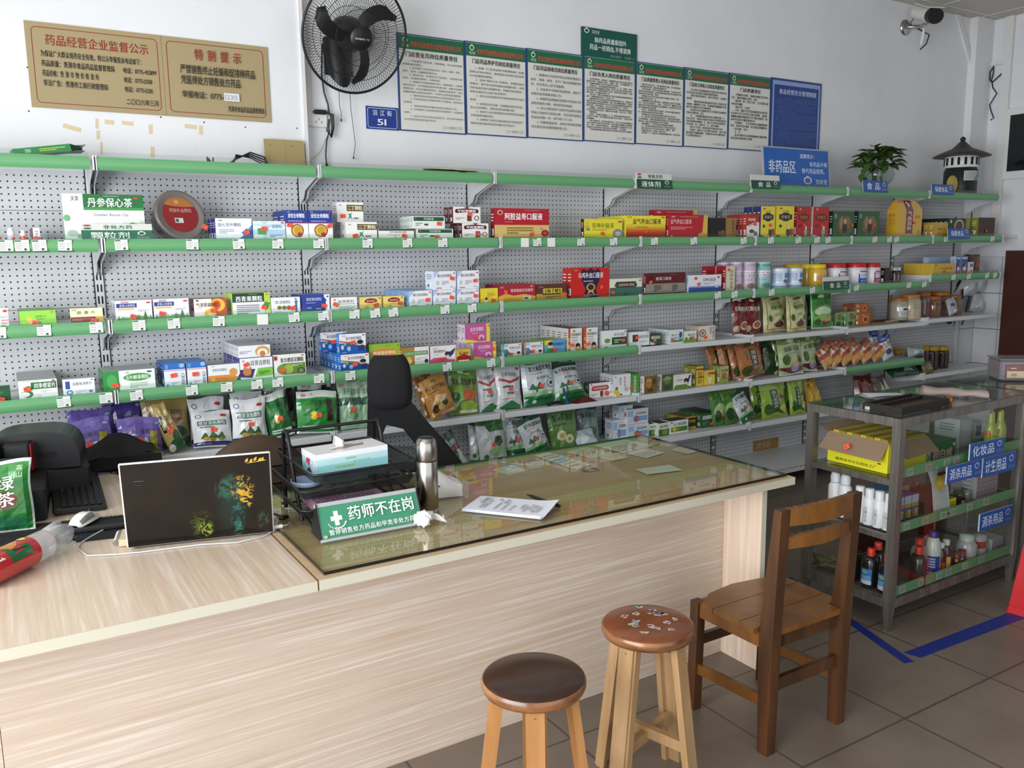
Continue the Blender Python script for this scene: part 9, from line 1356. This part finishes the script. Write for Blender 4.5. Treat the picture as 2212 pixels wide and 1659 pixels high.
# upper shelf: opened yellow carton, green carton, lime bottles, boxes
Y_ = thing('opened_carton', 'bright yellow carton with open brown flaps on the upper showcase shelf', 'carton', (2.64,-1.40, ZS[0]),0)
b = MB('carton', 'e4dc2a'); b.box(0,.26,-.22,.07,0,.125); p = Print(b, lambda u, v, k: (-.0004*k, .07-.29*u, .125*v)); p.text(.22,.34,.78,.62, '产品出厂三证', 'b8582a'); p.text(.14,.08,.84,.2, '柳州市中兴日用化工厂', '4a4410', True); p.lines(.84,.24,.97,.32,1, '4a4410'); p.rect(.2,.56,.22,.8, '2a2410'); p.rect(.44,.7,.54,.78, '2a2410'); p.rect(.7,.6,.84,.68, '2a2410'); b.build('box', Y_)
b = MB('paper', '8a7460'); b.add([(0,.07,.126),(0,-.22,.126),(-.045,-.215,.055),(-.045,.085,.06)], ((0,1,2,3),)); b.add([(0,-.22,.125),(.26,-.22,.125),(.28,-.262,.07),(.06,-.262,.06)], ((0,1,2,3),)); b.add([(0,.07,.125),(.26,.07,.125),(.26,.12,.155),(0,.12,.15)], ((0,1,2,3),)); b.use(None, '9a8a3c').box(.004,.256,-.215,.065,.1255,.13)
for k in range(8): b.use(None, ('8a7a34', 'b8a444')[k % 2]).box(.006,.254,-.21+.033*k, -.182+.033*k, .130,.138)
b.build('flaps', Y_); s_ = sticker(Y_, -.048,-.06,.09,0,1.2); s_.rotation_euler = (0, R(-32), R(-90))
def rbox(name, label, x, y, z, w_, d_, h, design, side, rz=0, cat='carton', group=None):
    o = carton(name, w_, d_, h, design, side, ''); o.location = (x, y, z); o.rotation_euler.z = R(rz); return tag(o, label, cat, group)
rbox('cream_carton', 'dark green carton with pink lettering beside the yellow one', 2.905,-1.62, ZS[0], .2,.2,.09, '1c5a2c;T .2 .16 .9 .62 超白威 d8a8a0;r 0 0 .1 .7 c8ccc8;p 3a3a3c .02 .1 .08 .3 .03 .6;e .9 .66 .98 .84 c8b8b0', '2a6a38')
rbox('white_carton', 'white box left of the lime green bottles', 3.30,-1.52, ZS[0], .1,.12,.13, 'a8acb8;r .1 .1 .9 .9 b4b8c2', 'c4c8d0')
rbox('white_carton', 'white carton with a purple label right of the lime bottles', 3.50-.06,-1.50, ZS[0]+.0,.07,.1,.1, 'b8c0c0;r .4 .3 1 .8 5a4a7a;r 0 0 1 .2 7aa888', 'a8b0b0')
rbox('white_carton', 'loose white carton lying on the upper showcase shelf', 3.12,-1.56, ZS[0], .16,.07,.03, 'b4b0ac;r .0 .2 .2 1 a83a50', 'a8a4a0', 14)
def bottle(name, label, x, y, z, prof, lid, cols, design='', group=None, dz=1):
    b = MB('gloss' if cols[0] != 'e4e6e8' else 'plastic', cols[0]); b.lathe(prof, n=20)
    if design: wrap_on(b, max(r for r, h in prof), prof[-1][1], a0=240, a1=60).run(design)
    o = b.build(name, loc=(x, y, z), rz=R(-30)); MB('plastic', cols[1]).lathe(lid, n=20).build('cap', o); return tag(o, label, 'bottle', group)
for k in range(4): bottle('lime_bottle', 'lime green toner bottle on the upper showcase shelf, %s of four' % ORD[k], 3.365+.037*k, -1.62+.012*(k % 2), ZS[0], [(.02,0),(.022,.003),(.022,.09),(.012,.12),(.009,.13)], [(.0095,.128),(.0085,.165),(.006,.17),(.001,.171)], ('a8b42c', 'c0c83c'), 'r .3 .56 .7 .72 e8583c', 'lime green bottles')
# middle shelf: white spray bottles, blue cartons, price card
WP = [(.023,0),(.0245,.003),(.0245,.105),(.02,.114)]; WL = [(.0185,.112),(.0185,.15),(.015,.153),(.001,.153)]
for k in range(4): bottle('white_bottle', 'white lotion bottle in the left end of the showcase, %s from the back' % ORD[k], 2.635+.0*k, -1.505-.046*k, ZS[1], WP, WL, ('e4e6e8', 'e2e4e6'), 'v .42 .12 .6 .7 日霜白玉 7a8a8c;v .34 .3 .4 .6 晶莹 c86a70', 'white lotion bottles')
for k in range(2): bottle('spray_bottle', 'tall white spray bottle with a domed cap, %s' % ('left of pair', 'right of pair')[k], 2.637,-1.38-.05*k, ZS[1], [(.027,0),(.0285,.003),(.0285,.125),(.02,.14)], [(.0205,.142),(.0215,.165),(.017,.183),(.008,.19),(.001,.191)], ('e4e6e8', 'dfe3e6'), '', 'tall white spray bottles')
for k in range(8):
    i, j = k % 4, k//4; rbox('blue_carton', 'blue and yellow carton packed in the middle shelf, %s in the %s row' % (ORD[i], ('front', 'back')[j]),2.70+.05*i, -1.60+.1*j, ZS[1], .046,.09,.1, '3a6ab0;r 0 .66 1 1 b8c8d8;r 0 .5 1 .66 d8943c;e .1 .06 .6 .4 c8783c;r .5 .05 .95 .4 d8c04a', '4a78b8', 0, 'carton', 'blue and yellow cartons')
b = MB('paper', 'c4c4c8'); b.prism([(0,0,0),(.115,0,0),(.115,.03,.2),(.1,.04,.24),(-.02,.04,.235),(0,.02,.15)], (0,.002,0)); p = Print(b, lambda u, v, k: (.115*u, .0+.03*v-.001*k-.001,.2*v)); p.ell(.18,.6,.74,.9, 'd8b83c'); p.ell(.3,.68,.62,.84, 'e0c84a'); 
for k in range(12): a = R(30*k); p.poly([(.46+.3*math.cos(a-.12),.75+.16*math.sin(a-.12)),(.46+.4*math.cos(a),.75+.21*math.sin(a)),(.46+.3*math.cos(a+.12),.75+.16*math.sin(a+.12))], 'd0b03c')
p.ell(.1,.04,.4,.16, '7a1c34'); p.ell(.34,.08,.64,.2, '8a2440'); p.ell(.56,.06,.9,.2, '7a1c34'); p.ell(.1,.92,.7,1.0, '7a1c34'); o = b.build('price_card', loc=(2.905,-1.67, ZS[1])); tag(o, 'white card with a yellow sun and red berries on the middle shelf', 'card')
rbox('ointment_carton', 'small bright yellow carton beside the white card', 3.03,-1.655, ZS[1], .05,.05,.065, 'd8cc34;l .1 .2 .9 .8 4 8a7a20', 'c4b82c')
rbox('ointment_carton', 'small black carton with white initials on the middle shelf', 3.10,-1.65, ZS[1], .06,.05,.05, '1c1c20;r .5 .2 .9 .8 b8b8bc', '26262a')
for k in range(5): rbox('pink_carton', 'pale pink carton stacked on the middle shelf, %s from the bottom' % ORD[k], 3.33,-1.60, ZS[1]+.0205*k, .17,.12,.02, 'b89aa4;r 0 .4 1 .6 a87a88', 'c8c4d0', 0, 'carton', 'pale pink cartons')
for k in range(6): o = MB('gloss', ('7a7268', 'a8a49c', '6a6a6c')[k % 3]).lathe([(.014,0),(.016,.003),(.016,.03),(.013,.035),(.012,.045),(.001,.045)], n=14).build('cream_jar', loc=(3.17+.03*k, -1.58+.03*(k % 2), ZS[1])); tag(o, 'little grey cream jar in the middle shelf, %s from the left' % ORD[k], 'jar', 'little cream jars')
# bottom shelf: brown bottles, cleaner, iodine, jars, box, olive bag
BP = [(.03,0),(.034,.004),(.034,.11),(.026,.128),(.014,.134)]; BL = [(.0155,.132),(.0155,.162),(.013,.166),(.001,.166)]
for k, (x, y, g) in enumerate(((2.655,-1.47, 'second row left'),(2.652,-1.56, 'front one with a blue label'),(2.65,-1.64, 'front right beside the corner post'),(2.74,-1.53, 'behind the labelled one'),(2.835,-1.655, 'just behind the front pane'))):
    bottle('disinfectant_bottle', 'dark disinfectant bottle with an orange cap, %s' % g, x, y, ZS[2], BP, BL, ('1c1a1c' if k < 4 else '3a2c28', 'd8402c'), 'r .25 .12 .75 .62 2a7ab8;T .3 .46 .6 .58 双氧水 d8d03c;l .3 .16 .7 .4 4 9cc8e8;r .26 .12 .74 .24 c8ccd0' if k in (1,2) else '', 'dark disinfectant bottles')
bottle('alcohol_bottle', 'clear alcohol bottle with an orange cap behind the front pane', 2.90,-1.615, ZS[2], [(.03,0),(.034,.004),(.034,.12),(.026,.14),(.014,.146)], BL[:0]+[(.0155,.145),(.0155,.175),(.001,.178)], ('8a8a88', 'd8402c'), 'r .2 .05 .9 .5 b8b0a8')
bottle('cleaner_bottle', 'tall white cleaner bottle with blue label and blue cap', 2.965,-1.635, ZS[2], [(.03,0),(.034,.004),(.034,.125),(.024,.17),(.017,.178)], [(.019,.176),(.019,.2),(.016,.203),(.001,.203)], ('d4d8d0', '1f3a8a'), 'r 0 .06 1 .56 2448a0;l .2 .2 .8 .52 5 c8d4ec;r .2 .1 .7 .17 d8d8dc')
for k, (x, lb, ds) in enumerate(((3.015, 'dark red iodine bottle with a red label', 'r 0 0 1 .5 b8402c'),(3.07, 'dark red iodine bottle with a yellow label', 'r .0 0 1 .6 d8c85a;r .4 .2 .6 .4 8a3a2c'))): bottle('iodine_bottle', lb, x, -1.64+.01*k, ZS[2], [(.022,0),(.025,.003),(.025,.1),(.014,.12)], [(.0155,.12),(.0155,.142),(.001,.144)], ('4a1a1c', 'dcdce0'), ds, 'iodine bottles')
for k in range(2): bottle('oil_bottle', 'small dark bottle with a dark red cap, %s of pair' % ('left', 'right')[k], 3.115+.04*k, -1.655, ZS[2], [(.016,0),(.018,.002),(.018,.05),(.012,.06)], [(.015,.058),(.015,.085),(.001,.087)], ('1a1c14', '7a2420'), 'r 0 0 1 .4 b8a83c', 'small dark bottles')
bottle('powder_bottle', 'square shouldered white plastic bottle with a wide cap', 3.245,-1.62, ZS[2], [(.042,0),(.045,.004),(.045,.085),(.03,.105)], [(.031,.104),(.031,.13),(.001,.132)], ('b8b0b4', 'c8cccf'), 'r .3 .1 .6 .6 c8d0d8')
bottle('cotton_jar', 'white jar with a red band on the bottom shelf', 3.345,-1.61, ZS[2], [(.04,0),(.042,.003),(.042,.08),(.038,.09)], [(.041,.088),(.041,.112),(.001,.114)], ('c4bcc0', 'b8b4bc'), 'r 0 .6 1 .95 b83a3c;e .3 .66 .5 .9 d8c8c0')
rbox('white_carton', 'white carton at the right end of the bottom showcase shelf', 3.42,-1.64, ZS[2], .09,.1,.075, '9a98a4;r .5 .2 .8 .5 c04a3c', 'c8c8d0')
b, S = bag('cotton_bag', .16,.11,.1, 'a8a0a0;p c8c0c0 .1 .2 .5 .8 .5 .4;p 8a8488 .5 .5 .9 .8 .8 .3', 300); o = b.build('cotton_bag', loc=(3.13,-1.5, ZS[2])); tag(o, 'clear wrapped bundle behind the iodine bottles', 'plastic bag')
b, S = bag('folded_bag', .2,.06,.05, '4a4a2c;p 6a6a3c .1 .2 .5 .8 .9 .4;p 2c2c1c .2 .6 .7 .9 .6 .5', 301); o = b.build('folded_bag', loc=(2.67,-1.37, ZS[2]+.002), rz=R(-75)); tag(o, 'folded olive plastic bag in the far left of the bottom shelf', 'plastic bag')
o = MB('door_brown').box(2.9,3.5,-1.305,-1.302,.14,.4).build('red_board'); tag(o, 'dark red board standing at the back of the bottom showcase shelf', 'board')
# blue signs on the front pane
for x0, x1, z0, z1, tx, lb, n_ in ((3.055,3.315,.652,.722, '化妆品', 'blue cosmetics sign on the showcase front', 3),(2.90,3.153,.574,.647, '消杀用品', 'blue disinfectant sign on the upper showcase front', 4),(3.16,3.42,.562,.647, '计生用品', 'blue family planning sign on the showcase front', 4),(3.168,3.427,.32,.397, '消杀用品', 'blue disinfectant sign on the lower showcase front', 4)):
    b, p, done = board('case_sign', lb, 'sign', x0, x1, z0, z1,-1.709,.004, 'b8c4d0', 'blue showcase signs'); p.rect(.015,0,1,1, '1f4f9a'); p.text(.08,.14,.72,.84, tx, 'cfd8e8', True); p.logo(.78,.5,.14,.36, '9ab0d8', '7a3a5c', '1f4f9a'); p.text(.76,.16,.97,.34, '百龄堂', '7a94c8'); done()
# things on the showcase tops
AB = thing('abacus', 'old dark wooden abacus on the showcase top', 'abacus', (2.80,-1.58,.8895), R(4)); b = MB('chair_dark'); fw, fd = .36,.17
simple('abacus_black', '1c1612', .55); b = MB('abacus_black'); b.box(-fw/2, fw/2,-fd/2,-fd/2+.014,0,.028); b.box(-fw/2, fw/2, fd/2-.014, fd/2,0,.028); b.box(-fw/2,-fw/2+.014,-fd/2+.014, fd/2-.014,0,.028); b.box(fw/2-.014, fw/2,-fd/2+.014, fd/2-.014,0,.028); b.box(-fw/2+.014, fw/2-.014,.025,.033,.004,.026); b.build('frame', AB)
b = MB('seat_dark')
for k in range(13): x = -.15+.025*k; b.tube([(x, -fd/2+.01,.014),(x, fd/2-.01,.014)], .0022,5)
b.build('rods', AB); b = MB('seat_dark')
for k in range(13):
    for y in (-.066,-.054,-.042,-.03,-.018,.042,.06): b.lathe([(.004,.008),(.0105,.014),(.004,.02)], -.15+.025*k, y, 0,10)
b.build('beads', AB); o = MB('plastic', 'b8b4a8').box(0,.04,0,.022,0,.016,.003).build('eraser', loc=(2.608,-1.54,.8895), rz=R(-12)); tag(o, 'small cream block beside the left end of the abacus', 'block')
o = MB('chair_wood', M=Matrix.Rotation(R(90),4, 'Y')).lathe([(.016,-.012),(.018,-.01),(.018,.01),(.016,.012)], n=18).build('wooden_disc', loc=(3.005,-1.64,.9075), rz=R(-60)); tag(o, 'small round wooden piece at the right end of the abacus', 'disc')
b = MB('paper', 'dcdee4'); b.grid(lambda u, v: (.16*u-.03*v, .13*v, .001+.012*abs(v-.5)*(1-u)),6,6, False); b.grid(lambda u, v: (.16*u-.02,.13*v*.9+.01,.014+.01*math.sin(2*u)*(1-v)),6,4, False); o = b.build('folded_paper', loc=(2.82,-1.42,.8895), rz=R(-35)); tag(o, 'folded white paper on the showcase top behind the abacus', 'paper')
b = MB('paper', 'a89890'); b.grid(lambda u, v: (.26*u, (.04+.008*math.sin(9*u))*math.cos(2*math.pi*v)*(1-.25*u),.035*(1-.3*u)*(1-math.cos(2*math.pi*v+1.57)*.0+math.sin(2*math.pi*v))*.62+.003*math.sin(14*u+6*v)),24,14); o = b.build('cloth_roll', loc=(3.09,-1.46,.8915), rz=R(-48)); tag(o, 'rolled grey pink cloth on the showcase top', 'cloth')
PB = thing('plastic_box', 'clear plastic box with red and cream wrapper on the far showcase', 'box', (3.78,-1.42,.8895), R(-40)); simple('box_clear', 'a8a4ac', .15,0, Transmission_Weight=.5)
MB('box_clear').box(0,.3,0,.16,0,.1,.008).build('tub', PB); b = MB('gloss', '7a3028').box(.02,.29,-.002,.15,.012,.082,.004); p = Print(b, lambda u, v, k: (.03+.25*u, -.003-.0003*k, .016+.06*v)); p.rect(0,0,1,.55, 'd0b488'); p.rect(.36,.1,.56,.94, 'b0684c'); p.rect(.4,.16,.52,.88, 'b87a58'); p.lines(.06,.7,.3,.86,1, 'd8c8a8', .5); p.rect(.08,.14,.18,.36, '8a8a8c'); p.poly([(.6,.0),(1,.0),(1,.5),(.7,.34)], 'b8763c'); b.build('wrapper', PB); b = MB('box_clear').box(-.004,.304,-.004,.164,.1,.108,.003); b.build('lid', PB)
